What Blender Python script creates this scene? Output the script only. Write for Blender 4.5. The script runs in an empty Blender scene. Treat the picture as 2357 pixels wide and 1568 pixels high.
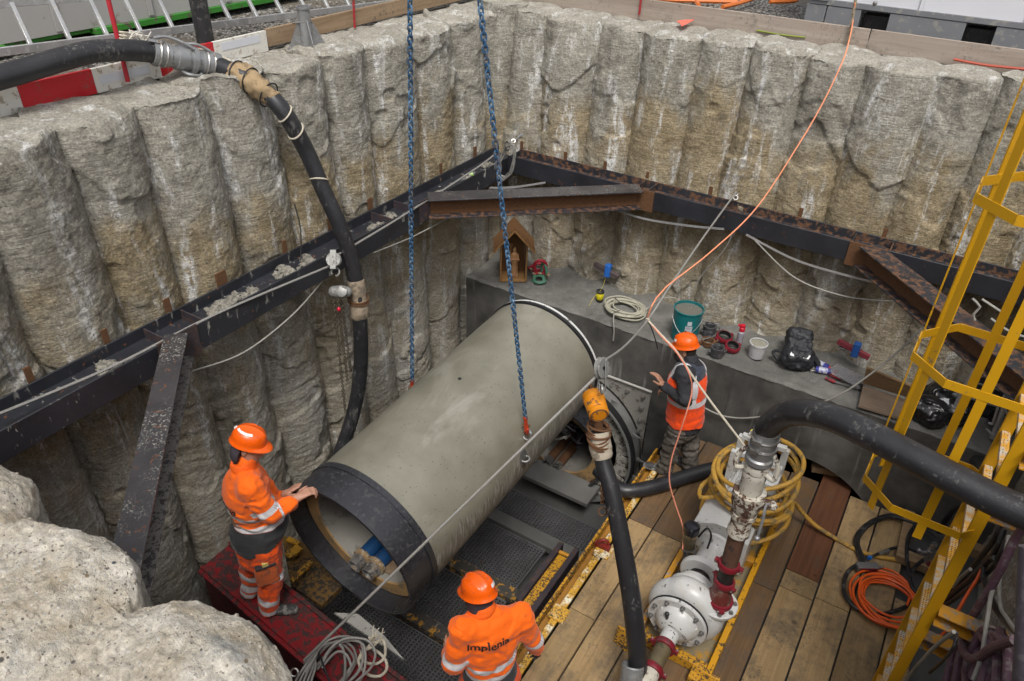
import bpy, bmesh, math, random
import numpy as np
from mathutils import Vector, Matrix
from mathutils.bvhtree import BVHTree
PI = math.pi
SC = bpy.context.scene
COL = SC.collection
rad = math.radians
random.seed(7)

# ------------------------------------------------------------------ camera
IW, IH = 2357.0, 1568.0          # pixel frame the survey of the photo was made in
FPX = 1739.5
AZ, PT, RL = rad(-30.887), rad(33.899), rad(1.996)
CAM = np.array([0.0, 0.0, 5.6])
_f = np.array([math.sin(AZ)*math.cos(PT), math.cos(AZ)*math.cos(PT), -math.sin(PT)])
_r0 = np.array([math.cos(AZ), -math.sin(AZ), 0.0]); _u0 = np.cross(_r0, _f)
_r = _r0*math.cos(RL) + _u0*math.sin(RL); _u = -_r0*math.sin(RL) + _u0*math.cos(RL)
cam = bpy.data.cameras.new('camera'); cam.sensor_width = 36; cam.lens = FPX/IW*36
cam.clip_start = 0.05; cam.clip_end = 500
cam_o = bpy.data.objects.new('camera', cam); COL.objects.link(cam_o)
cam_o.matrix_world = Matrix(((_r[0], _u[0], -_f[0], CAM[0]), (_r[1], _u[1], -_f[1], CAM[1]), (_r[2], _u[2], -_f[2], CAM[2]), (0, 0, 0, 1)))
SC.camera = cam_o

# ------------------------------------------------------------------ sky, sun, exposure
SUN_EL, SUN_AZ = rad(60), rad(148)
w = bpy.data.worlds.new('World'); SC.world = w; w.use_nodes = True
nt = w.node_tree; bg = nt.nodes['Background']
sky = nt.nodes.new('ShaderNodeTexSky'); sky.sky_type = 'NISHITA'; sky.sun_disc = False
sky.sun_elevation = SUN_EL; sky.sun_rotation = SUN_AZ; sky.dust_density = 4.0; sky.air_density = 1.0; sky.ozone_density = 1.0
hs = nt.nodes.new('ShaderNodeHueSaturation'); hs.inputs['Saturation'].default_value = 0.22
nt.links.new(sky.outputs[0], hs.inputs['Color']); nt.links.new(hs.outputs[0], bg.inputs['Color'])
bg.inputs['Strength'].default_value = 0.13
sl = bpy.data.lights.new('sun', 'SUN'); sl.energy = 1.45; sl.angle = rad(16); sl.color = (1.0, 0.96, 0.9)
so = bpy.data.objects.new('sun', sl); COL.objects.link(so)
_sd = Vector((math.sin(SUN_AZ)*math.cos(SUN_EL), math.cos(SUN_AZ)*math.cos(SUN_EL), math.sin(SUN_EL)))
so.rotation_euler = _sd.to_track_quat('Z', 'Y').to_euler()
SC.view_settings.view_transform = 'Standard'; SC.view_settings.look = 'None'
SC.view_settings.exposure = 0.56; SC.view_settings.gamma = 1.0

# ------------------------------------------------------------------ survey helpers
def at(u, v, ax, val):
    """world point where the sight line through survey pixel (u,v) meets the plane axis=val"""
    d = _f + _r*(u-IW/2)/FPX - _u*(v-IH/2)/FPX
    return CAM + d*((val-CAM[ax])/d[ax])
ZR = {'a': (0, 0, .3418), 'b': (776.8, 0, .3418), 'c': (1553.6, 0, .3412), 'd': (0, 518, .3418), 'e': (776.8, 518, .3418),
      'f': (1553.6, 518, .3412), 'g': (0, 1033, .3418), 'h': (776.8, 1033, .3418), 'i': (1553.6, 1033, .3412),
      'j': (1899, 690.5, .2936), 'k': (1899, 1107.7, .2936), 'l': (1438.6, 920.7, .2202), 'm': (1409.8, 1222.8, .2202),
      'n': (1179.7, 776.8, .2569), 'o': (1007, 1280.3, .1835), 'p': (471.9, 955.2, .301), 'q': (1438.6, 736.6, .2422),
      'r': (633, 1409.8, .1343), 's': (1496.1, 661.8, .2202), 't': (661.8, 1064.6, .2386), 'u': (1093.3, 489.1, .1651), 'V': (0, 0, 1.0)}
def P(reg, x, y, ax, val):
    o = ZR[reg]; return at(o[0]+o[2]*x, o[1]+o[2]*y, ax, val)
def PP(reg, pts, ax, val):
    return [P(reg, x, y, ax, val) for x, y in pts]
def V3(p): return np.array(p, float)

# ------------------------------------------------------------------ noise (numpy)
def _hash(i, j, k, seed):
    h = (i*374761393 + j*668265263 + k*2147483647 + seed*144269) & 0xFFFFFFFF
    h = ((h ^ (h >> 13))*1274126177) & 0xFFFFFFFF
    h = ((h ^ (h >> 16))*2246822519) & 0xFFFFFFFF
    return ((h ^ (h >> 15)) & 0xFFFF)/32767.5 - 1.0
def noise3(p, seed=0):
    p = np.asarray(p, float); f = np.floor(p); t = p-f; f = f.astype(np.int64); t = t*t*t*(t*(t*6-15)+10)
    r = 0
    for a in (0, 1):
        wx = t[..., 0] if a else 1-t[..., 0]
        for b in (0, 1):
            wy = t[..., 1] if b else 1-t[..., 1]
            for c in (0, 1):
                wz = t[..., 2] if c else 1-t[..., 2]
                r = r + wx*wy*wz*_hash(f[..., 0]+a, f[..., 1]+b, f[..., 2]+c, seed)
    return r
def fbm(p, oct=4, seed=0, gain=.5):
    a, s, r = 1.0, 1.0, 0
    for o in range(oct):
        r = r + a*noise3(np.asarray(p)*s + 17.3*o, seed+o); a *= gain; s *= 2.03
    return r

# ------------------------------------------------------------------ mesh builder
def frame_from(d, up=(0, 0, 1)):
    z = V3(d)/np.linalg.norm(d); x = np.cross(up, z)
    if np.linalg.norm(x) < 1e-4: x = np.cross((0, 1, 0), z)
    x /= np.linalg.norm(x); return x, np.cross(z, x), z
def spline(pts, step=.05, closed=False):
    P_ = [V3(p) for p in pts]; n = len(P_); out = []
    rng = range(n if closed else n-1)
    for i in rng:
        if closed: a, b, c, d = P_[(i-1) % n], P_[i], P_[(i+1) % n], P_[(i+2) % n]
        else: a, b, c, d = P_[max(i-1, 0)], P_[i], P_[i+1], P_[min(i+2, n-1)]
        m = max(2, int(np.linalg.norm(c-b)/step))
        for k in range(m):
            t = k/m; out.append(.5*((2*b)+(c-a)*t+(2*a-5*b+4*c-d)*t*t+(3*b-a-3*c+d)*t**3))
    if not closed: out.append(P_[-1])
    return out
class MB:
    def __init__(s): s.v = []; s.f = []
    def add(s, v, f):
        o = len(s.v); s.v += [tuple(map(float, p)) for p in v]; s.f += [tuple(o+i for i in q) for q in f]; return s
    def box(s, c, size, R=None):
        c = V3(c); hx, hy, hz = [q/2 for q in size]; R = np.eye(3) if R is None else R
        v = [c+R@V3((x*hx, y*hy, z*hz)) for x in (-1, 1) for y in (-1, 1) for z in (-1, 1)]
        return s.add(v, [(0, 1, 3, 2), (4, 6, 7, 5), (0, 4, 5, 1), (2, 3, 7, 6), (0, 2, 6, 4), (1, 5, 7, 3)])
    def beam(s, a, b, w, h, up=(0, 0, 1)):
        """bar from a to b, w across, h along up"""
        a, b = V3(a), V3(b); x, y, z = frame_from(b-a, up)
        return s.box((a+b)/2, (w, h, np.linalg.norm(b-a)), np.array([x, y, z]).T)
    def tube(s, path, r, n=10, cap=True, closed=False, flat=None):
        path = [V3(p) for p in path]; m = len(path)
        if m < 2: return s
        rr = r if hasattr(r, '__len__') else [r]*m
        T = []
        for i in range(m):
            if closed: t = path[(i+1) % m]-path[i-1]
            else: t = path[min(i+1, m-1)]-path[max(i-1, 0)]
            l = np.linalg.norm(t); T.append(t/l if l > 1e-9 else V3((0, 0, 1)))
        x, y, _ = frame_from(T[0]); v = []; f = []
        for i in range(m):
            x = x-T[i]*(x@T[i]); x /= max(np.linalg.norm(x), 1e-9); y = np.cross(T[i], x)
            for k in range(n):
                a = 2*PI*k/n; v.append(path[i]+rr[i]*(math.cos(a)*x+(flat or 1)*math.sin(a)*y))
        for i in range(m if closed else m-1):
            j = (i+1) % m
            for k in range(n): f.append((i*n+k, i*n+(k+1) % n, j*n+(k+1) % n, j*n+k))
        if cap and not closed: f.append(tuple(range(n))[::-1]); f.append(tuple((m-1)*n+k for k in range(n)))
        return s.add(v, f)
    def cyl(s, a, b, r, n=16, r2=None): return s.tube([a, b], [r, r if r2 is None else r2], n)
    def lathe(s, prof, o, axis=(0, 0, 1), n=24, ref=None, a0=0, a1=2*PI):
        """prof: list of (radius, height)"""
        x, y, z = frame_from(axis, ref if ref is not None else (0, 0, 1)); o = V3(o); full = abs(a1-a0-2*PI) < 1e-6
        m = n if full else n+1; v = []; f = []
        for r, h in prof:
            for k in range(m):
                a = a0+(a1-a0)*k/n; v.append(o+z*h+r*(math.cos(a)*x+math.sin(a)*y))
        for i in range(len(prof)-1):
            for k in range(n): f.append((i*m+k, i*m+(k+1) % m, (i+1)*m+(k+1) % m, (i+1)*m+k))
        return s.add(v, f)
    def prism(s, pts, d):
        """closed outline (3D points) pushed along d"""
        n = len(pts); d = V3(d); v = [V3(p) for p in pts]+[V3(p)+d for p in pts]
        nrm = sum((np.cross(v[i], v[(i+1) % n]) for i in range(n)), np.zeros(3))
        f = [tuple(range(n)), tuple(range(2*n-1, n-1, -1))]+[(i, i+n, (i+1) % n+n, (i+1) % n) for i in range(n)]
        if nrm@d > 0: f = [q[::-1] for q in f]
        return s.add(v, f)
    def ell(s, c, r, R=None, n=12):
        R = np.eye(3) if R is None else R; c = V3(c); v = []; f = []; m = n*2
        for i in range(n+1):
            t = PI*i/n
            for k in range(m):
                a = 2*PI*k/m; v.append(c+R@V3((r[0]*math.sin(t)*math.cos(a), r[1]*math.sin(t)*math.sin(a), r[2]*math.cos(t))))
        for i in range(n):
            for k in range(m): f.append((i*m+k, (i+1)*m+k, (i+1)*m+(k+1) % m, i*m+(k+1) % m))
        return s.add(v, f)
    def torus(s, c, R_, r, axis=(0, 0, 1), n=28, k=8, a0=0, a1=2*PI):
        x, y, z = frame_from(axis); full = abs(a1-a0-2*PI) < 1e-6
        p = [V3(c)+R_*(math.cos(a0+(a1-a0)*i/n)*x+math.sin(a0+(a1-a0)*i/n)*y) for i in range(n if full else n+1)]
        return s.tube(p, r, k, closed=full)
    def bolt(s, c, axis, r=.012, h=.01):
        x, y, z = frame_from(axis); c = V3(c)
        s.tube([c, c+z*h*.35], r*1.5, 10); s.tube([c+z*h*.35, c+z*h*1.3], r, 6); return s
    def grid(s, A):
        """A: (rows, cols, 3)"""
        R_, C_ = A.shape[:2]; f = [(i*C_+j, i*C_+j+1, (i+1)*C_+j+1, (i+1)*C_+j) for i in range(R_-1) for j in range(C_-1)]
        return s.add(A.reshape(-1, 3), f)
    def build(s, name, mat, parent=None, bevel=0, sharp=35, attrs=None):
        off = V3(parent['_o']) if parent is not None and '_o' in parent else np.zeros(3)
        me = bpy.data.meshes.new(name)
        v = (np.array(s.v)-off) if len(s.v) else np.zeros((0, 3))
        me.from_pydata(v.tolist(), [], s.f); me.update()
        return finish(name, me, mat, parent, bevel, sharp, attrs)
def finish(name, me, mat, parent=None, bevel=0, sharp=35, attrs=None):
    me.materials.append(mat)
    bm = bmesh.new(); bm.from_mesh(me)
    if attrs is None: bmesh.ops.recalc_face_normals(bm, faces=bm.faces)
    bm.to_mesh(me); bm.free()
    me.shade_smooth()
    if sharp < 180: me.set_sharp_from_angle(angle=rad(sharp))
    if attrs:
        for k, val in attrs.items():
            a = me.attributes.new(k, 'FLOAT', 'POINT'); a.data.foreach_set('value', np.asarray(val, np.float32))
    o = bpy.data.objects.new(name, me); COL.objects.link(o)
    if parent is not None: o.parent = parent
    if bevel:
        b = o.modifiers.new('edge', 'BEVEL'); b.width = bevel; b.segments = 2; b.limit_method = 'ANGLE'; b.angle_limit = rad(40)
    if parent is not None and '_o' in parent: o['_o'] = tuple(parent['_o'])
    return o
def fast_grid(name, A, mat, parent=None, wrap=False, sharp=180):
    """big grid mesh straight from numpy"""
    off = V3(parent['_o']) if parent is not None and '_o' in parent else np.zeros(3)
    R_, C_ = A.shape[:2]; V = (A.reshape(-1, 3)-off).astype(np.float32)
    i, j = np.meshgrid(np.arange(R_-1), np.arange(C_ if wrap else C_-1), indexing='ij'); j2 = (j+1) % C_
    F = np.stack([i*C_+j, i*C_+j2, (i+1)*C_+j2, (i+1)*C_+j], -1).reshape(-1, 4)
    return finish(name, np_mesh(name, V, F), mat, parent, 0, sharp, attrs={})
def np_mesh(name, V, F):
    me = bpy.data.meshes.new(name); n = len(F); k = F.shape[1]
    me.vertices.add(len(V)); me.vertices.foreach_set('co', V.astype(np.float32).ravel())
    me.loops.add(n*k); me.loops.foreach_set('vertex_index', F.astype(np.int32).ravel())
    me.polygons.add(n); me.polygons.foreach_set('loop_start', np.arange(0, n*k, k, dtype=np.int32))
    me.update(calc_edges=True); me.validate(); return me
def tag(o, label, cat, group=None):
    o['label'] = label; o['category'] = cat
    if group: o['group'] = group
    return o
def thing(name, label, cat, loc, group=None):
    o = bpy.data.objects.new(name, None); COL.objects.link(o); o.empty_display_size = .1
    o.location = [float(q) for q in loc]; o['_o'] = tuple(float(q) for q in loc); return tag(o, label, cat, group)
def struct(o): o['kind'] = 'structure'; return o
def dup(o, parent=None, loc=None):
    c = o.copy(); COL.objects.link(c)
    if parent is not None: c.parent = parent
    if loc is not None: c.location = loc
    for ch in list(o.children): dup(ch, c)
    return c

# ------------------------------------------------------------------ signed distance bodies
class SDF:
    def __init__(s): s.p = []
    def cone(s, a, b, ra, rb, k=.03): s.p.append(('c', V3(a), V3(b), ra, rb, k)); return s
    def ell(s, c, r, R=None, k=.03): s.p.append(('e', V3(c), V3(r), np.eye(3) if R is None else R, 0, k)); return s
    def box(s, c, h, R=None, rr=.02, k=.02): s.p.append(('b', V3(c), V3(h), np.eye(3) if R is None else R, rr, k)); return s
    def cut(s, kind, *a): s.p.append(('-'+kind,)+a); return s
    def _d(s, q, P):
        t = q[0].lstrip('-')
        if t == 'c':
            ab = q[2]-q[1]; h = np.clip(((P-q[1])@ab)/(ab@ab+1e-12), 0, 1)
            return np.linalg.norm(P-q[1]-h[..., None]*ab, axis=-1)-(q[3]+(q[4]-q[3])*h)
        if t == 'e':
            L = (P-q[1])@q[3]; k0 = np.linalg.norm(L/q[2], axis=-1); k1 = np.linalg.norm(L/(q[2]**2), axis=-1)+1e-9
            return k0*(k0-1)/k1
        L = np.abs((P-q[1])@q[3])-(q[2]-q[4])
        return np.linalg.norm(np.maximum(L, 0), axis=-1)+np.minimum(L.max(-1), 0)-q[4]
    def ev(s, P):
        d = None
        for q in s.p:
            e = s._d(q, P)
            if q[0][0] == '-': k = q[5]; h = np.clip(.5-.5*(d+e)/k, 0, 1); d = d+(-e-d)*h+k*h*(1-h); continue
            if d is None: d = e; continue
            k = q[5]; h = np.clip(.5+.5*(d-e)/k, 0, 1); d = d+(e-d)*h-k*h*(1-h)
        return d
    def bounds(s):
        lo = np.full(3, 1e9); hi = -lo
        for q in s.p:
            if q[0] == 'c':
                for c, r in ((q[1], q[3]), (q[2], q[4])): lo = np.minimum(lo, c-r); hi = np.maximum(hi, c+r)
            elif q[0] in 'eb':
                m = np.abs(q[3])@q[2] if q[0] == 'b' else np.full(3, max(q[2])); lo = np.minimum(lo, q[1]-m); hi = np.maximum(hi, q[1]+m)
        return lo-.04, hi+.04
    def mesh(s, vox=.012, disp=None, clip=None):
        lo, hi = s.bounds(); n = np.ceil((hi-lo)/vox).astype(int)+1
        g = [lo[i]+vox*np.arange(n[i]) for i in range(3)]
        D = np.full(n, 1.0)
        for q in s.p:                      # evaluate every piece only in its own neighbourhood
            if q[0].lstrip('-') == 'c': l = np.minimum(q[1]-q[3], q[2]-q[4]); h = np.maximum(q[1]+q[3], q[2]+q[4])
            else: m = np.abs(q[3])@q[2]; l = q[1]-m; h = q[1]+m
            i0 = np.clip(((l-q[5]-.05-lo)/vox).astype(int), 0, n-1); i1 = np.clip(((h+q[5]+.05-lo)/vox).astype(int)+2, 1, n)
            sl = tuple(slice(a, b) for a, b in zip(i0, i1)); G = np.stack(np.meshgrid(*[g[i][sl[i]] for i in range(3)], indexing='ij'), -1)
            d = D[sl]; e = s._d(q, G); k = q[5]
            if q[0][0] == '-': t = np.clip(.5-.5*(d+e)/k, 0, 1); D[sl] = d+(-e-d)*t+k*t*(1-t)
            else: t = np.clip(.5+.5*(d-e)/k, 0, 1); D[sl] = d+(e-d)*t-k*t*(1-t)
        if clip is not None or disp is not None:
            G = np.stack(np.meshgrid(*g, indexing='ij'), -1)
            if clip is not None: D = np.maximum(D, clip(G))
            if disp is not None: m = np.abs(D) < .04; D[m] = D[m]+disp(G[m])
        return nets(D, lo, vox)
def nets(D, lo, vox):
    n = np.array(D.shape); S = D < 0
    cell = np.zeros(n-1, int)
    cs = [(a, b, c) for a in (0, 1) for b in (0, 1) for c in (0, 1)]
    sl_ = lambda c: tuple(slice(c[i], n[i]-1+c[i]) for i in range(3))
    cnt = sum(S[sl_(c)].astype(int) for c in cs); act = (cnt > 0) & (cnt < 8)
    acc = np.zeros(tuple(n-1)+(3,)); num = np.zeros(n-1)
    for i, a in enumerate(cs):
        for ax in range(3):
            if a[ax]: continue
            b = list(a); b[ax] = 1; b = tuple(b)
            d0, d1 = D[sl_(a)], D[sl_(b)]; x = (d0 < 0) != (d1 < 0)
            t = np.where(x, d0/np.where(x, d0-d1, 1), 0)
            p = np.zeros(acc.shape); p[...] = a; p[..., ax] += t
            acc += p*x[..., None]; num += x
    idx = -np.ones(n-1, int); A = np.argwhere(act); idx[act] = np.arange(len(A))
    V = (A+acc[act]/num[act][:, None])*vox+lo
    F = []
    for ax in range(3):
        o = [q for q in range(3) if q != ax]
        s0 = [slice(None)]*3; s1 = [slice(None)]*3; s0[ax] = slice(0, -1); s1[ax] = slice(1, None)
        x = S[tuple(s0)] != S[tuple(s1)]; E = np.argwhere(x)
        E = E[(E[:, o[0]] > 0) & (E[:, o[1]] > 0) & (E[:, o[0]] < n[o[0]]-1) & (E[:, o[1]] < n[o[1]]-1)]
        ins = S[tuple(E.T)]
        q = []
        for da, db in ((-1, -1), (0, -1), (0, 0), (-1, 0)):
            e = E.copy(); e[:, o[0]] += da; e[:, o[1]] += db; q.append(idx[tuple(e.T)])
        Q = np.stack(q, 1); flip = ins if ax != 1 else ~ins
        Q[~flip] = Q[~flip][:, ::-1]; F.append(Q)
    return V, np.concatenate(F)
def smooth_v(V, F, it=2, lam=.5):
    for _ in range(it):
        acc = np.zeros_like(V); c = np.zeros(len(V))
        for a in range(4):
            b = (a+1) % 4; np.add.at(acc, F[:, a], V[F[:, b]]); np.add.at(c, F[:, a], 1)
            np.add.at(acc, F[:, b], V[F[:, a]]); np.add.at(c, F[:, b], 1)
        V = V+(acc/np.maximum(c, 1)[:, None]-V)*lam
    return V
def blob(name, sdf, mat, parent=None, vox=.012, disp=None, clip=None, smooth=1, attr=None):
    V, F = sdf.mesh(vox, disp, clip)
    if smooth: V = smooth_v(V, F, smooth)
    at_ = attr(V) if attr else {}
    off = V3(parent['_o']) if parent is not None and '_o' in parent else np.zeros(3)
    return finish(name, np_mesh(name, V-off, F), mat, parent, 0, 180, attrs=at_)

# ------------------------------------------------------------------ materials
def sock(nt, v):
    return v
class NT:
    def __init__(s, name):
        s.m = bpy.data.materials.new(name); s.m.use_nodes = True; s.t = s.m.node_tree; s.b = s.t.nodes['Principled BSDF']
        s.geo = None; s.obj = None
    def n(s, typ, **k):
        x = s.t.nodes.new(typ)
        for a, b in k.items(): setattr(x, a, b)
        return x
    def put(s, inp, v):
        if isinstance(v, bpy.types.NodeSocket): s.t.links.new(v, inp)
        elif isinstance(v, (tuple, list)): inp.default_value = tuple(v)+(1,) if len(v) == 3 and len(inp.default_value) == 4 else v
        else: inp.default_value = v
    def pos(s, scale=(1, 1, 1), obj=False, rot=(0, 0, 0)):
        if obj:
            if not s.obj: s.obj = s.n('ShaderNodeTexCoord').outputs['Object']
            src = s.obj
        else:
            if not s.geo: s.geo = s.n('ShaderNodeNewGeometry').outputs['Position']
            src = s.geo
        if scale == (1, 1, 1) and rot == (0, 0, 0): return src
        m = s.n('ShaderNodeMapping'); s.put(m.inputs['Vector'], src); m.inputs['Scale'].default_value = scale; m.inputs['Rotation'].default_value = rot
        return m.outputs[0]
    def noise(s, scale, detail=4, rough=.55, vec=None, dist=0):
        x = s.n('ShaderNodeTexNoise'); x.inputs['Scale'].default_value = scale; x.inputs['Detail'].default_value = detail
        x.inputs['Roughness'].default_value = rough; x.inputs['Distortion'].default_value = dist
        s.put(x.inputs['Vector'], vec if vec is not None else s.pos()); return x.outputs['Fac']
    def vor(s, scale, vec=None, feature='F1'):
        x = s.n('ShaderNodeTexVoronoi', feature=feature); x.inputs['Scale'].default_value = scale
        s.put(x.inputs['Vector'], vec if vec is not None else s.pos()); return x
    def math(s, op, a, b=0.0, c=None):
        x = s.n('ShaderNodeMath', operation=op); s.put(x.inputs[0], a); s.put(x.inputs[1], b)
        if c is not None: s.put(x.inputs[2], c)
        return x.outputs[0]
    def ramp(s, v, lo, hi, a=0.0, b=1.0):
        x = s.n('ShaderNodeMapRange'); s.put(x.inputs[0], v); x.inputs[1].default_value = lo; x.inputs[2].default_value = hi
        x.inputs[3].default_value = a; x.inputs[4].default_value = b; return x.outputs[0]
    def mix(s, f, a, b, op='MIX'):
        x = s.n('ShaderNodeMix', data_type='RGBA', blend_type=op); s.put(x.inputs[0], f); s.put(x.inputs[6], a); s.put(x.inputs[7], b); return x.outputs[2]
    def rnd(s): return s.n('ShaderNodeObjectInfo').outputs['Random']
    def attr(s, n): return s.n('ShaderNodeAttribute', attribute_name=n).outputs['Fac']
    def xyz(s, v=None):
        x = s.n('ShaderNodeSeparateXYZ'); s.put(x.inputs[0], v if v is not None else s.pos()); return x.outputs
    def hsv(s, c, h=.5, sa=1.0, v=1.0):
        x = s.n('ShaderNodeHueSaturation'); s.put(x.inputs['Hue'], h); s.put(x.inputs['Saturation'], sa); s.put(x.inputs['Value'], v); s.put(x.inputs['Color'], c); return x.outputs[0]
    def bump(s, h, strength=.3, dist=.01):
        x = s.n('ShaderNodeBump'); x.inputs['Strength'].default_value = strength; x.inputs['Distance'].default_value = dist
        s.put(x.inputs['Height'], h); s.t.links.new(x.outputs[0], s.b.inputs['Normal'])
    def out(s, col, rough=.6, metal=0.0, spec=.5):
        s.put(s.b.inputs['Base Color'], col); s.put(s.b.inputs['Roughness'], rough); s.put(s.b.inputs['Metallic'], metal)
        s.b.inputs['Specular IOR Level'].default_value = spec; return s.m
def simple(name, c, rough=.5, metal=0.0, var=.25, vs=8, dirt=None, dirt_amt=.0, dscale=12, bump=.0, bscale=60, spec=.5, dlo=.5):
    """one-colour material with tone variation, optional dirt/wear patches and fine bump"""
    t = NT(name); n = t.noise(vs, 4, .6)
    col = t.mix(n, tuple(q*(1-var) for q in c), tuple(min(1, q*(1+var)) for q in c)); ro = t.ramp(n, .3, .7, max(0, rough-.1), min(1, rough+.1))
    mt = metal
    if dirt:
        d = t.noise(dscale, 7, .7); k = t.ramp(d, dlo+.12-.3*dirt_amt, dlo+.17-.3*dirt_amt)
        col = t.mix(k, col, dirt); ro = t.mix(k, ro, (.85, .85, .85))
        if metal: mt = t.math('MULTIPLY', t.math('SUBTRACT', 1.0, k), metal)
    if bump: t.bump(t.noise(bscale, 5, .6), bump, .006)
    return t.out(col, ro, mt, spec)
# ------------------------------------------------------------------ material library
def m_pile(name, warm=.5, top=False):
    t = NT(name); x, y, z = t.xyz()
    n1 = t.noise(1.4, 4, .6); n2 = t.noise(6, 6, .68); n3 = t.noise(52, 5, .75); r = t.rnd()
    base = t.mix(t.ramp(n2, .32, .68), (.225, .208, .168), (.40, .375, .315))
    och = t.mix(t.ramp(n2, .32, .68), (.205, .157, .085), (.385, .312, .195))
    # the drill brought up ochre soil: mostly below the dry, grey top metre
    zz = t.ramp(t.math('ADD', z, t.math('MULTIPLY', n1, 1.6)), 4.5, 3.7, 0, .35)
    k = t.ramp(t.math('ADD', t.math('ADD', t.noise(2.3, 5, .62, t.pos((1, 1, .6)), .4), zz), t.math('MULTIPLY', r, .12)), .86-.25*warm, 1.06-.25*warm)
    c = t.mix(k, base, och)
    # efflorescence runs: stretched down the face, broken by finer noise
    st = t.noise(6, 5, .62, t.pos((1.0, 1.0, .14)), .35); br = t.noise(18, 6, .75, t.pos((1, 1, .5)), .6)
    e = t.math('MULTIPLY', t.ramp(st, .54, .63), t.ramp(br, .42, .55)); c = t.mix(t.math('MULTIPLY', e, .85), c, (.66, .655, .635))
    dk = t.ramp(t.noise(5, 4, .6, t.pos((1, 1, .12)), .3), .58, .70); c = t.mix(t.math('MULTIPLY', dk, .4), c, (.11, .10, .085))
    dp = t.ramp(t.noise(2.1, 5, .62, t.pos((1, 1, .6))), .58, .67); c = t.mix(t.math('MULTIPLY', dp, .5), c, (.14, .122, .09))
    mud = t.ramp(t.math('ADD', z, t.math('MULTIPLY', n1, 1.6)), 2.9, 1.3); c = t.mix(t.math('MULTIPLY', mud, t.ramp(n2, .3, .7, .3, .8)), c, (.37, .355, .315))  # slurry grey low on the walls, paled to stand in for missing fill light
    if top:
        v = t.vor(30); pb = t.math('MULTIPLY', t.ramp(v.outputs['Distance'], .24, .16), t.ramp(t.xyz(v.outputs['Color'])[0], .86, .88))
        gc = t.mix(t.xyz(v.outputs['Color'])[1], (.07, .08, .10), (.30, .22, .13)); c = t.mix(t.ramp(n2, .36, .60), t.mix(n1, (.40, .32, .21), (.58, .51, .40)), (.72, .665, .57))
        c = t.mix(t.ramp(t.noise(3.2, 4, .6), .58, .7), c, (.30, .31, .31))
        c = t.mix(pb, c, gc)
        vs = t.vor(85); c = t.mix(t.math('MULTIPLY', t.ramp(vs.outputs['Distance'], .34, .22), t.ramp(t.xyz(vs.outputs['Color'])[0], .60, .62)), c, t.mix(t.xyz(vs.outputs['Color'])[2], (.13, .105, .075), (.70, .69, .66)))
    else:
        tp = t.ramp(t.math('ADD', z, t.math('MULTIPLY', n2, .4)), 3.95, 4.3); c = t.mix(t.math('MULTIPLY', tp, .5), c, (.40, .37, .315))
        v = t.vor(32); pb = t.math('MULTIPLY', t.ramp(v.outputs['Distance'], .26, .15), t.ramp(t.xyz(v.outputs['Color'])[0], .84, .86)); c = t.mix(pb, c, t.mix(t.xyz(v.outputs['Color'])[1], (.09, .095, .11), (.50, .48, .43)))
    c = t.hsv(c, .5, .92, t.ramp(n3, .28, .72, (.52 if not top else .55), (1.52 if not top else 1.3)))
    h = t.math('ADD', t.noise(42, 7, .76), t.math('MULTIPLY', t.noise(24, 4, .6, t.pos((.22, .22, 2.6)), .4), .55)); t.bump(h, 1.0, .021)
    return t.out(c, .94, 0, .2)
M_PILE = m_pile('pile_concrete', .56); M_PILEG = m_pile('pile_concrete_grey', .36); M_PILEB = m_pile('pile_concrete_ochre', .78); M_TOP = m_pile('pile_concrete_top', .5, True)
def m_ledge(name, dark):
    t = NT(name); n = t.noise(3, 6, .62); f = t.noise(40, 5, .7)
    a, b = ((.05, .048, .044), (.125, .12, .11)) if dark else ((.095, .092, .083), (.185, .18, .163))
    c = t.mix(t.ramp(n, .35, .68), a, b)
    if dark:
        st = t.noise(9, 4, .6, t.pos((1, 1, .06)), .2); c = t.mix(t.math('MULTIPLY', t.math('MULTIPLY', t.ramp(st, .58, .66), t.ramp(t.noise(.9, 3), .48, .6)), .5), c, (.32, .315, .30))
        c = t.mix(t.math('MULTIPLY', t.ramp(t.noise(5, 4, .6, t.pos((1, 1, .1))), .58, .7), .5), c, (.05, .05, .048))
    else:
        v = t.vor(60); c = t.mix(t.ramp(v.outputs['Distance'], .3, .1, 0, .5), c, t.mix(t.xyz(v.outputs['Color'])[0], (.08, .08, .08), (.5, .5, .48)))
        c = t.mix(t.math('MULTIPLY', t.ramp(t.noise(1.2, 4), .52, .62), .5), c, (.10, .098, .09))
    t.bump(f, .5 if not dark else .25, .012); return t.out(c, t.ramp(n, .3, .7, .45, .9) if dark else .9, 0, .35)
M_LEDGE = m_ledge('cast_concrete', True); M_LEDTOP = m_ledge('ledge_concrete_rough', False)
def m_steel(name, rust=.3, drip=.0, base=(.016, .017, .021), rustc=(.16, .06, .022), ds=16):
    t = NT(name); n = t.noise(18, 7, .7); l = t.noise(2.5, 4, .6)
    c = t.mix(t.ramp(l, .3, .7), base, tuple(q*1.9 for q in base))
    k = t.ramp(n, .66-.28*rust, .72-.28*rust); rc = t.mix(t.noise(40, 4, .6), tuple(q*.45 for q in rustc), tuple(q*1.6 for q in rustc)); c = t.mix(k, c, rc)
    ro = t.mix(k, (.42,)*3, (.9,)*3)
    if drip:
        d = t.math('MULTIPLY', t.ramp(t.noise(ds, 6, .7, t.pos((1, 1, .3 if ds < 30 else 1)), .3), .66-.06*drip, .70-.06*drip), t.ramp(t.noise(3, 3), .42, .60)); c = t.mix(d, c, (.30, .29, .26)); ro = t.mix(d, ro, (.95,)*3)
    t.bump(n, .25, .006); return t.out(c, ro, .0, .5)
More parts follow.
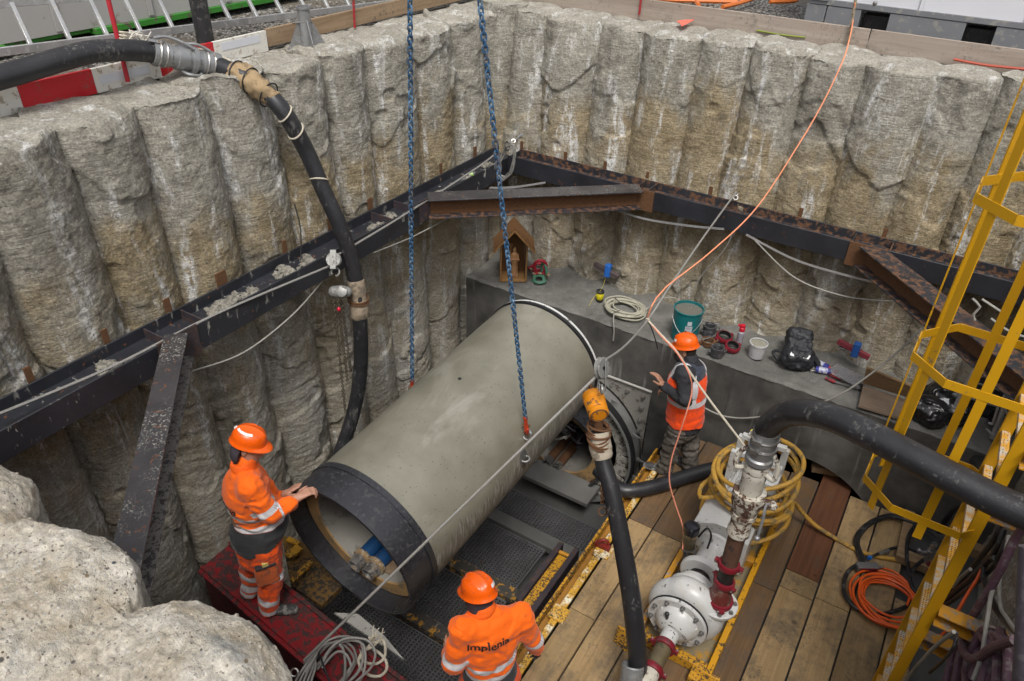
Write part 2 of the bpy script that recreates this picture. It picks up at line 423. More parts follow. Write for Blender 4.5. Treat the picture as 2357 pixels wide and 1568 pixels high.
M_WALE = m_steel('black_painted_steel', .12, .0); M_WALED = m_steel('black_steel_spattered', .15, 1.0); M_RUSTY = m_steel('rusty_flange', .6, .1, rustc=(.12, .058, .03))
M_RUST = m_steel('rust_brown', 1.2, .0, (.045, .025, .018), (.11, .050, .020)); M_FLANGE = m_steel('mottled_flange', .2, 1.7, (.028, .026, .028), ds=75)
M_DUST = m_worn0('dusty_flange') if False else simple('dusty_flange', (.15, .14, .128), .9, 0, .3, 12, (.04, .036, .034), .35, 30); M_MORTAR = simple('spilled_mortar', (.235, .22, .185), .95, 0, .45, 14, (.13, .12, .10), .45, 30, 1.0, 60)
def m_wood(name, a, b, dirt=.3, knots=True, axis=1, gs=1.0):
    t = NT(name); sc = [26*gs, 26*gs, 26*gs]; sc[axis] = 1.1*gs
    p = t.n('ShaderNodeVectorMath', operation='ADD'); t.put(p.inputs[0], t.pos()); cm = t.n('ShaderNodeCombineXYZ')
    for i in range(3): t.put(cm.inputs[i], t.math('MULTIPLY', t.rnd(), 31.0+7*i))
    t.put(p.inputs[1], cm.outputs[0]); mp = t.n('ShaderNodeMapping'); mp.inputs['Scale'].default_value = sc; t.put(mp.inputs['Vector'], p.outputs[0])
    g = t.noise(1, 5, .6, mp.outputs[0], .8); big = t.noise(2.2, 4, .6, p.outputs[0])
    c = t.mix(t.ramp(g, .3, .7), a, b); c = t.hsv(c, .5, 1.0, t.ramp(t.rnd(), 0, 1, .78, 1.12))
    if knots:
        v = t.vor(2.6, p.outputs[0]); k = t.ramp(v.outputs['Distance'], .075, .045); c = t.mix(t.math('MULTIPLY', k, .8), c, tuple(q*.28 for q in a))
    d = t.ramp(t.math('ADD', t.math('MULTIPLY', t.noise(3.1, 8, .74, p.outputs[0]), .75), t.math('MULTIPLY', t.noise(1, 4, .6, mp.outputs[0], .3), .25)), .60-.2*dirt, .72-.2*dirt); c = t.mix(t.math('MULTIPLY', d, .62), c, (.075, .062, .050))
    s = t.math('MULTIPLY', t.ramp(t.noise(17, 7, .75, p.outputs[0], 1.8), .55, .60), t.ramp(big, .45, .6)); c = t.mix(t.math('MULTIPLY', s, .6), c, (.05, .048, .045))
    t.bump(g, .2, .004); return t.out(c, .72, 0, .3)
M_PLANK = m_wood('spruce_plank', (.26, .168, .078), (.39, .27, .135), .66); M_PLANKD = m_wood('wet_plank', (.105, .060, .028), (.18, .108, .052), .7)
M_PLANKR = m_wood('dark_red_plank', (.085, .035, .016), (.15, .06, .027), .35); M_BOARDX = m_wood('weathered_board', (.235, .19, .155), (.34, .29, .245), .2, True, 0)
M_BOARDY = m_wood('brown_board', (.20, .135, .08), (.31, .22, .14), .2, True, 1); M_TIMB = m_wood('timber', (.22, .14, .075), (.33, .225, .125), .35, True, 0)
M_PLY = m_wood('plywood_brown', (.13, .092, .065), (.19, .14, .10), .4, False, 0, 1.5)
def m_worn(name, c, under, amt=.5, sc=26, c2=None, rough=.45):
    t = NT(name); n = t.noise(sc, 7, .72, None, .3); l = t.noise(3, 3, .6)
    k = t.ramp(t.math('ADD', n, t.math('MULTIPLY', l, .35)), .83-.32*amt, .87-.32*amt); col = t.mix(l, tuple(q*.8 for q in c), c)
    if c2: col = t.mix(t.ramp(t.noise(7, 5, .7), .5, .6), col, c2)
    u = t.mix(t.noise(30, 4), tuple(q*.5 for q in under), tuple(q*1.5 for q in under)); t.bump(k, .35, .004)
    return t.out(t.mix(k, col, u), t.mix(k, (rough,)*3, (.88,)*3), 0, .45)
M_YEL = m_worn('yellow_paint_worn', (.60, .30, .02), (.06, .042, .03), .45, 40); M_YELW = m_worn('yellow_white_worn', (.64, .35, .04), (.09, .065, .04), .36, 48, (.72, .66, .5))
M_YELL = m_worn('ladder_yellow', (.58, .30, .006), (.24, .15, .05), .05, 22); M_YELB = m_worn('bracket_yellow', (.58, .27, .02), (.27, .23, .2), .45, 14)
M_REDB = m_worn('red_beam_paint', (.22, .012, .016), (.045, .024, .022), .52, 20, None, .4); M_REDF = m_worn('red_beam_face', (.075, .010, .012), (.025, .012, .012), .25, 12)
M_GRATE = m_steel('dark_grating', .25, .0, (.075, .075, .078), (.10, .06, .04)); M_DARK = m_steel('frame_steel', .5, .0, (.03, .025, .03), (.07, .04, .03))
M_PIT = simple('wet_pit_concrete', (.085, .085, .082), .4, 0, .4, 3, bump=.3, bscale=30)
def m_pipe():
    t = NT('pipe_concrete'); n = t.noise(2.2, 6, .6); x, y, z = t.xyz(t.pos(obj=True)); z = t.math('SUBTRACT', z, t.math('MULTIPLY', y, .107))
    c = t.mix(t.ramp(n, .35, .65), (.155, .147, .112), (.215, .205, .162)); v = t.vor(42)
    c = t.mix(t.math('MULTIPLY', t.ramp(v.outputs['Distance'], .22, .15), t.ramp(t.xyz(v.outputs['Color'])[0], .78, .80)), c, (.06, .058, .05))
    pl = t.ramp(t.noise(1.6, 5, .65, t.pos((1.6, .7, 1), obj=True), .5), .56, .68); c = t.mix(t.math('MULTIPLY', pl, .32), c, (.38, .37, .335))
    sm = t.math('MULTIPLY', t.ramp(t.noise(9, 4, .6, t.pos((1, .55, 1), obj=True), .4), .70, .74), t.ramp(t.noise(1.9, 2), .5, .6)); c = t.mix(t.math('MULTIPLY', sm, .75), c, (.09, .088, .085))
    # wet runs on the flank: fringe that starts at the haunch
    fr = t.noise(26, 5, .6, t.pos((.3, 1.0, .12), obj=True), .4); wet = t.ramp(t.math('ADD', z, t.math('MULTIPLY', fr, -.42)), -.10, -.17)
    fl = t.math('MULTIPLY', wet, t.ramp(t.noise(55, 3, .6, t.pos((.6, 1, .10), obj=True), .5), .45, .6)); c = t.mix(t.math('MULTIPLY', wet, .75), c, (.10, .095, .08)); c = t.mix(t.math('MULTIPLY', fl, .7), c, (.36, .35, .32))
    t.bump(t.noise(70, 4, .6), .12, .004); return t.out(c, t.ramp(n, .3, .7, .30, .55), 0, .5)
M_PIPE = m_pipe(); M_PIPEIN = simple('pipe_bore', (.24, .23, .205), .6, 0, .25, 3, (.17, .16, .145), .2, 5, .2); M_PIPEEND = simple('pipe_spigot_face', (.36, .22, .09), .8, 0, .3, 8, (.2, .15, .09), .3, 10, .4)
M_COLLAR = simple('collar_steel', (.034, .035, .041), .30, .25, .25, 5, (.045, .044, .046), .2, 30, .35, 120, .6); M_RUBBER = simple('black_rubber', (.014, .014, .015), .5, 0, .3, 6)
M_GRAVEL = None
def m_gravel():
    t = NT('gravel'); v = t.vor(34); c = t.mix(t.xyz(v.outputs['Color'])[0], (.16, .15, .135), (.40, .38, .35)); c = t.mix(t.ramp(v.outputs['Distance'], .3, .65), c, (.05, .045, .04))
    n = t.noise(.9, 4); c = t.mix(t.ramp(n, .5, .65), c, t.mix(t.noise(20, 6, .7), (.09, .075, .058), (.22, .19, .15))); t.bump(v.outputs['Distance'], 1.0, -.02); return t.out(c, .9, 0, .3)
M_GRAVEL = m_gravel()

# ------------------------------------------------------------------ ground around the pit, apron, pit floor
X0, X1, Y0, Y1 = -5.25, 1.75, .05, 8.05      # pit opening on the pile centre lines
mb = MB(); Lg = 160
for a, b, c, d in ((-Lg, X0-.35, -Lg, Lg), (X1+.2, Lg, -Lg, Lg), (X0-.35, X1+.2, Y1+.25, Lg), (X0-.35, X1+.2, -Lg, Y0-.2)):
    mb.add([(a, c, 3.91), (b, c, 3.91), (b, d, 3.91), (a, d, 3.91)], [(0, 1, 2, 3)])
struct(mb.build('ground', M_GRAVEL))
def rough_sheet(name, x0, x1, y0, y1, z, amp, step, mat, par=None, seed=3):
    X, Y = np.meshgrid(np.arange(x0, x1+step, step), np.arange(y0, y1+step, step)); Pn = np.stack([X, Y, X*0], -1)
    Z = z+amp*fbm(Pn*2.2, 5, seed)+amp*.25*fbm(Pn*14, 3, seed+5)
    return fast_grid(name, np.stack([X, Y, Z], -1), mat, par)
M_APRON = simple('apron_concrete', (.36, .335, .285), .95, 0, .3, 5, (.19, .175, .145), .45, 7, .9, 30)
def apron_part(par, x0, x1, y0, y1): rough_sheet('capping', x0, x1, y0, y1, 3.895, .014, .03, M_APRON, par)
mb = MB(); mb.box((-1.7, 3.5, -1.75), (9, 9.5, .5)); struct(mb.build('pit_floor', M_PIT))
mb = MB(); mb.box((.05, 3.7, -.71), (3.42, 6.05, 1.28)); struct(mb.build('floor_slab', M_PIT))  # block added unseen under the planks so the gaps look dark

# ------------------------------------------------------------------ secant pile walls
def pile(parent, cx, cy, phi, R, z0, z1, seed, ds=.016, lean=(0, 0), mat=None, span=112, top_amp=.02, topmat=None, cut=0.0, rough=1.0):
    """one drilled concrete pile: scored, overbroken face, broken top"""
    nt_ = max(8, int(2*rad(span)*R/ds)); th = np.concatenate([np.linspace(-rad(span), rad(span), nt_), np.linspace(rad(span), 2*PI-rad(span), 12)[1:-1]])+phi
    rr = .035; nz = int((z1-z0)/ds); prof = [(R, z) for z in np.linspace(z0, z1-rr, nz)]
    prof += [(R-rr*(1-math.cos(a)), z1-rr+rr*math.sin(a)) for a in np.linspace(0, PI/2, 6)[1:]]
    nrm = [(1, 0)]*nz+[(math.cos(a), math.sin(a)) for a in np.linspace(0, PI/2, 6)[1:]]
    nc = max(6, int((R-rr)/ds)); prof += [(r, z1) for r in np.linspace(R-rr, .004, nc)[1:]]; nrm += [(0, 1)]*(nc-1)
    pr = np.array(prof); nn = np.array(nrm); rng = np.random.RandomState(seed)
    T, Rr = np.meshgrid(th, pr[:, 0]); _, Zz = np.meshgrid(th, pr[:, 1]); _, N0 = np.meshgrid(th, nn[:, 0]); _, N1 = np.meshgrid(th, nn[:, 1])
    cxz = cx+lean[0]*(z1-Zz); cyz = cy+lean[1]*(z1-Zz)
    B = np.stack([cxz+Rr*np.cos(T), cyz+Rr*np.sin(T), Zz], -1); q = B+seed*3.7
    arc = (T-phi)*R
    side = .009*fbm(q*1.2, 3, seed)
    # overbreak: blocks of the face bulge out and end in a ragged underside
    lv = np.stack([arc*.9, Zz*.85, Zz*0+seed*9.1], -1); b = fbm(lv, 2, seed+3)+.25*fbm(q*5, 2, 5)
    side += .026*np.clip((b-.30)/.05, 0, 1)-.018*np.clip((-b-.5)/.08, 0, 1)
    lip = 3.15+.5*rng.rand()+.25*fbm(np.stack([arc*2.5, arc*0+seed, arc*0], -1), 2, 1); side += (.050*max(0, rng.rand()-.35))*np.clip((Zz-lip)/.035, 0, 1)
    # auger scoring: warped, mostly level grooves, strongest low down
    wv = Zz*13+2.2*fbm(np.stack([arc*1.1, Zz*.9, Zz*0+seed], -1), 2, seed+8)*2+arc*(rng.rand()-.5)*14
    g = noise3(np.stack([arc*1.6, wv, Zz*0+seed*2.3], -1), 2)+.6*noise3(np.stack([arc*3, wv*2.1, Zz*0+seed*1.3], -1), 4)
    gm = np.clip(.5+.9*fbm(np.stack([arc*1.2, Zz*.8, Zz*0+seed*5], -1), 2, 6), .1, 1.0); side += (.0028+.0075*np.clip((2.4-Zz)/.3, 0, 1))*g*gm
    side += .0045*fbm(q*9, 4, 11, .6)+.006*np.minimum(0, fbm(q*6, 3, 21)+.5)+.0042*fbm(q*34, 3, 61, .75); side *= rough; side = side+(1-rough)*(.026*np.abs(fbm(q*4.5, 3, 71))-.014)+(1-rough)*.006*fbm(q*30, 3, 81, .7)
    up = top_amp*fbm(q*2.3, 4, 31)+(.010 if not topmat else .0075)*fbm(q*13, 4, 41, .62)+(0 if not topmat else .0035)*fbm(q*45, 3, 43, .7)
    er = np.clip((Rr/R-.72)/.28, 0, 1)**2*(.03+.06*fbm(np.stack([arc*4, arc*0+seed, arc*0], -1), 3, 9))*(1 if not topmat else .3+1.6*np.clip(fbm(np.stack([arc*5, arc*0+seed*2, arc*0], -1), 3, 19), 0, 1)); up -= np.where(N1 > .3, er, 0)
    k = cut*np.clip((Zz-z1+.5)/.5, 0, 1)*np.clip(fbm(q*1.7, 3, 51)+.2, 0, 1)
    A = B.copy(); A[..., 0] += (side*N0-k*N0)*np.cos(T); A[..., 1] += (side*N0-k*N0)*np.sin(T); A[..., 2] += up*np.where(N0 > .999, 0, N1)
    if topmat and span > 95:
        for j in range(16):
            f_ = phi+rng.uniform(-2.0, 2.0); e = rad(rng.uniform(18, 66)); n = V3((math.cos(f_)*math.cos(e), math.sin(f_)*math.cos(e), math.sin(e)))
            p0 = V3((cx+R*math.cos(f_), cy+R*math.sin(f_), z1))-n*rng.uniform(.012, .065); ex = np.maximum(0, (A-p0)@n); A -= (ex*.93)[..., None]*n
        A += (.010*fbm(A*11, 3, 91)+.006*fbm(A*38, 3, 93, .7))[..., None]*V3((0, 0, 1))*(A[..., 2:3] > z1-.25)
    o = fast_grid('concrete_pile', A, mat or M_PILE, parent, wrap=True)
    if topmat:
        o.data.materials.append(topmat); cz = np.zeros(len(o.data.polygons)); idx = np.arange(len(cz))//len(th); cz[idx > nz-16] = 1
        o.data.polygons.foreach_set('material_index', cz.astype(np.int32))
    return o
def wall(label, loc): return thing('pile_wall', label, 'pile wall', loc)
wl = wall('long pile wall down the left side of the pit behind the vertical black hose', (-5.1, 4, 0))
ly = [.35, .95, 1.38, 1.95, 2.57, 3.17, 3.77, 4.45, 4.99, 5.53, 6.26, 6.97, 7.52, 8.0]
for i in range(len(ly)-1):
    wd = ly[i+1]-ly[i]; R = max(.33, wd*.615); d = R*1.0
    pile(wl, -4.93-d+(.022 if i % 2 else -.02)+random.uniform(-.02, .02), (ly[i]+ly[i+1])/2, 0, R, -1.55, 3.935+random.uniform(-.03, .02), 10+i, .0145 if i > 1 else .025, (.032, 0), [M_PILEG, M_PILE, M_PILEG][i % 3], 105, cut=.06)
apron_part(wl, -6.0, -5.26, -.3, 9.0)
wr = wall('pile wall across the back of the pit above the concrete ledge', (-1.7, 7.9, 0))
rx = [-5.25, -4.82, -4.32, -3.75, -3.17, -2.60, -2.05, -1.51, -.95, -.41, .10, .65, 1.2, 1.75]
for i in range(len(rx)-1):
    wd = rx[i+1]-rx[i]; R = max(.31, wd*.615)
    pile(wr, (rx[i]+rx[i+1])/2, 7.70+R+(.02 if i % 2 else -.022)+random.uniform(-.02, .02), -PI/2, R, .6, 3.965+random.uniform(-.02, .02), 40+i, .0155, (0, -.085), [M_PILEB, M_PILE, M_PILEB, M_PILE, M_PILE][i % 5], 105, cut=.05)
apron_part(wr, -5.6, 2.2, 8.02, 8.7)
wn = wall('pile wall with pale pebbly pile tops close by in the lower left', (-2, .4, 0))
for i, (x, r, y) in enumerate(((-3.3, .36, .30), (-2.75, .36, .33), (-2.2, .37, .32), (-1.70, .36, .32), (-1.19, .385, .32), (-.5, .36, .22), (.1, .36, .1), (.7, .36, .1), (1.3, .36, .1))):
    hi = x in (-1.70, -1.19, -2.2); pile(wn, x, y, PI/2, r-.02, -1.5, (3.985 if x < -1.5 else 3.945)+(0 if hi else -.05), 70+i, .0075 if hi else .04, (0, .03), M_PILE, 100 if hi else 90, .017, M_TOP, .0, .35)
rng = np.random.RandomState(31); m = MB()
for ob in [c for c in wn.children if len(c.data.materials) > 1 and len(c.data.vertices) > 12000]:
    off = V3(wn['_o']); bv = BVHTree.FromPolygons([tuple(v.co) for v in ob.data.vertices], [tuple(p.vertices) for p in ob.data.polygons]); xs = [v.co.x for v in ob.data.vertices]; ysv = [v.co.y for v in ob.data.vertices]
    for k in range(900):
        h = bv.ray_cast(Vector((rng.uniform(min(xs), max(xs)), rng.uniform(min(ysv), max(ysv)), 9)), Vector((0, 0, -1)))
        if h[0] is None or h[0].z+off[2] < 3.6: continue
        r = rng.uniform(.0025, .006) if rng.rand() < .93 else rng.uniform(.007, .012); m.ell(V3(h[0])+off-V3((0, 0, r*.35)), (r, r*rng.uniform(.7, 1), r*rng.uniform(.5, .9)), np.array(frame_from(rng.uniform(-1, 1, 3))).T, 3)
o = m.build('exposed_aggregate', simple('aggregate', (.30, .265, .215), .85, 0, .75, 55), wn, sharp=180); o['kind'] = 'stuff'
rough_sheet('capping', -6, 2.4, -2.5, .50, 3.945, .02, .015, M_TOP, wn)
ws = wall('pile wall on the right side of the pit behind the yellow ladder', (1.6, 4, 0))
for i in range(12):
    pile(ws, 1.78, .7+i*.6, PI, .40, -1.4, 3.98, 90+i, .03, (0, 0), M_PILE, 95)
rough_sheet('capping', 1.6, 3.2, -2, 9, 3.945, .02, .06, M_APRON, ws)

# ------------------------------------------------------------------ cast concrete headwall along the back
hw = thing('concrete_headwall', 'low dark concrete headwall ledge along the back pile wall', 'headwall', (-1.5, 7.1, -1.3))
def headwall():
    """front face in the XZ plane with two round openings, extruded to the piles"""
    bm = bmesh.new(); xs0, xs1, zt, zb, y0, y1 = -4.72, 1.9, 1.02, -1.5, 6.73, 7.75
    holes = ((-3.08, -.72, .88, 40), (-.38, -.69, .92, 48)); N = 220
    # column strips: each strip spans ceiling down to the opening's upper arc
    xs = np.linspace(xs0, xs1, N); V, F = [], []
    def zlow(x):
        r = zb
        for hx, hz, hr, _ in holes:
            if abs(x-hx) < hr: r = max(r, hz+math.sqrt(hr*hr-(x-hx)**2))
        return r
    m = MB()
    for a, b in zip(xs[:-1], xs[1:]):
        za, zb_ = zlow(a), zlow(b)
        m.add([(a, y0, za), (b, y0, zb_), (b, y0, zt), (a, y0, zt)], [(0, 1, 2, 3)])
        m.add([(a, y0, za), (b, y0, zb_), (b, y1, zb_), (a, y1, za)], [(3, 2, 1, 0)])
        m.add([(a, y1, za), (b, y1, zb_), (b, y1, zt), (a, y1, zt)], [(3, 2, 1, 0)])
    m.add([(xs0, y0, zb), (xs0, y1, zb), (xs0, y1, zt), (xs0, y0, zt)], [(3, 2, 1, 0)])
    return m
headwall().build('wall_face', M_LEDGE, hw)
X, Y = np.meshgrid(np.arange(-4.72, 1.9, .02), np.linspace(6.725, 7.75, 50)); Pn = np.stack([X, Y, X*0], -1)
Zl = 1.03+.015*fbm(Pn*3, 4, 2)+.006*fbm(Pn*25, 3, 3)+np.clip((Y-7.25)/.5, 0, 1)*.10*(1+.5*fbm(Pn*2, 2, 4)); Zl[0] = 1.015
fast_grid('ledge_top', np.stack([X, Y+(.008*fbm(Pn*12, 3, 8))*(Y < 6.74), Zl], -1), M_LEDTOP, hw)
for u, v0, v1 in ((1683, 894, 1018),):
    a = at(1668, 955, 1, 6.73); MB().box((a[0], 6.728, .5), (.012, .006, 1.0)).build('form_joint', M_PIT, hw)

# ------------------------------------------------------------------ wales and struts (H sections)
def wale(name, label, a, b, zt, zb, axis, depth, fm, bm_, loc, clumps=0):
    t = thing(name, label, 'steel wale', loc); tk = .016
    if axis == 'y':   # runs along y, front flange at x=a
        f0, bk = a, a-depth; y0, y1 = b
        MB().box((f0, (y0+y1)/2, (zt+zb)/2), (tk, y1-y0, zt-zb)).build('front_flange', fm, t, .003)
        MB().box((bk, (y0+y1)/2, (zt+zb)/2), (tk, y1-y0, zt-zb)).build('back_flange', bm_, t, .003)
        MB().box(((f0+bk)/2, (y0+y1)/2, (zt+zb)/2+.01), (depth-tk-.002, y1-y0, .012)).build('web', fm, t)
    else:
        f0, bk = a, a+depth; x0, x1 = b
        MB().box(((x0+x1)/2, f0, (zt+zb)/2), (x1-x0, tk, zt-zb)).build('front_flange', fm, t, .003)
        MB().box(((x0+x1)/2, bk, (zt+zb)/2), (x1-x0, tk, zt-zb)).build('back_flange', bm_, t, .003)
        MB().box(((x0+x1)/2, (f0+bk)/2, (zt+zb)/2+.01), (x1-x0, depth-tk-.002, .012)).build('web', bm_, t)
    return t
lw = wale('steel_wale', 'black steel wale beam with spilled mortar along the left pile wall', -4.5, (.75, 7.56), 2.44, 2.22, 'y', .31, M_WALED, M_WALED, (-4.7, 4, 2.2))
rw = wale('steel_wale', 'black steel wale beam with rusty back flange along the back pile wall', 7.25, (-4.48, 1.35), 2.475, 2.27, 'x', .27, M_WALE, M_RUSTY, (-1.5, 7.4, 2.2))
for y in (2.62, 2.95, 5.2, 5.55): MB().box((-4.655, y, 2.385), (.28, .012, .085)).build('stiffener', M_DARK, lw)
for x in (-2.86, -2.72, -.62, -.28): MB().box((x, 7.385, 2.42), (.012, .24, .085)).build('stiffener', M_RUSTY, rw)
def clump(mbv, c, r, seed):
    s = SDF(); rng = np.random.RandomState(seed)
    for k in range(5): s.ell(V3(c)+V3((rng.uniform(-.5, .5)*r[0], rng.uniform(-.9, .9)*r[1], rng.uniform(-.2, .2)*r[2])), V3(r)*rng.uniform(.4, .8), k=.02)
    V, F = s.mesh(.011, lambda p: .016*fbm(p*28, 3, seed, .7)+.008*np.abs(noise3(p*60, 2))); mbv.add(V, F.tolist())
rng = np.random.RandomState(5)
for y in np.arange(1.3, 7.2, .1):
    if rng.rand() < (.8 if 3.3 < y < 4.3 else .2):
        mb = MB(); clump(mb, (-4.64+rng.uniform(-.05, .05), y, 2.36), (.07+.05*rng.rand(), .07, .02+.04*rng.rand()*(1 if 3.3 < y < 4.3 else .4)), int(y*100)); mb.build('mortar_clump', M_MORTAR, lw, sharp=180)
def hbeam(t, a, b, h, wd, mats, sub=False):
    a, b = V3(a), V3(b); u = V3((0, 0, 1)); d = b-a; d /= np.linalg.norm(d); n = np.cross(u, d); n /= np.linalg.norm(n); u2 = np.cross(d, n); tf = .014
    def pl(c0, w_, h_, nm, m):
        o = MB().box((a+b)/2+c0*u2, (w_, h_, np.linalg.norm(b-a)), np.array([n, u2, d]).T).build(nm, m, t, .002); return o
    pl(0, wd, tf, 'top_flange', mats[0]); pl(-(h-tf), wd, tf, 'bottom_flange', mats[2]); pl(-(h-tf)/2, .012, h-2*tf-.002, 'web', mats[1])
def strut(label, a, b, mats, h=.21, wd=.22):
    t = thing('corner_strut', label, 'steel strut', (V3(a)+V3(b))/2); hbeam(t, a, b, h, wd, mats); return t
st1 = strut('rusty corner strut bridging the left and back wales under the blue chain', (-4.50, 5.74, 2.475), (-2.80, 7.25, 2.475), (M_FLANGE, M_RUST, M_RUSTY))
MB().box((-4.485, 5.74, 2.36), (.014, .34, .23)).build('end_plate', M_DARK, st1); MB().box((-2.80, 7.234, 2.36), (.34, .014, .23)).build('end_plate', M_RUST, st1)
st2 = strut('mottled black corner strut from the left wale down to the near wall', (-4.49, 2.68, 2.455), (-2.75, .98, 2.455), (M_FLANGE, M_RUST, M_DUST), .22, .165)
MB().box((-4.485, 2.68, 2.33), (.014, .34, .26)).build('end_plate', M_DARK, st2)
st3 = strut('rusty corner strut from the back wale to the right wall behind the ladder', (-.46, 7.25, 2.47), (1.12, 5.55, 2.47), (M_RUSTY, M_RUST, M_RUSTY))
MB().box((-.46, 7.234, 2.36), (.34, .014, .24)).build('end_plate', M_RUST, st3)
wale('steel_wale', 'dark wale beam on the right pile wall behind the ladder cage', 1.36, (.8, 7.2), 2.455, 2.25, 'y', -.02+.26*-1, M_WALE, M_RUSTY, (1.4, 4, 2.2))
wn2 = wale('steel_wale', 'wale beam on the near pile wall under the pale pile tops', .98, (-4.3, 1.2), 2.43, 2.21, 'x', -.24, M_WALE, M_RUSTY, (-1.5, .9, 2.2))
# rusty lugs wedged between wale and wall
for i, (u, v, s_) in enumerate(((1078, 378, .07), (838, 494, .085), (498, 665, .13), (643, 597, .06), (378, 735, .07), (237, 805, .06), (66, 895, .06), (745, 542, .05), (1000, 415, .05))):
    a = at(u, v, 0, -4.93); tag(MB().box((-4.835, a[1], 2.475), (.012, s_*.8, .15)).build('steel_lug', M_RUST, None, .002), 'small rusty plate lug wedged upright behind the left wale', 'steel lug', 'rusty lugs behind the left wale')
for i, (u, v) in enumerate(((1208, 338), (1308, 365), (1398, 390), (1495, 408), (1640, 440), (1700, 455), (1845, 492), (2025, 575))):
    a = at(u, v, 1, 7.62); tag(MB().box((a[0], 7.545, 2.49), (.04, .012, .14)).build('steel_lug', M_RUST, None, .002), 'small rusty plate lug wedged upright behind the back wale', 'steel lug', 'rusty lugs behind the back wale')
# ------------------------------------------------------------------ plank floor
def plank(x0, x1, y0, y1, m, lab):
    o = MB().box(((x0+x1)/2, (y0+y1)/2, -.022), (x1-x0-.014, y1-y0-.008, .044)).build('floor_plank', m, None, .004); o['label'] = lab; o['category'] = 'plank'; o['group'] = 'planks of the working floor'
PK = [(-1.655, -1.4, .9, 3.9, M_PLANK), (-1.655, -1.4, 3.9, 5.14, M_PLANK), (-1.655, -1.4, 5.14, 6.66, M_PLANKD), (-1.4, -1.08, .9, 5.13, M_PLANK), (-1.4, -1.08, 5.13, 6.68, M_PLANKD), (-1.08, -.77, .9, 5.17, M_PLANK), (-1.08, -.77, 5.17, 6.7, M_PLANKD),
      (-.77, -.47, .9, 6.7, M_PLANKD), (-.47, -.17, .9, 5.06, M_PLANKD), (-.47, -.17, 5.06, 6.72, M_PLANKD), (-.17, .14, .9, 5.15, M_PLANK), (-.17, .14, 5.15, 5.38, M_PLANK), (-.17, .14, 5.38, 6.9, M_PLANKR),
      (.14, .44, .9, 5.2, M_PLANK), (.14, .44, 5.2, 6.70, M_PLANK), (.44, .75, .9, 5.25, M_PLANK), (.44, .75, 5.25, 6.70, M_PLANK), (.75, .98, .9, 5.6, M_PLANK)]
PL = ['pale plank beside the yellow rail, near end under the front worker', 'pale plank beside the yellow rail, middle length', 'brown stained plank under the feet of the man in the vest', 'pale plank second from the yellow rail under the standing hose', 'brown plank by the headwall crossed by the black floor hose', 'pale plank along the left side of the pump skid', 'brown plank behind the pump next to the headwall',
      'brown plank hidden under the pump skid', 'orange brown plank along the right side of the pump skid', 'brown plank running beside the yellow hose coil to the arch', 'pale plank right of the brown plank, long near length', 'short pale plank offcut below the dark red plank', 'dark red wet plank reaching into the arched opening',
      'pale plank with a dark knot two planks right of the skid', 'pale plank crossed by the ochre hose near the arch', 'pale plank under the orange cable coil', 'pale plank under the black hose loop by the headwall', 'pale edge plank below the yellow ladder']
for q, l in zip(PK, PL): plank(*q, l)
# timber blocks by the arch
def beam_thing(name, lab, cat, a, b, w_, h_, m, bev=.004): return tag(MB().beam(a, b, w_, h_).build(name, m, None, bev), lab, cat)
beam_thing('timber_block', 'brown timber lying inside the arched opening', 'timber', (-.30, 6.85, .05), (.02, 6.95, .05), .09, .07, M_TIMB)
a = P('i', 1590, 400, 2, .05); b = P('i', 1530, 700, 2, .05); beam_thing('timber_batten', 'upright looking brown batten beside the planks at the arch', 'timber', a, b, .09, .05, M_TIMB)
a = P('i', 1490, 710, 2, .05); b = P('i', 1800, 830, 2, .05); beam_thing('timber_beam', 'squared timber lying across the planks behind the orange coil', 'timber', a, b, .12, .09, M_TIMB)
a = P('k', 1040, 490, 2, .25); b = P('k', 1440, 640, 2, .25); beam_thing('timber_beam', 'grey squared timber behind the ladder', 'timber', a, b, .1, .1, M_TIMB)

# ------------------------------------------------------------------ jacking bay: rail, gratings, cross beams
rl = thing('guide_rail', 'worn yellow guide rail along the edge of the plank floor', 'guide rail', (-1.74, 4.4, 0))
MB().box((-1.700, 4.45, -.006), (.062, 3.55, .03)).build('top_strip', M_YELW, rl, .003)
MB().box((-1.765, 4.45, -.075), (.07, 3.55, .02)).build('channel', simple('channel_orange', (.30, .14, .02), .6, 0, .4, 10), rl)
MB().box((-1.815, 4.45, -.03), (.024, 3.55, .11)).build('outer_lip', M_YEL, rl, .003)
for (x, y) in ((1490, 1110), (1790, 690)):
    a = P('h', x, y, 2, .012); MB().box((a[0], a[1], .012), (.15, .15, .022)).build('pad', M_YELW, rl, .004)
lug = thing('lifting_lug', 'dark red lifting lug on a pad of the yellow rail', 'lifting lug', P('h', 1790, 660, 2, .03))
a = P('h', 1785, 665, 2, .02); M_LUG = m_worn('lug_red', (.22, .02, .015), (.07, .04, .03), .4)
MB().torus(a+V3((0, 0, .05)), .05, .017, (.5, -.8, 0), 18, 8, 0, PI).box(a+V3((0, 0, .02)), (.15, .05, .05)).build('ring', M_LUG, lug, 0)
MB().box((-1.80, 3.9, -.70), (.02, 5.6, 1.2)); bay = tag(MB().box((-1.845, 3.9, -.70), (.02, 5.6, 1.18)).build('bay_side_plate', M_DARK), 'dark steel side plate under the yellow guide rail', 'side plate')
ZG = -1.25
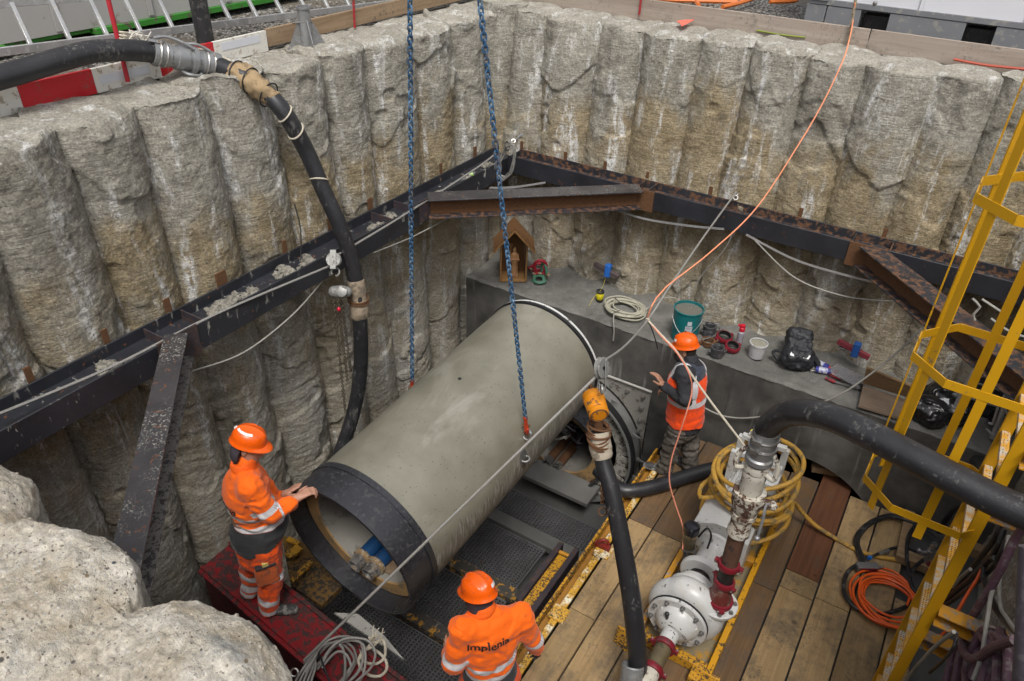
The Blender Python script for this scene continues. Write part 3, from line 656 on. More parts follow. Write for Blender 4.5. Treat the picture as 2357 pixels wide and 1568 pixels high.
def grating(x0, x1, y0, y1, lab, px=.042, py=.035):
    m = MB()
    for x in np.arange(x0, x1, px): m.box((x, (y0+y1)/2, ZG), (.009, y1-y0, .022))
    for y in np.arange(y0, y1, py): m.box(((x0+x1)/2, y, ZG+.002), (x1-x0, .007, .018))
    m.beam((x0, y0, ZG), (x1, y0, ZG), .012, .035).beam((x0, y1, ZG), (x1, y1, ZG), .012, .035).beam((x0, y0, ZG), (x0, y1, ZG), .012, .036).beam((x1, y0, ZG), (x1, y1, ZG), .012, .036)
    t = tag(m.build('floor_grating', M_GRATE), lab, 'grating', 'steel gratings in the jacking bay'); return t
grating(-4.3, -2.1, 5.47, 5.90, 'narrow dark grating beyond the grey cross beam'); grating(-4.3, -2.62, 4.62, 5.28, 'dark grating between the grey and the worn yellow cross beams')
grating(-4.3, -2.62, 3.84, 4.44, 'dark grating under the front worker between two worn yellow beams'); grating(-4.3, -2.1, 2.7, 3.64, 'dark grating nearest the red beam')
def crossb(y, m, lab, w_=.15, x1=-2.5): tag(MB().box(((-4.4+x1)/2, y, ZG+.03), (x1+4.4, w_, .10)).build('cross_beam', m, None, .004), lab, 'cross beam')
M_YMUD = m_worn('yellow_beam_muddy', (.55, .27, .02), (.055, .05, .045), .78, 12, (.16, .15, .14))
crossb(4.53, M_YMUD, 'worn yellow cross beam between the two gratings beside the pipe'); crossb(3.74, M_YMUD, 'muddy yellow cross beam nearest the red beam', x1=-2.4)
crossb(5.37, simple('grey_beam', (.10, .10, .095), .6, 0, .3, 5), 'grey concrete coated cross beam between gratings near the installed pipe', .17, -2.0)
MB_ = MB().box((-3.05, 6.32, ZG+.04), (1.05, .36, .06)); tag(MB_.build('concrete_slab', simple('slab_grey', (.14, .138, .13), .7, 0, .3, 6, bump=.3), None, .004), 'flat grey slab lying below the installed pipe', 'slab')
jf = thing('jacking_frame', 'dark jacking frame bar with worn yellow plunger beside the rail', 'jacking frame', (-2.3, 4.3, -.6))
a0 = P('h', 1505, 665, 2, -.55); a1 = P('h', 1215, 1050, 2, -.55); b0 = P('h', 1610, 705, 2, -.55); b1 = P('h', 1290, 1150, 2, -.55)
MB().beam(a0, a1, .055, .16).build('side_bar', M_DARK, jf, .004); MB().beam(b0, b1, .055, .16).build('side_bar', M_DARK, jf, .004)
c0, c1 = (a0+b0)/2+V3((0, 0, .0)), (a1+b1)/2; MB().beam(c0*.85+c1*.15, c1*.95+c0*.05, .10, .10).build('plunger', M_YEL, jf, .01)
MB().cyl(a0*.9+a1*.1+V3((0, 0, .03)), b0*.9+b1*.1+V3((0, 0, .03)), .022, 12).build('cross_pin', M_YELB, jf); MB().beam(a1+V3((-.06, 0, -.1)), b1+V3((.05, 0, -.1)), .17, .06).build('foot', M_YEL, jf, .004)

# ------------------------------------------------------------------ red beam the left worker stands on
rb = thing('red_beam', 'heavy worn red steel beam crossing the pit under the left worker', 'steel beam', (-3.2, 2.3, .3))
zr = .40; top = [P('V', *q, 2, zr) for q in ((558, 1268), (806, 1440), (985, 1575))]; e0 = V3((-4.32, 2.60, zr)); e1 = V3((-1.75, 2.36, zr)); f0 = V3((-4.32, 2.22, zr)); f1 = V3((-1.75, 1.96, zr))
MB().prism([e0, e1, f1, f0], (0, 0, -.03)).build('top_plate', M_REDB, rb, .004)
MB().beam(e0+V3((0, -.03, .012)), e1+V3((0, -.03, .012)), .035, .022).build('edge_strip', M_REDB, rb, .003); MB().beam(f0+V3((0, .05, .010)), f1+V3((0, .05, .010)), .035, .018).build('edge_strip', M_REDB, rb, .003)
MB().prism([f0+V3((0, .04, -.032)), f1+V3((0, .04, -.032)), f1+V3((0, .04, -.6)), f0+V3((0, .04, -.6))], (0, .02, 0)).build('front_web', M_REDF, rb)
MB().prism([e0+V3((0, -.04, -.032)), e1+V3((0, -.04, -.032)), e1+V3((0, -.04, -.6)), e0+V3((0, -.04, -.6))], (0, -.02, 0)).build('back_web', M_REDF, rb)
a = [P('r', *q, 2, .05) for q in ((1010, 0), (1420, 20), (1880, 400), (2210, 800), (1950, 620), (1430, 290))]
tag(MB().prism(a, (0, 0, -.03)).build('curved_white_plate', m_worn('white_plate', (.40, .39, .36), (.06, .055, .05), .2), None, .003), 'dirty white curved steel plate between the red beam and the grating', 'steel plate')
bl = [P('t', *q, 2, -.15) for q in ((-30, 770), (120, 790), (240, 950), (20, 1170))]
ys = thing('thrust_yoke', 'worn yellow and black thrust yoke beside the red beam behind the left worker', 'thrust yoke', (-3.9, 2.8, -.2))
for k, (p, q, w_) in enumerate((((0, 740), (110, 790), .05), ((0, 910), (120, 820), .09), ((40, 1150), (230, 960), .05))):
    MB().beam(P('t', *p, 2, .02), P('t', *q, 2, .02), w_, .03).build('striped_bar', M_YEL, ys, .003)
MB().prism([P('t', *q, 2, -.05) for q in ((-60, 700), (160, 780), (520, 1200), (330, 1380), (30, 1180))], (0, 0, -.05)).build('base_plate', m_worn('yoke_brown', (.16, .085, .02), (.03, .025, .02), .5), ys)

# ------------------------------------------------------------------ suspended concrete pipe
A_ = V3((-3.07, 2.75, .91)); B_ = V3((-2.955, 5.55, 1.21)); PR = .64; PL_ = np.linalg.norm(B_-A_); D_ = (B_-A_)/PL_
pp = thing('concrete_pipe', 'large grey concrete jacking pipe hanging on two blue chains', 'concrete pipe', A_)
cl = .30; PIR = .475
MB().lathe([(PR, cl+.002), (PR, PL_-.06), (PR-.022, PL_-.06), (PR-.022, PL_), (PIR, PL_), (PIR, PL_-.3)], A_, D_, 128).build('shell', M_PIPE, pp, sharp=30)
MB().lathe([(PIR, PL_-.29), (PIR, .17)], A_, D_, 96).build('bore', M_PIPEIN, pp, sharp=30); MB().lathe([(PIR, .17), (PIR+.012, .16), (PR-.03, .16)], A_, D_, 96).build('spigot_face', M_PIPEEND, pp, sharp=30)
co = MB().lathe([(PR-.022, .158), (PR-.022, 0), (PR+.004, 0), (PR+.004, cl-.05), (PR+.016, cl-.049), (PR+.016, cl), (PR-.002, cl+.001)], A_, D_, 128).build('steel_collar', M_COLLAR, pp, sharp=30)
MB().lathe([(PR-.0195, PL_-.055), (PR+.012, PL_-.045), (PR+.012, PL_-.02), (PR-.0195, PL_-.012)], A_, D_, 128).build('rubber_seal', M_RUBBER, pp)
MB().lathe([(PR-.02, PL_-.010), (PR+.006, PL_-.008), (PR+.006, PL_+.012), (PR-.03, PL_+.014)], A_, D_, 128).build('white_lip', m_worn('white_seal', (.62, .62, .60), (.05, .05, .05), .2, 10), pp)
def on_pipe(u, v, r=PR):
    d = _f + _r*(u-IW/2)/FPX - _u*(v-IH/2)/FPX; o = CAM-A_; dp = d-D_*(d@D_); op = o-D_*(o@D_)
    a, b, c = dp@dp, 2*dp@op, op@op-r*r; s = b*b-4*a*c; t = (-b-math.sqrt(max(s, 0)))/(2*a); return CAM+d*t
def pipe_n(p): q = (p-A_)-D_*((p-A_)@D_); return q/np.linalg.norm(q)
a = on_pipe(1058, 872); MB().cyl(a-pipe_n(a)*.02, a+pipe_n(a)*.0015, .017, 16).build('grout_plug', M_RUBBER, pp)
a = at(1203, 1060, 0, -2.3); a = on_pipe(1205, 1055); 
rc = thing('lifting_recess', 'oval steel lifting anchor recess low on the side of the pipe', 'anchor recess', a); n_ = pipe_n(a)
tn = np.cross(D_, n_); Rm = np.array([D_, tn, n_]).T
MB().ell(a, (.055, .10, .012), Rm, 10).build('recess_plate', simple('galv_dark', (.12, .12, .115), .5, .4), rc); MB().torus(a+n_*.02, .035, .010, tn, 20, 8).build('eye', simple('zinc', (.45, .45, .43), .35, .8), rc)
rc.parent = None
# slurry pipes inside the bore
def in_bore(zx, zy, clear=.10):
    for y in np.arange(2.9, 5.4, .01):
        a = P('t', zx, zy, 1, y); q = a-A_; q = q-D_*(q@D_)
        if np.linalg.norm(q) > PIR-clear and q[2] < 0: break
    return a
M_BLUE = m_worn('blue_pipe_paint', (.012, .07, .20), (.10, .05, .03), .28, 14); M_CHROME = simple('bare_steel', (.42, .41, .40), .32, .85, .25, 10, (.16, .12, .08), .25, 20); M_GREASE = simple('grease_tan', (.26, .17, .08), .7, 0, .4, 30, (.4, .38, .35), .3, 40)
for k, (zx, zy, lb) in enumerate(((640, 1005, 'left of the two blue slurry pipes lying in the bore of the pipe'), (770, 1085, 'right of the two blue slurry pipes lying in the bore of the pipe'))):
    a = in_bore(zx, zy); b = a+D_*1.9; s_ = thing('slurry_pipe', lb, 'slurry pipe', a, 'blue slurry pipes inside the concrete pipe')
    MB().tube([a+D_*.14, b], .068, 24).build('barrel', M_BLUE, s_); MB().lathe([(.052, .0), (.064, 0), (.064, .05), (.070, .055), (.070, .13), (.066, .15), (.052, .15), (.052, 0)], a, D_, 28).build('coupling_end', M_CHROME, s_, sharp=30)
    MB().lathe([(.071, .085), (.088, .09), (.088, .125), (.071, .13)], a, D_, 20).build('clamp_ring', M_GREASE, s_)
a = in_bore(880, 1000, .06)
tag(MB().box(a+D_*.35+V3((-.02, 0, -.06)), (.55, .7, .025)).build('floor_board', M_BOARDY, None, .003), 'grey board lying under the blue slurry pipes in the bore', 'board')

# ------------------------------------------------------------------ installed pipe, entry ring, wall plate
IA = V3((-3.14, 6.42, -.80)); ID = V3((0, 1, 0)); IR = .63
ip = thing('installed_pipe', 'end of the pipe already pushed into the headwall behind the hose', 'concrete pipe', IA)
MB().lathe([(IR-.02, .14), (IR-.02, 0), (IR+.01, 0), (IR+.01, .9)], IA, ID, 96).build('steel_collar', M_COLLAR, ip, sharp=30)
MB().lathe([(IR-.021, .13), (.45, .12), (.44, .14)], IA, ID, 96).build('spigot_face', M_PIPEEND, ip, sharp=30); MB().lathe([(.44, .14), (.44, 1.6)], IA, ID, 80).build('bore', M_PIPEIN, ip)
MB().ell(IA+V3((0, 1.5, 0)), (.44, .02, .44), None, 12).build('dark_bulkhead', M_RUBBER, ip)
for k, (zx, zy, lb) in enumerate(((300, 1130, 'left rusty slurry pipe stub in the installed pipe'), (380, 1180, 'right rusty slurry pipe stub in the installed pipe'))):
    a = P('n', zx, zy, 1, 6.46); s_ = thing('slurry_stub', lb, 'slurry pipe', a, 'slurry stubs in the installed pipe'); b = a+V3((.0, .9, .0))
    MB().tube([a+V3((0, .08, 0)), b], .058, 18).build('barrel', M_RUST, s_); MB().lathe([(.045, 0), (.060, 0), (.060, .11), (.045, .11), (.045, 0)], a, ID, 24).build('coupling_end', M_CHROME, s_, sharp=30)
hb = thing('hose_bundle', 'dark tangle of hoses and fittings inside the installed pipe', 'hose bundle', IA); rng = np.random.RandomState(3)
for k in range(9):
    c = IA+V3((rng.uniform(-.22, .2), .12+.08*rng.rand(), rng.uniform(.0, .3))); pts = [c+V3((rng.uniform(-.2, .2), rng.uniform(-.05, .3), rng.uniform(-.12, .1))) for _ in range(5)]
    MB().tube(spline(pts, .03), rng.uniform(.012, .024), 8).build('hose', M_RUBBER if k % 3 else M_CHROME, hb)
er = thing('entry_ring', 'steel entry seal ring with bolted segments around the installed pipe', 'seal ring', IA)
EC = V3((-3.08, 6.6, -.66)); M_RING = m_worn('ring_steel', (.40, .385, .34), (.07, .055, .04), .35, 14); M_RINGB = simple('ring_rim', (.30, .30, .29), .4, .5, .3, 10)
MB().lathe([(.90, .1), (.90, -.16), (.925, -.16), (.925, .1)], EC, ID, 120).build('outer_rim', M_RINGB, er, sharp=30); MB().lathe([(.925, -.14), (.945, -.13), (.945, -.06), (.925, -.05)], EC, ID, 90).build('rubber_lip', M_RUBBER, er)
for k in range(30):
    a = 2*PI*k/30; c = EC+V3((math.cos(a)*.79, -.06+.005*(k % 2), math.sin(a)*.79)); Rm = np.array([(math.cos(a), 0, math.sin(a)), (0, 1, 0), (-math.sin(a), 0, math.cos(a))]).T
    m = MB().box(c, (.19, .014, .148), Rm).build('segment_plate', M_RING, er, .002); MB().bolt(c+V3((0, -.008, 0)), (0, -1, 0), .014, .014).build('bolt', M_CHROME, m)
for a in (.95, .45, .1, -.2): c = EC+V3((math.cos(a)*.99, -.05, math.sin(a)*.99)); MB().prism([c+V3((-.04, 0, .03)), c+V3((.07, 0, .0)), c+V3((-.04, 0, -.02))], (0, .015, 0)).build('gusset', M_RINGB, er)
wp = thing('wall_plate', 'bolted grey steel plate on the headwall beside the entry ring', 'steel plate', (-2.4, 6.7, -.2))
pz = [(-4.05, .38), (-2.14, .36), (-2.14, -.86), (-2.14, -1.25), (-2.30, -1.25)]
ang = np.linspace(-.75, PI+.0, 40); arc = [(-3.08+.95*math.cos(t), -.66+.95*math.sin(t)) for t in ang]
out = [(x, 6.705, z) for x, z in [(-4.05, -.66), (-4.05, .36), (-2.14, .36), (-2.14, -1.3)]+arc]
MB().prism(out, (0, .018, 0)).build('plate', m_worn('plate_grey', (.29, .28, .25), (.12, .10, .08), .3, 9), wp)
MB().box((-3.1, 6.695, .365), (1.94, .03, .012)).build('top_edge', m_worn('edge_white', (.45, .44, .41), (.2, .18, .15), .2), wp)
for x, z in ((-2.62, .27), (-2.42, .25), (-2.22, .25), (-2.22, .08), (-2.22, -.1), (-2.22, -.27), (-2.22, -.45), (-2.22, -.62), (-2.82, .3)): MB().bolt((x, 6.704, z), (0, -1, 0), .020, .022).build('bolt', M_CHROME, wp)
# ------------------------------------------------------------------ things standing on the ground along the left edge
M_ALU = simple('aluminium', (.52, .52, .52), .38, .7, .18, 6, (.30, .29, .27), .25, 20); M_GREEN = simple('green_frame_paint', (.035, .20, .022), .5, 0, .25, 4, (.09, .07, .05), .25, 7)
M_GREYP = simple('grey_panel', (.34, .33, .315), .6, 0, .15, 1.2, (.16, .12, .08), .18, 1.1); M_RED = simple('red_board_paint', (.46, .008, .016), .45, 0, .2, 5, (.30, .06, .05), .2, 20); M_WHITE = simple('white_board_paint', (.62, .60, .55), .5, 0, .12, 5, (.36, .31, .24), .22, 14)
M_GALV = simple('galvanised_steel', (.30, .305, .31), .42, .6, .25, 9, (.17, .165, .155), .3, 16); M_BLACK = simple('black_plastic', (.02, .02, .021), .45, 0, .4, 6, (.07, .065, .06), .25, 18); M_REBAR = simple('red_rebar', (.32, .012, .02), .6, 0, .3, 30, (.12, .05, .03), .3, 40)
M_ROPE = simple('cream_rope', (.50, .45, .36), .9, 0, .25, 60, bump=.6, bscale=160); M_ORROPE = simple('orange_rope', (.74, .27, .14), .85, 0, .25, 60); M_WIRE = simple('wire_rope', (.30, .29, .27), .55, .35, .3, 80, bump=.5, bscale=220); M_CABLE = simple('grey_cable', (.30, .29, .26), .7, 0, .25, 20)
def m_hose():
    t = NT('rubber_hose'); n = t.noise(38, 7, .8, t.pos((1, 1, .45)), .5); l = t.noise(3, 4); k = t.ramp(t.math('ADD', n, t.math('MULTIPLY', l, .5)), .83, .90)
    c = t.mix(t.noise(8, 4), (.011, .011, .013), (.03, .03, .033)); t.bump(t.noise(60, 3, .5, t.pos((1, 1, 3))), .25, .004); return t.out(t.mix(k, c, (.10, .097, .09)), t.mix(k, (.38,)*3, (.9,)*3), 0, .5)
M_HOSE = m_hose(); M_BURLAP = simple('burlap', (.33, .235, .13), .95, 0, .25, 20, (.20, .14, .08), .3, 12, 1.0, 120); M_TIE = simple('black_tie', (.015, .015, .017), .6)
ldr = thing('aluminium_ladder', 'aluminium ladder laid on edge as a barrier along the left rim', 'ladder', P('a', 1000, 230, 0, -6.05))
def lad(x, y, d=0): return P('a', x, y, 0, -6.05-d)
lo0, lo1 = lad(-250, 382), lad(2650, 18); up_d = P('a', 60, 20, 0, -6.35)-lad(200, 325); 
MB().beam(lo0, lo1, .028, .06).build('side_rail', M_ALU, ldr, .003); MB().beam(lo0+up_d, lo1+up_d, .028, .06).build('side_rail', M_ALU, ldr, .003)
for x in (-55, 215, 480, 730, 955, 1170, 1365, 1560, 1740, 1912, 2072, 2220, 2360):
    a = lad(x, 350-.1255*x); MB().beam(a, a+up_d, .030, .030, (0, 1, 0)).build('rung', M_ALU, ldr, .003)
bx = -7.0; bb = P('a', 0, 450, 0, bx); bt = P('a', 220, 262, 0, bx)
ct = thing('site_container', 'grey site container on a green steel base at the left rim', 'container', (bx-1, 6, 3.95)); zg = 3.97; zt_ = bt[2]
MB().box((bx-1.1, 7.0, zt_+1.25), (2.2, 12, 2.5)).build('body', M_GREYP, ct); 
for y in np.arange(2.0, 12.9, .92): MB().box((bx+.012, y, zt_+1.25), (.022, .05, 2.46)).build('panel_rib', M_GREYP, ct, .004)
segs = [(1.0, 3.35), (4.15, 6.35), (7.15, 13.0)]
for y0, y1 in segs: MB().box((bx-.08, (y0+y1)/2, (zg+zt_)/2), (.24, y1-y0, zt_-zg-.004)).build('base_beam', M_GREEN, ct, .004)
for y0, y1 in ((3.36, 4.14), (6.36, 7.14)): MB().box((bx-.13, (y0+y1)/2, zt_-.02), (.2, y1-y0, .036)).build('pocket_lintel', M_GREEN, ct); MB().box((bx-.25, (y0+y1)/2, (zg+zt_)/2-.03), (.1, y1-y0, zt_-zg-.06)).build('fork_pocket', M_RUBBER, ct)
a = P('a', 1397, 342, 0, -5.72); b = P('a', 1340, -120, 0, -5.72); b[1] = a[1]+.0; b[2] = a[2]+1.7
tag(MB().cyl((a[0], a[1], 3.9), b, .072, 24).build('black_pipe_post', M_BLACK), 'upright black pipe post behind the hose coupling at the rim', 'pipe post')
# toe boards
def board(name, lab, segs, x, zb, zt, th=.03):
    t = thing(name, lab, 'toe board', (x, segs[0][0], zb))
    for y0, y1, m, nm in segs: MB().box((x, (y0+y1)/2, (zb+zt)/2), (th, y1-y0-.001, zt-zb)).build(nm, m, t, .003)
    return t
yb = lambda zx, zy: P('a', zx, zy, 0, -5.6)[1]; zb_, zt2 = 3.90, P('a', 620, 460, 0, -5.6)[2]
tb1 = board('toe_board', 'red and white painted toe board along the left rim under the hose', [(1.5, yb(125, 640), M_WHITE, 'white_section'), (yb(125, 640), yb(622, 525), M_RED, 'red_section'), (yb(622, 525), yb(1070, 440), M_WHITE, 'white_section'), (yb(1070, 440), yb(1440, 360), M_RED, 'red_section'), (yb(1440, 360), yb(1790, 255), M_WHITE, 'white_section')], -5.6, zb_, zt2)
board('toe_board', 'bare wooden toe board along the left rim behind the steel socket', [(yb(1790, 255)+.02, 8.35, M_BOARDY, 'board')], -5.62, 3.93, zt2+.005)
M_STK = simple('faded_sticker', (.55, .56, .60), .4, 0, .06)
for c in ((842, 500), (1622, 288)): a = P('a', *c, 0, -5.583); MB().box((-5.583, a[1], a[2]), (.003, .42, .062)).build('sticker', M_STK, tb1)
xr0 = lambda zx, zy, reg='c': P(reg, zx, zy, 1, 8.3)[0]
for lab, x0, x1, z1, m in (('weathered plank toe board along the back rim', -5.4, xr0(1310, 240), 4.145, M_BOARDX), ('second weathered toe board along the back rim beside the white container', xr0(1315, 240), 3.2, 4.14, M_BOARDX)):
    tag(MB().box(((x0+x1)/2, 8.3+(.03 if x0 > -4 else 0), (3.93+z1)/2), (x1-x0, .035, z1-3.93)).build('toe_board', m, None, .003), lab, 'toe board')
# steel socket
a = P('a', 2072, 318, 2, 3.915); sk = thing('steel_socket', 'galvanised steel post socket with fins standing on the left rim', 'post socket', a); Rz = lambda t: np.array([(math.cos(t), -math.sin(t), 0), (math.sin(t), math.cos(t), 0), (0, 0, 1)])
R_ = Rz(.35); MB().box(a+V3((0, 0, .008)), (.27, .27, .016), R_).build('base_plate', M_GALV, sk, .002); MB().lathe([(.056, .016), (.056, .33), (.066, .33), (.066, .35), (.050, .35), (.050, .05)], a, n=28).build('tube', M_GALV, sk, sharp=30)
for k in range(4):
    d = R_@V3((math.cos(k*PI/2+PI/4), math.sin(k*PI/2+PI/4), 0)); nn = np.cross(d, (0, 0, 1)); MB().prism([a+d*.057+nn*.004+V3((0, 0, .017)), a+d*.17+nn*.004+V3((0, 0, .017)), a+d*.057+nn*.004+V3((0, 0, .24))], -nn*.008).build('fin', M_GALV, sk)
    MB().bolt(a+R_@V3((.11*(1 if k in (0, 3) else -1), .11*(1 if k < 2 else -1), .016)), (0, 0, 1), .009, .012).build('bolt', M_CHROME, sk)
d = R_@V3((-.6, -.8, 0)); MB().cyl(a+d*.05+V3((0, 0, .22)), a+d*.12+V3((0, 0, .22)), .009).build('set_screw', M_CHROME, sk)
# stakes
def stake(lab, p0, p1, r, m, x=None): return tag(MB().tube(spline([p0, p1], .02), r, 8).build('rebar_stake', m), lab, 'rebar stake')
def m_tape():
    t = NT('red_white_stake'); z = t.xyz()[2]; c = t.mix(t.ramp(t.math('ADD', z, t.math('MULTIPLY', t.noise(20), .05)), 4.62, 4.63), (.36, .01, .02), (.62, .58, .54)); return t.out(c, .6)
p0 = P('a', 862, 552, 0, -5.54); p1 = P('a', 715, -60, 0, -5.60); stake('red and white rebar stake tied with rope at the left rim', p0, p1, .017, m_tape())
p0 = P('b', 117, 188, 0, -5.56); p1 = P('b', 103, -80, 0, -5.56); stake('red rebar stake against the wooden toe board at the left rim', p0, p1, .012, M_REBAR)
p0 = P('b', 2032, 100, 1, 8.25); p1 = P('b', 2050, -60, 1, 8.25); stake('red rebar stake against the back toe board', p0, p1, .013, M_REBAR)
p0 = P('c', 1170, 290, 1, 8.24); p1 = P('c', 1228, -60, 1, 8.24); stake('bare rusty rebar stake at the back rim where the orange rope is tied', p0, p1, .014, simple('old_rebar', (.26, .215, .15), .8, 0, .35, 40, (.15, .10, .06), .4, 30))
kn = P('a', 805, 262, 0, -5.57); kt = thing('rope_lashing', 'cream rope knot lashed round the red and white stake', 'rope', kn)
m = MB()
for k in range(5): m.torus(kn+V3((0, .01*k, -.035+.018*k)), .032, .008, (.2*math.sin(k), .3, 1), 16, 6)
m.build('wraps', M_ROPE, kt); fr = P('a', 905, 262, 0, -5.52)
m = MB(); rng = np.random.RandomState(1)
for k in range(16): m.tube(spline([kn+V3((.02, .05, -.02)), fr+rng.uniform(-.05, .05, 3)*.9+V3((0, .02, .01)), fr+rng.uniform(-.07, .07, 3)+V3((0, .06, .0))], .02), .004, 5)
m.build('frayed_end', simple('frayed_rope', (.60, .57, .50), .95), kt)
MB().tube(spline([kn+V3((.03, .0, -.02)), P('a', 1050, 300, 0, -5.40), P('a', 1340, 330, 0, -5.36), P('a', 1480, 375, 0, -5.34), P('a', 1560, 420, 0, -5.22)], .05), .008, 7).build('tail', M_ROPE, kt)

# ------------------------------------------------------------------ the big hose hanging down the left wall
hs_ = thing('slurry_hose', 'thick black slurry hose hanging over the left rim with burlap wrap', 'hose', P('a', 1250, 400, 0, -5.4))
def px(l): return [at(u, v, 0, x) for u, v, x in l]
aa = lambda x, y, X: (x*.3418, y*.3418, X)
MB().tube(spline(px([aa(-300, 620, -5.50), aa(-50, 535, -5.47), aa(150, 480, -5.47), aa(430, 395, -5.46), aa(650, 345, -5.45), aa(900, 340, -5.43), aa(1060, 358, -5.42)]), .05), .078, 20).build('hose_run', M_HOSE, hs_)
low = px([aa(1440, 432, -5.30), aa(1560, 480, -5.14), aa(1690, 545, -4.98), aa(1810, 640, -4.84), (656, 262, -4.72), (704, 345, -4.66), (740, 428, -4.56), (778, 512, -4.44), (806, 590, -4.36), (820, 655, -4.32), (827, 720, -4.30), (831, 800, -4.30), (828, 870, -4.32), (816, 940, -4.36), (795, 1010, -4.40), (770, 1075, -4.42)])
sp = spline(low, .05); MB().tube(sp, .070, 20).build('hose_drop', M_HOSE, hs_)
c0, c1 = P('a', 1020, 352, 0, -5.42), P('a', 1470, 440, 0, -5.29); cd = c1-c0; cL = np.linalg.norm(cd)
MB().lathe([(.08, 0), (.09, .005), (.09, cL*.24), (.082, cL*.25), (.082, cL*.34), (.098, cL*.345), (.098, cL*.50), (.088, cL*.51), (.088, cL*.55), (.108, cL*.56), (.108, cL*.63), (.085, cL*.64), (.085, cL*.72), (.092, cL*.73), (.092, cL), (.078, cL)], c0, cd, 32).build('coupling', M_GALV, hs_, sharp=30)
x_, y_, z_ = frame_from(cd)
for k, s in enumerate((.08, .17, .78, .88)):
    q = c0+cd*s; MB().torus(q, .093, .008, cd, 28, 6).box(q+(y_*.06 if k < 2 else -y_*.05)-_f*.075, (.05, .02, .03), np.array([cd/cL, _u, -_f]).T).build('hose_clamp', M_CHROME, hs_)
MB().tube(spline([c0+cd*.05+V3((.02, 0, .11)), c0+cd*.25+V3((.02, 0, .14)), c0+cd*.45+V3((.05, 0, .12)), c0+cd*.58+V3((.06, 0, .09))], .02), .012, 8).build('cam_lever', M_GALV, hs_); MB().tube(spline([c0+cd*.5+V3((.0, 0, .11)), c0+cd*.68+V3((.02, 0, .13)), c0+cd*.85+V3((.04, 0, .10))], .02), .012, 8).build('cam_lever', M_GALV, hs_)
MB().torus(P('a', 1290, 470, 0, -5.3)+V3((0, 0, -.02)), .07, .012, (.2, .2, 1), 24, 8).build('lock_ring', M_GALV, hs_)
def sleeve(path, r, amp, seed, name, m, par, n=36):
    """cloth wrapped round a hose: a wrinkled tube"""
    pts = spline(path, .012); A = []; T = None
    for i, p in enumerate(pts):
        d = pts[min(i+1, len(pts)-1)]-pts[max(i-1, 0)]; x, y, z = frame_from(d, (0, 1, .3)); row = []
        for k in range(n+1):
            t = 2*PI*(k % n)/n; e = x*math.cos(t)+y*math.sin(t); row.append(p+e*r)
        A.append(row)
    A = np.array(A); C = np.array(pts)[:, None, :]; e = (A-C)/r; ends = np.minimum(1, np.minimum(np.arange(len(pts)), np.arange(len(pts))[::-1])/2.)[:, None]
    nz = fbm(A*V3((9, 9, 9)), 4, seed)+.6*noise3(np.stack([np.arange(len(pts))[:, None]*.35+0*A[..., 0], A[..., 2]*8, A[..., 1]*5], -1), seed+3); R_ = r*(.9+.1*ends)+amp*nz
    return fast_grid(name, C+e*R_[..., None], m, par)
def proj(p):
    q = V3(p)-CAM; z = q@_f; return IW/2+FPX*(q@_r)/z, IH/2-FPX*(q@_u)/z
bp = px([aa(1560, 480, -5.18), aa(1690, 560, -5.03), aa(1840, 640, -4.87)]); bp[2] = bp[2]
kk = lambda u, v: min(range(len(sp)), key=lambda i: np.hypot(*(np.array(proj(sp[i]))-(u, v))))
ib0, ib1 = kk(535, 163), kk(628, 225)
sleeve([sp[int(k)] for k in np.linspace(ib0, ib1, 7)], .092, .024, 4, 'burlap_wrap', M_BURLAP, hs_)
for k in (ib0+1, (ib0+ib1)//2, ib1-1): q = sp[k]; d = sp[k+1]-sp[k-1]; MB().torus(q, .100, .006, d+V3((.02, -.01, .03)), 30, 6).build('tie', M_TIE, hs_)
for u, v in ((655, 258), (684, 292), (738, 412)): i = kk(u, v); d = sp[i+1]-sp[i-1]; MB().torus(sp[i], .076, .007, d+V3((0, .06*(1 if v < 300 else -1), 0)), 30, 6).build('tie', M_ROPE, hs_)
i0 = kk(818, 640); i1 = kk(826, 735); sleeve([sp[i] for i in range(i0, i1+1, 1)], .082, .008, 9, 'canvas_wrap', simple('canvas', (.30, .24, .17), .95, 0, .2, 30, (.16, .13, .1), .3, 14, .8, 120), hs_)
i = kk(824, 690); m = MB()
for k in range(2): m.torus(sp[i]+V3((0, 0, .03-.03*k)), .092, .009, (.1, .1*k, 1), 26, 5)
m.build('chain_wrap', M_RUST, hs_)

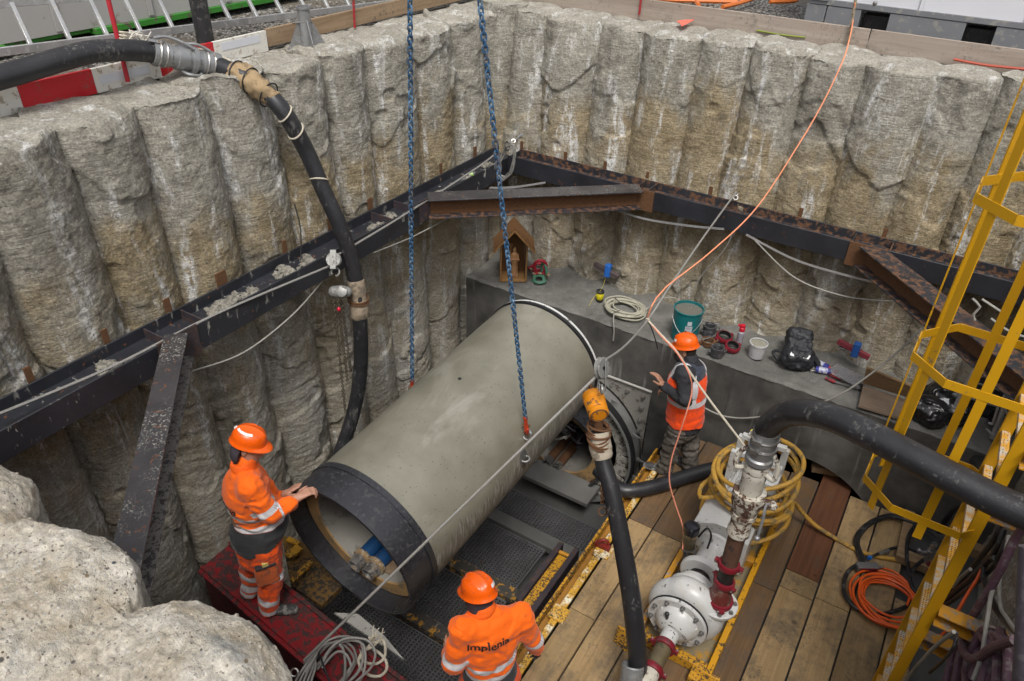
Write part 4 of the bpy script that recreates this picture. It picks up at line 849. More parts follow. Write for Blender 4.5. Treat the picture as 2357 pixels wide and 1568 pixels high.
# ------------------------------------------------------------------ chain maker
def link_mesh(L, W, r):
    """one stadium link along z, width in x"""
    h = L/2-W/2; p = []
    for k in range(9): a = PI*k/8; p.append((W/2*math.cos(a), 0, h+W/2*math.sin(a)))
    for k in range(9): a = PI+PI*k/8; p.append((W/2*math.cos(a), 0, -h+W/2*math.sin(a)))
    return MB().tube(p, r, 7, closed=True)
def chain(par, a, b, pitch, W, r, mat, maxn=95, sag=0, name='chain_link'):
    a, b = V3(a), V3(b); L = np.linalg.norm(b-a); n = int(L/pitch); z = (b-a)/L; x, y, _ = frame_from(z, (.3, .9, .1)); proto = None; rest = MB()
    base = link_mesh(pitch+2*r+.001, W, r); off = V3(par['_o'])
    for i in range(n):
        c = a+z*pitch*(i+.5)+V3((0, 0, -sag*4*(i/n)*(1-i/n))); t = (PI/2 if i % 2 else 0)+.25*math.sin(i*.37)
        X = x*math.cos(t)+y*math.sin(t); Y = np.cross(z, X); Rm = np.array([X, Y, z]).T
        if i >= maxn: rest.add([c+Rm@V3(q) for q in base.v], base.f); continue
        if proto is None:
            p_ = par.copy() if False else None; me = MB().add(base.v, base.f); proto = me.build(name, mat, None); o = proto
        else: o = proto.copy(); COL.objects.link(o)
        o.parent = par; q = c-off
        o.matrix_local = Matrix(((Rm[0, 0], Rm[0, 1], Rm[0, 2], q[0]), (Rm[1, 0], Rm[1, 1], Rm[1, 2], q[1]), (Rm[2, 0], Rm[2, 1], Rm[2, 2], q[2]), (0, 0, 0, 1)))
    if rest.v: o = rest.build('chain_links', mat, par); o['kind'] = 'stuff'
M_BCH = m_worn('blue_chain_paint', (.025, .095, .20), (.09, .09, .10), .42, 40, (.10, .20, .32), .4); M_HOOK = m_worn('red_hook_paint', (.50, .045, .012), (.08, .05, .04), .32, 30)
q2 = on_pipe(1206, 1000); n2 = pipe_n(q2); s2 = (q2-A_)@D_; foot = A_+D_*s2; hh = (q2-foot); q1 = foot+V3((-hh[0], hh[1], hh[2]+.30))*1.0
best = min(((proj(A_+D_*s2+PR*V3((-math.cos(t), 0, math.sin(t)))), t) for t in np.linspace(-.3, 1.2, 60)), key=lambda q: (q[0][0]-925)**2+.3*(q[0][1]-905)**2); q1 = A_+D_*s2+PR*V3((-math.cos(best[1]), 0, math.sin(best[1])))
def plane_n(p, u, v): d = _f + _r*(u-IW/2)/FPX - _u*(v-IH/2)/FPX; return np.cross(V3(p)-CAM, d)
dl = np.cross(plane_n(q1+V3((-.03, 0, .05)), 944, 0), plane_n(q2+n2*.05, 1106, 0)); dl /= np.linalg.norm(dl)
if dl[1] < 0: dl = -dl
tt = (-3.0-CAM[0])/dl[0]; apex = CAM+dl*tt
if apex[2] < 5.5 or tt < 0: apex = V3((-3.0, A_[1]+D_[1]*s2, 8.5))
for k, (q, nv, lb) in enumerate(((q1, (q1-(A_+D_*s2))/PR, 'blue lifting chain on the far side of the pipe, left of the two'), (q2, n2, 'blue lifting chain hooked to the near side of the pipe, right of the two'))):
    t = thing('lifting_chain', lb, 'chain', q, 'blue lifting chains of the pipe'); u = apex-q; u /= np.linalg.norm(u)
    rc_ = q+nv*.035; MB().torus(rc_, .048, .013, np.cross(nv, (0, 0, 1))+.6*D_, 26, 10).build('anchor_ring', simple('polished_ring', (.55, .55, .54), .25, .9, .1), t)
    h0 = rc_+u*.04; s_ = SDF().cone(h0, h0+u*.09, .022, .016, k=.01).cone(h0+u*.09, h0+u*.15, .014, .020, k=.01).cone(h0+V3((.02, -.02, 0)), h0+u*.06+V3((.035, -.03, 0)), .012, .012, k=.01).cone(h0+V3((-.01, .02, -.05)), h0+u*.03, .012, .016, k=.01)
    blob('lifting_clutch', s_, M_HOOK, t, .006); MB().cyl(h0+u*.06-_r*.035, h0+u*.06+_r*.035, .012, 10).build('clutch_pin', M_RUST, t)
    chain(t, h0+u*.14, apex, .0375, .032, .0062, M_BCH, 95)
# chain hoist on the left wale
hc = at(768, 598, 0, -4.36); ho = thing('chain_hoist', 'grey chain hoist hanging from a pulley block in front of the left wale', 'chain hoist', hc)
M_CAST = simple('cast_grey', (.26, .26, .245), .45, .35, .3, 12, (.13, .12, .11), .3, 20)
MB().lathe([(.02, -.02), (.062, -.022), (.066, -.012), (.055, -.006), (.055, .006), (.066, .012), (.062, .022), (.02, .02)], hc, -_f, 26).build('sheave', M_CAST, ho); MB().box(hc-_f*.028, (.055, .17, .008), np.array([_r, _u, -_f]).T).build('cheek_plate', M_CAST, ho, .02)
h1 = at(772, 626, 0, -4.36); MB().torus(h1, .035, .009, _f, 18, 7, -.6, 4.6).build('hook', M_CAST, ho); h2 = at(785, 672, 0, -4.34)
s_ = SDF().ell(h2, (.065, .065, .055), k=.02).cone(h2+_r*.05, h2-_r*.06, .05, .055, k=.02); blob('hoist_body', s_, M_CAST, ho, .008); MB().lathe([(.0, .0), (.05, .0), (.05, .02), (.035, .025), (0, .025)], h2-_f*.05+_r*.02, -_f, 20).build('gear_cover', M_CAST, ho, sharp=30)
M_CHN = simple('dull_chain', (.10, .085, .06), .5, .5, .3, 30)
for k, (u0, v0, u1, v1) in enumerate(((768, 690, 795, 950), (778, 690, 800, 880), (786, 692, 808, 860))):
    chain(ho, at(u0, v0, 0, -4.34), at(u1, v1, 0, -4.36), .026, .021, .0038, M_CHN, 100, name='hand_chain_link' if k == 0 else 'load_chain_link')
MB().ell(at(780, 712, 0, -4.3), (.018, .018, .022)).build('stop_knob', simple('stop_red', (.5, .01, .04), .4), ho)
# sight line wire and cables slung across the left wall
def cable(name, lab, pts, r, m, cat='cable', step=.06, group=None): return tag(MB().tube(spline(pts, step), r, 6).build(name, m), lab, cat, group)
cable('wire_rope', 'grey wire rope lying along the top of the left wale', [at(-20, 960, 0, -4.62), at(260, 843, 0, -4.56), at(500, 722, 0, -4.50), at(760, 612, 0, -4.42)], .010, M_WIRE, 'wire rope')
cable('wire_rope', 'grey wire rope from the hoist pulley up to the anchor in the corner', [at(772, 590, 0, -4.40), at(930, 495, 0, -4.46), at(1100, 385, 0, -4.55), at(1145, 350, 1, 7.2)], .010, M_WIRE, 'wire rope')
cable('hanging_cable', 'thin pale cable sagging under the left wale', [at(440, 855, 0, -4.52), at(560, 812, 0, -4.5), at(670, 728, 0, -4.5), at(740, 650, 0, -4.52)], .007, M_CABLE)
cable('hanging_cable', 'thin pale cable from the hoist up to the corner strut', [at(860, 582, 0, -4.5), at(950, 545, 0, -4.5), at(1035, 500, 0, -4.45)], .006, M_CABLE)
cable('hanging_cable', 'thin black cable hanging down the left pile wall above the wale', [at(678, 470, 0, -4.80), at(692, 530, 0, -4.75), at(692, 610, 0, -4.7)], .006, M_TIE)
cable('hanging_cable', 'thin cable hanging beside the mottled corner strut', [at(257, 930, 0, -4.7), at(275, 965, 0, -4.7), at(296, 1015, 0, -4.7)], .006, M_CABLE)

# ------------------------------------------------------------------ back rim: gravel things, container, orange cables
cw = thing('white_container', 'white site container on grey forklift base at the top right rim', 'container', (.8, 9.2, 3.95)); yc = 9.0
M_CW = simple('container_white', (.60, .60, .63), .5, 0, .06, 1.5, (.42, .41, .40), .12, 2); M_CG = simple('container_grey', (.16, .165, .175), .5, 0, .15, 4, (.24, .23, .21), .2, 12)
xa = P('c', 905, 40, 1, yc)[0]; zb0 = 3.97; z1_ = P('c', 1700, 118, 1, yc)[2]
MB().box((xa+4, yc+1.2, z1_+1.3), (8-.06, 2.4, 2.6)).build('body', M_CW, cw); MB().box((xa+4, yc-.012, z1_+.03), (8, .03, .055)).build('base_rail', M_CG, cw, .004)
for k in range(9): MB().box((xa+.15+.92*k, yc-.01, z1_+1.3), (.04, .018, 2.5)).build('panel_seam', M_CW, cw, .004)
e = [P('c', u, 110, 1, yc)[0] for u in (1010, 1250, 1450, 1985, 2200)]
for x0, x1 in ((xa-.02, e[0]), (e[0]+.01, e[1]), (e[2], e[3]), (e[4], e[4]+3)): MB().box(((x0+x1)/2, yc+.04, (zb0+z1_)/2), (x1-x0, .12, z1_-zb0-.004)).build('base_beam', M_CG, cw, .006)
for x0, x1 in ((e[1], e[2]), (e[3], e[4])): MB().box(((x0+x1)/2, yc+.3, zb0+.08), (x1-x0-.004, .2, .14)).build('fork_pocket', M_BLACK, cw)
MB().box((xa+.1, yc-.02, z1_+.12), (.18, .05, .16)).build('corner_casting', M_CG, cw, .006)
a = P('c', 1350, 22, 1, yc-.02); MB().lathe([(0, 0), (.022, 0), (.022, .01), (.008, .014), (.008, .02), (0, .02)], a, (0, -1, 0), 16).build('lock_stud', M_CHROME, cw)
M_ORC = simple('orange_cable', (.62, .16, .03), .5, 0, .2, 10)
for k, pts in enumerate((((560, -20), (430, 22), (320, 48)), ((640, 12), (800, 8), (830, -12)), ((130, -30), (150, 20), (160, 34)), ((-330, 30), (-250, -10), (0, 2), (420, 14)))):
    cable('orange_cable', ['orange cable loop ending at the back toe board', 'orange cable end on the gravel by the container', 'short orange cable behind the back toe board', 'long orange cable lying on the gravel behind the back toe board'][k], [P('c', x, y, 2, 4.0+.03*(k == 1)) for x, y in pts], .026, M_ORC, 'cable', .1)
cable('yellow_cable', 'thin yellow green cable squeezed under the back toe board', [P('c', x, y, 1, 8.27) for x, y in ((550, 205), (720, 235), (880, 253))], .008, simple('cable_yellow_green', (.20, .24, .03), .6), 'cable')
cable('orange_cable', 'red orange cable under the right end of the back toe board', [P('c', x, y, 1, 8.26) for x, y in ((1880, 400), (2100, 440), (2400, 470))], .012, simple('cable_red', (.36, .05, .02), .5), 'cable')
mk = [P('c', x, y, 2, 4.005) for x, y in ((10, 150), (60, 142), (130, 140), (85, 165), (45, 186), (35, 168))]
tag(MB().prism([p+V3((0, 0, .012)) for p in mk], (0, 0, -.004)).build('paint_mark', simple('marker_pink', (.85, .15, .10), .8)), 'bright red sprayed survey mark on the back rim', 'paint mark')
# stones on the gravel along both rims (real stones over the flat gravel sheet)
rng = np.random.RandomState(12); m = MB()
for k in range(1500):
    if k % 2: x, y = rng.uniform(-6.8, -5.68), rng.uniform(2.0, 8.5)
    else: x, y = rng.uniform(-5, 1.2), rng.uniform(8.4, 9.6)
    r = rng.uniform(.008, .026); R_ = Rz(rng.uniform(0, 6)); m.ell((x, y, 3.935+r*.3), (r, r*rng.uniform(.6, 1), r*rng.uniform(.5, .8)), R_, 3)
o = m.build('gravel_stones', simple('stones', (.26, .245, .22), .9, 0, .6, 40), None, sharp=180); o['kind'] = 'stuff'; o['label'] = 'loose gravel stones along the rims behind the toe boards'; o['category'] = 'gravel'
# ------------------------------------------------------------------ people
M_SKIN = simple('skin', (.42, .22, .15), .55, 0, .15, 12, bump=.15, bscale=120); M_SKIND = simple('skin_tan', (.33, .17, .11), .55, 0, .15, 12)
def m_cloth(name, c, band=True, c2=(.028, .030, .032), dirt=(.20, .07, .02), damt=.1, sh=.5):
    t = NT(name); n = t.noise(9, 5, .6); col = t.mix(n, tuple(q*.86 for q in c), tuple(min(1, q*1.1) for q in c))
    d = t.ramp(t.noise(16, 6, .75), .66-.3*damt, .72-.3*damt); col = t.mix(t.math('MULTIPLY', d, .75), col, dirt)
    if band:
        k2 = t.ramp(t.attr('dark'), .002, -.002); col = t.mix(k2, col, t.mix(t.noise(14, 5, .7), tuple(q*.7 for q in c2), tuple(q*1.6 for q in c2)))
        k = t.ramp(t.attr('band'), .0012, -.0012); h = t.n('ShaderNodeTexWave', wave_type='BANDS', bands_direction='DIAGONAL'); h.inputs['Scale'].default_value = 38; t.put(h.inputs['Vector'], t.pos())
        si = t.mix(h.outputs['Fac'], (.42, .40, .41), (.66, .65, .66)); si = t.mix(t.math('MULTIPLY', t.ramp(t.noise(18, 5, .7), .55, .7), .5), si, (.3, .28, .27)); col = t.mix(k, col, si)
    t.bump(t.noise(90, 3, .6), .15, .003); m = t.out(col, .75, 0, .25); t.b.inputs['Sheen Weight'].default_value = .15; return m
M_HIVIS = m_cloth('hivis_orange', (.88, .135, .004)); M_HIVT = m_cloth('hivis_trousers', (.78, .085, .006), True, (.03, .03, .032), (.10, .05, .03), .42); M_VEST = m_cloth('hivis_vest', (.88, .075, .006), True, (.035, .042, .06), (.30, .03, .01), .25)
M_NAVY = simple('dark_sleeve', (.022, .022, .026), .85, 0, .35, 8, bump=.4, bscale=60); M_MUDT = simple('muddy_trousers', (.075, .064, .052), .9, 0, .3, 7, (.12, .107, .092), .3, 5, .4, 50); M_BOOT = simple('muddy_boot', (.035, .035, .036), .7, 0, .4, 9, (.19, .185, .17), .32, 12, .5, 60)
M_HELM = simple('helmet_orange', (.80, .105, .004), .32, 0, .07, 5, (.45, .08, .02), .12, 30, spec=.5); M_REFL = simple('reflective_white', (.72, .72, .73), .35, 0, .05); M_SCARF = simple('dark_scarf', (.035, .027, .035), .95, 0, .5, 22, bump=.7, bscale=50); M_HAIR = simple('dark_hair', (.018, .013, .010), .8, 0, .4, 60, bump=.6, bscale=150)
M_GLOVE = simple('dark_glove', (.03, .033, .036), .75, 0, .3, 20); M_INK = simple('black_print', (.012, .012, .012), .8)
def nrm(v): v = V3(v); return v/np.linalg.norm(v)
class Rig:
    def __init__(s, O, F, nrml='R'):
        s.O = V3(O); s.F = nrm((F[0], F[1], 0)); s.U = V3((0, 0, 1)); s.R = np.cross(s.F, s.U); s.n = s.R if nrml == 'R' else s.F
    def p(s, u, v, off=0):
        d = _f + _r*(u-IW/2)/FPX - _u*(v-IH/2)/FPX; o = s.O+s.n*off; return CAM+d*(((o-CAM)@s.n)/(d@s.n))
    def l(s, base, f=0, r=0, u=0): return V3(base)+s.F*f+s.R*r+s.U*u
def hand(S, wrist, fwd, palm, side, curl=(.35, .45, .3), spread=.10, thumb=.8, sc=1.0):
    """fingers as chains: fwd along the metacarpals, palm = palm normal, side=+1 thumb towards cross(fwd,palm)"""
    f = nrm(fwd); n = nrm(V3(palm)-f*(V3(palm)@f)); t = np.cross(f, n)*side; w = V3(wrist); k = .006
    S.cone(w, w+f*.03*sc, .026*sc, .024*sc, k=.015)
    for i, (o, ln) in enumerate(((.030, .92), (.010, 1.0), (-.011, .94), (-.031, .76))):
        b = w+f*.088*sc+t*o*sc; S.cone(w+f*.02*sc+t*o*.55*sc, b, .015*sc, .0125*sc, k=.010); d = nrm(f+t*o*spread*8); a = 0; r = .0098*sc
        for j, l in enumerate((.044, .027, .022)):
            a += curl[j]*(1+.12*i); e = b+(d*math.cos(a)+n*math.sin(a))*l*ln*sc; S.cone(b, e, r, r*.90, k=.004); b = e; r *= .90
    b = w+f*.025*sc+t*.026*sc; d = nrm(f*.62+t*thumb+n*.25); e = b+d*.045*sc; S.cone(b, e, .0145*sc, .0115*sc, k=.012); d2 = nrm(d*.6+f*.7+n*.2); e2 = e+d2*.034*sc; S.cone(e, e2, .0112*sc, .0098*sc, k=.004); S.cone(e2, e2+d2*.02*sc, .0098*sc, .008*sc, k=.004)
def head(S, c, F, U, sc=.90):
    F = nrm(F); U = nrm(V3(U)-F*(V3(U)@F)); R = np.cross(F, U); M = np.array([R, F, U]).T
    S.ell(c+U*.02*sc, (.074*sc, .096*sc, .105*sc), M, k=.02); S.ell(c+F*.03*sc-U*.055*sc, (.054*sc, .062*sc, .065*sc), M, k=.03); S.cone(c+F*.088*sc+U*.018*sc, c+F*.112*sc-U*.022*sc, .011*sc, .016*sc, k=.012)
    S.ell(c+F*.082*sc-U*.062*sc, (.026*sc, .012*sc, .007*sc), M, k=.008); S.ell(c+F*.078*sc-U*.098*sc, (.025*sc, .02*sc, .018*sc), M, k=.02); S.cone(c+F*.085*sc+U*.035*sc-R*.04*sc, c+F*.085*sc+U*.035*sc+R*.04*sc, .011*sc, .011*sc, k=.015)
    for s in (-1, 1): S.ell(c+R*s*.078*sc-F*.005*sc-U*.01*sc, (.011*sc, .022*sc, .034*sc), M, k=.006); S.cut('e', c+F*.094*sc+R*s*.032*sc+U*.012*sc, V3((.016, .012, .010))*sc, M, 0, .008)
def eyes(c, F, U, par):
    F = nrm(F); U = nrm(V3(U)-F*(V3(U)@F)); R = np.cross(F, U); M = np.array([R, F, U]).T
    for s in (-1, 1): MB().ell(c+F*.074+R*s*.029+U*.011, (.011, .008, .007), M, 8).build('eye', simple('eye_dark', (.05, .035, .03), .3), par)
def helmet(par, c, F, U, strips=(), sc=.84):
    """dome, brim and peak; c is the centre of the rim plane"""
    F = nrm(F); U = nrm(V3(U)-F*(V3(U)@F)); R = np.cross(F, U)
    def pt(a, th, k=1.0, lift=0):
        """a azimuth from front, th from crown 0..1 at rim"""
        s = math.sin(th*PI/2); cz = math.cos(th*PI/2)**.80; rx, ry = .118*sc, .142*sc
        rid = .009*math.exp(-(math.sin(a)*s/.13)**2)*(1 if th < .75 else 0)+.008*math.exp(-((abs(math.sin(a)*s)-.55)/.05)**2)*(1 if th < .7 else 0)
        return c+(R*math.sin(a)*rx*s+F*math.cos(a)*ry*s)*(k+rid*6)+U*((.116*cz+lift+rid*cz)*sc)
    n = 56; A = []
    for i in range(17): A.append([pt(2*PI*j/n, max(.002, i/16)) for j in range(n)])
    def rim(ex, z): return [c+(R*math.sin(a)*(.118+ex(a)*.9)+F*math.cos(a)*(.142+ex(a)))*sc+U*(z(a)*sc) for a in np.linspace(0, 2*PI, n, endpoint=False)]
    pk = lambda a: max(0, math.cos(a))**3
    A.append(rim(lambda a: .004, lambda a: -.018)); A.append(rim(lambda a: .012+.045*pk(a), lambda a: -.030-.008*pk(a))); A.append(rim(lambda a: .014+.047*pk(a), lambda a: -.036-.008*pk(a))); A.append(rim(lambda a: .0, lambda a: -.030))
    A.append(rim(lambda a: -.006, lambda a: .0))
    A = np.array(A); h = fast_grid('helmet', A, M_HELM, par, wrap=True, sharp=40)
    for a0, a1, t0, t1, m in strips:
        G = np.array([[pt(a0+(a1-a0)*j/10, t0+(t1-t0)*i/5, 1.022, .003) for j in range(11)] for i in range(6)]); G2 = np.concatenate([G]); o = fast_grid('reflective_strip', G2, m, h)
    return h
class Garm:
    """cloth surface with band/dark attributes"""
    def __init__(s): s.S = SDF(); s.ax = []
    def attr(s, V):
        band = np.full(len(V), .2); dark = np.full(len(V), .2); best = np.full(len(V), 1e9)
        for a, b, r, bands, dk in s.ax:
            ab = b-a; L = np.linalg.norm(ab); t = (V-a)@(ab/L); h = np.clip(t, 0, L); d = np.linalg.norm(V-a-(ab/L)*h[:, None], axis=1)-r
            m = d < best; best[m] = d[m]; sd = np.full(len(V), .2)
            for c, w in bands: sd = np.minimum(sd, np.abs(t-c)-w)
            band[m] = sd[m]; dv = (dk[0]-t)*dk[1] if dk else np.full(len(V), -.2); dark[m] = (-dv)[m]
        return {'band': band, 'dark': dark}
def folds(seed, amp=.006, f=(11, 11, 7)):
    return lambda p: amp*fbm(p*V3(f), 3, seed)+amp*.9*noise3(p*V3((5, 5, 26))+2.5*noise3(p*6, seed)[..., None], seed+7)
def text_on(obj, txt, centre, right, up, toward, width, par, font_h=None):
    cu = bpy.data.curves.new('print', 'FONT'); cu.body = txt; cu.align_x = 'CENTER'; cu.align_y = 'CENTER'; cu.size = 1; cu.resolution_u = 3; cu.offset = .022
    o = bpy.data.objects.new('print', cu); COL.objects.link(o); dg = bpy.context.evaluated_depsgraph_get(); me = bpy.data.meshes.new_from_object(o.evaluated_get(dg)); bpy.data.objects.remove(o)
    bm = bmesh.new(); bm.from_mesh(me); bmesh.ops.triangulate(bm, faces=bm.faces)
    xs = [v.co.x for v in bm.verts]; sc = width/(max(xs)-min(xs)); bmesh.ops.subdivide_edges(bm, edges=[e for e in bm.edges if e.calc_length()*sc > .008], cuts=4, use_grid_fill=True)
    bv = BVHTree.FromPolygons([tuple(obj.matrix_world @ v.co) for v in obj.data.vertices], [tuple(p.vertices) for p in obj.data.polygons])
    for v in bm.verts:
        q = V3(centre)+V3(right)*v.co.x*sc+V3(up)*v.co.y*sc; h = bv.ray_cast(Vector(q-V3(toward)*.6), Vector(toward)); v.co = Vector(h[0])-Vector(toward)*.007 if h[0] else Vector(q)
    bm.to_mesh(me); bm.free(); me.materials.clear(); me.materials.append(M_INK); t = bpy.data.objects.new('back_print', me); COL.objects.link(t); t.parent = par; return t
def boot(par, ankle, toe, up=(0, 0, 1), zf=None):
    a, t = V3(ankle), V3(toe); z = zf if zf is not None else t[2]-.05; d = t-a; d[2] = 0; d = nrm(d)
    S = SDF().cone(a+V3((0, 0, .10)), a, .062, .058, k=.03).cone(a+V3((0, 0, -.03)), a+d*.17+V3((0, 0, -.045)), .052, .044, k=.03); b = V3((a[0], a[1], z+.014)); S.cone(b-d*.045, b+d*.04, .042, .046, k=.02).cone(b+d*.04, b+d*.19, .046, .043, k=.02)
    return blob('boot', S, M_BOOT, par, .009, lambda p: .004*fbm(p*22, 3, 3), clip=lambda P: z-P[..., 2])

# ---- left worker, both hands on the collar
W = Rig(at(605, 1388, 2, .40), (.5, .87)); G1 = lambda x, y, o=0: W.p(471.9+.301*x, 955.2+.301*y, o)
pel, chs, nk = G1(405, 985), G1(325, 620), G1(300, 365); hd = G1(338, 245); ra, rs = .17, .17
shR, shL = G1(345, 560, .17), W.l(chs, .04, -.19, .10); elR = G1(500, 765, .24); wrR = G1(700, 640, .17); elL = W.l(G1(560, 680, -.22)); wrL = G1(612, 608, -.16)
hipR, hipL = G1(455, 1010, .09), G1(375, 1000, -.10); knR, knL = G1(505, 1230, .11), G1(365, 1215, -.12); anR, anL = G1(490, 1480, .10), G1(350, 1350, -.13)
S = SDF(); head(S, hd, W.F*.8+W.R*.6-V3((0, 0, .40)), V3((0, 0, 1))+W.F*.35); S.cone(hd-V3((0, 0, .06)), nk-V3((0, 0, .05)), .058, .062, k=.03)
S.ell(chs, (.17, .12, .24), np.array([W.R, W.F, W.U]).T, k=.05).cone(chs, pel, .14, .14, k=.05)
for sh, el, wr in ((shR, elR, wrR), (shL, elL, wrL)): S.cone(chs+V3((0, 0, .08)), sh, .08, .055, k=.04).cone(sh, el, .052, .042, k=.02).cone(el, wr, .045, .030, k=.02)
for hp, kn, an in ((hipR, knR, anR), (hipL, knL, anL)): S.cone(pel, hp, .10, .08, k=.04).cone(hp, kn, .078, .055, k=.02).cone(kn, an, .054, .04, k=.02)
tR = on_pipe(708, 1133, PR+.02); tL = on_pipe(685, 1122, PR+.02)
hand(S, wrR, G1(790, 585, .16)-wrR, V3((.2, .2, -1)), 1, (.5, .6, .4), .1, .9, 1.08); hand(S, wrL, G1(700, 545, -.14)-wrL, V3((.5, .0, -1)), -1, (.25, .35, .3), .14, .7, 1.08)
w1 = blob('person', S, M_SKIN, None, .007, smooth=1); tag(w1, 'worker in orange jacket on the red beam, both hands on the pipe collar', 'person')
eyes(hd, W.F*.8+W.R*.6-V3((0, 0, .40)), V3((0, 0, 1))+W.F*.35, w1)
g = Garm(); MR = np.array([W.R, W.F, W.U]).T; ax = nrm(chs-pel); hem = pel+ax*.04
g.S.ell(chs+V3((0, 0, .02)), (.215, .155, .24), MR, k=.06).ell(pel*.55+chs*.45+W.F*.06, (.20, .19, .22), MR, k=.08).cone(pel*.75+chs*.25, hem, .185, .178, k=.06).cone(nk-ax*.09, nk+ax*.0, .10, .082, k=.04)
for sh, el, wr in ((shR, elR, wrR), (shL, elL, wrL)): g.S.cone(chs+V3((0, 0, .10)), sh, .12, .092, k=.05).cone(sh, el, .088, .072, k=.03).cone(el, wr*.72+el*.28, .068, .058, k=.02)
g.ax = [(hem, chs+ax*.3, .17, [(.272, .026), (.39, .026)], (.245, 1))]
for sh, el, wr in ((shR, elR, wrR), (shL, elL, wrL)): L = np.linalg.norm(el-sh); g.ax += [(sh, el, .08, [(L-.055, .026)], None), (el, wr, .065, [(.055, .016)], None)]
jk = blob('jacket', g.S, M_HIVIS, w1, .008, folds(3, .009, (10, 10, 15)), clip=lambda P: (hem-P)@ax, attr=g.attr)
S = SDF().cone(nk-ax*.04-W.F*.01, nk+V3((0, 0, .035))+W.F*.015, .096, .083, k=.02); nb = nk+V3((0, 0, .05)); blob('collar', S, simple('collar_orange', (.86, .12, .004), .8), jk, .007, folds(5, .003), clip=lambda P: -(.010-np.abs(np.linalg.norm((P-nk)-((P-nk)@ax)[..., None]*ax, axis=-1)-.088)))
S = SDF().cone(nk+V3((0, 0, .03)), nk+V3((0, 0, .10)), .072, .078, k=.02).ell(hd-V3((0, 0, .02))-W.F*.03, (.080, .090, .068), MR, k=.03); fc = nrm(W.F*.8+W.R*.6-V3((0, 0, .40)))
blob('scarf', S, M_SCARF, w1, .008, folds(8, .006, (16, 16, 20)), clip=lambda P: (P-hd)@fc+.028)
text_on(jk, 'Implenia', chs-W.F*.15+V3((0, 0, .02)), W.R, V3((0, 0, 1)), W.F, .30, jk)
h_ = helmet(w1, hd+V3((0, 0, .072))+W.F*.01, W.F*.85+W.R*.55-V3((0, 0, .28)), V3((0, 0, 1))+W.F*.3, [(1.15, 2.75, .42, .53, M_REFL), (2.95, 3.25, .52, .68, M_REFL)])
g = Garm(); g.S.cone(pel+V3((0, 0, .03)), pel-V3((0, 0, .08)), .165, .165, k=.05)
for hp, kn, an in ((hipR, knR, anR), (hipL, knL, anL)): g.S.cone(hp, kn, .112, .090, k=.04).cone(kn, an+V3((0, 0, .02)), .088, .080, k=.03)
for hp, kn, an in ((hipR, knR, anR), (hipL, knL, anL)): L = np.linalg.norm(an-kn); g.ax += [(hp, kn, .1, [(np.linalg.norm(kn-hp)-.03, .028)], None), (kn, an, .08, [(L*.52, .026), (L-.03, .022), (.06, .022)] if kn is knL else [(L*.6, .026), (L-.03, .022)], ((L*.5, 1) if kn is knL else None))]
tr = blob('trousers', g.S, M_HIVT, w1, .009, folds(13, .010), attr=g.attr)
pk_ = knR*.62+hipR*.38+W.R*.085-W.F*.03; S = SDF().box(pk_, (.02, .085, .10), np.array([W.R, W.F, W.U]).T, .02, .01); blob('holster_pocket', S, m_cloth('pocket', (.50, .10, .02), False, dirt=(.12, .06, .04), damt=.5), tr, .008, folds(4, .004)); MB().box(pk_+V3((0, 0, .10)), (.05, .15, .02), np.array([W.R, W.F, W.U]).T).build('pocket_flap', M_NAVY, tr, .006)
MB().box(pk_+V3((0, 0, .115))+W.R*.01, (.02, .045, .05), np.array([W.R, W.F, W.U]).T).build('notepad', simple('note_yellow', (.55, .45, .14), .7), tr)
boot(w1, anR, anR+W.F*.15+W.R*.08, zf=.405); boot(w1, anL, anL+W.F*.15, zf=.405)

# ---- right worker in the vest, side on
W = Rig(at(1548, 1078, 2, 0), (-1.0, .15)); Q = lambda x, y, o=0: W.p(1438.6+.2422*x, 736.6+.2422*y, -o)   # o: towards the camera (his left)
pel, chs, nk, hd = Q(565, 965), Q(590, 600), Q(615, 375), Q(572, 288); shL, shR = Q(560, 520, .17), Q(680, 470, -.16); elL, elR = Q(575, 760, .25), W.l(shR, .05, .05, -.28); wrL, wrR = Q(372, 632, .20), W.l(elR, .20, -.04, -.10)
hipL, hipR = Q(530, 975, .09), Q(605, 975, -.09); knL, knR = Q(440, 1180, .10), Q(620, 1185, -.09); anL, anR = Q(375, 1425, .10), Q(612, 1375, -.09)
S = SDF(); fF = W.F*.95-V3((0, 0, .25))-W.R*.35; head(S, hd, fF, V3((0, 0, 1))+W.F*.2); S.cone(hd-V3((0, 0, .06)), nk-V3((0, 0, .06)), .056, .062, k=.03).ell(chs, (.17, .11, .24), np.array([W.R, W.F, W.U]).T, k=.05).cone(chs, pel, .13, .13, k=.05)
for sh, el, wr in ((shR, elR, wrR), (shL, elL, wrL)): S.cone(chs+V3((0, 0, .1)), sh, .08, .055, k=.04).cone(sh, el, .05, .042, k=.02).cone(el, wr, .045, .03, k=.02)
for hp, kn, an in ((hipR, knR, anR), (hipL, knL, anL)): S.cone(pel, hp, .10, .08, k=.04).cone(hp, kn, .078, .055, k=.02).cone(kn, an, .054, .04, k=.02)
hand(S, wrL, Q(300, 515, .20)-wrL, W.F*.8+V3((0, 0, -.4))-W.R*.3, 1, (.18, .3, .25), .16, .8, 1.1); hand(S, wrR, wrR-elR, V3((0, 0, -1)), -1)
w2 = blob('person', S, M_SKIND, None, .007); tag(w2, 'bearded worker in orange vest and muddy trousers by the headwall, one hand raised', 'person'); eyes(hd, fF, V3((0, 0, 1))+W.F*.2, w2)
MR = np.array([W.R, W.F, W.U]).T; f_ = nrm(fF)
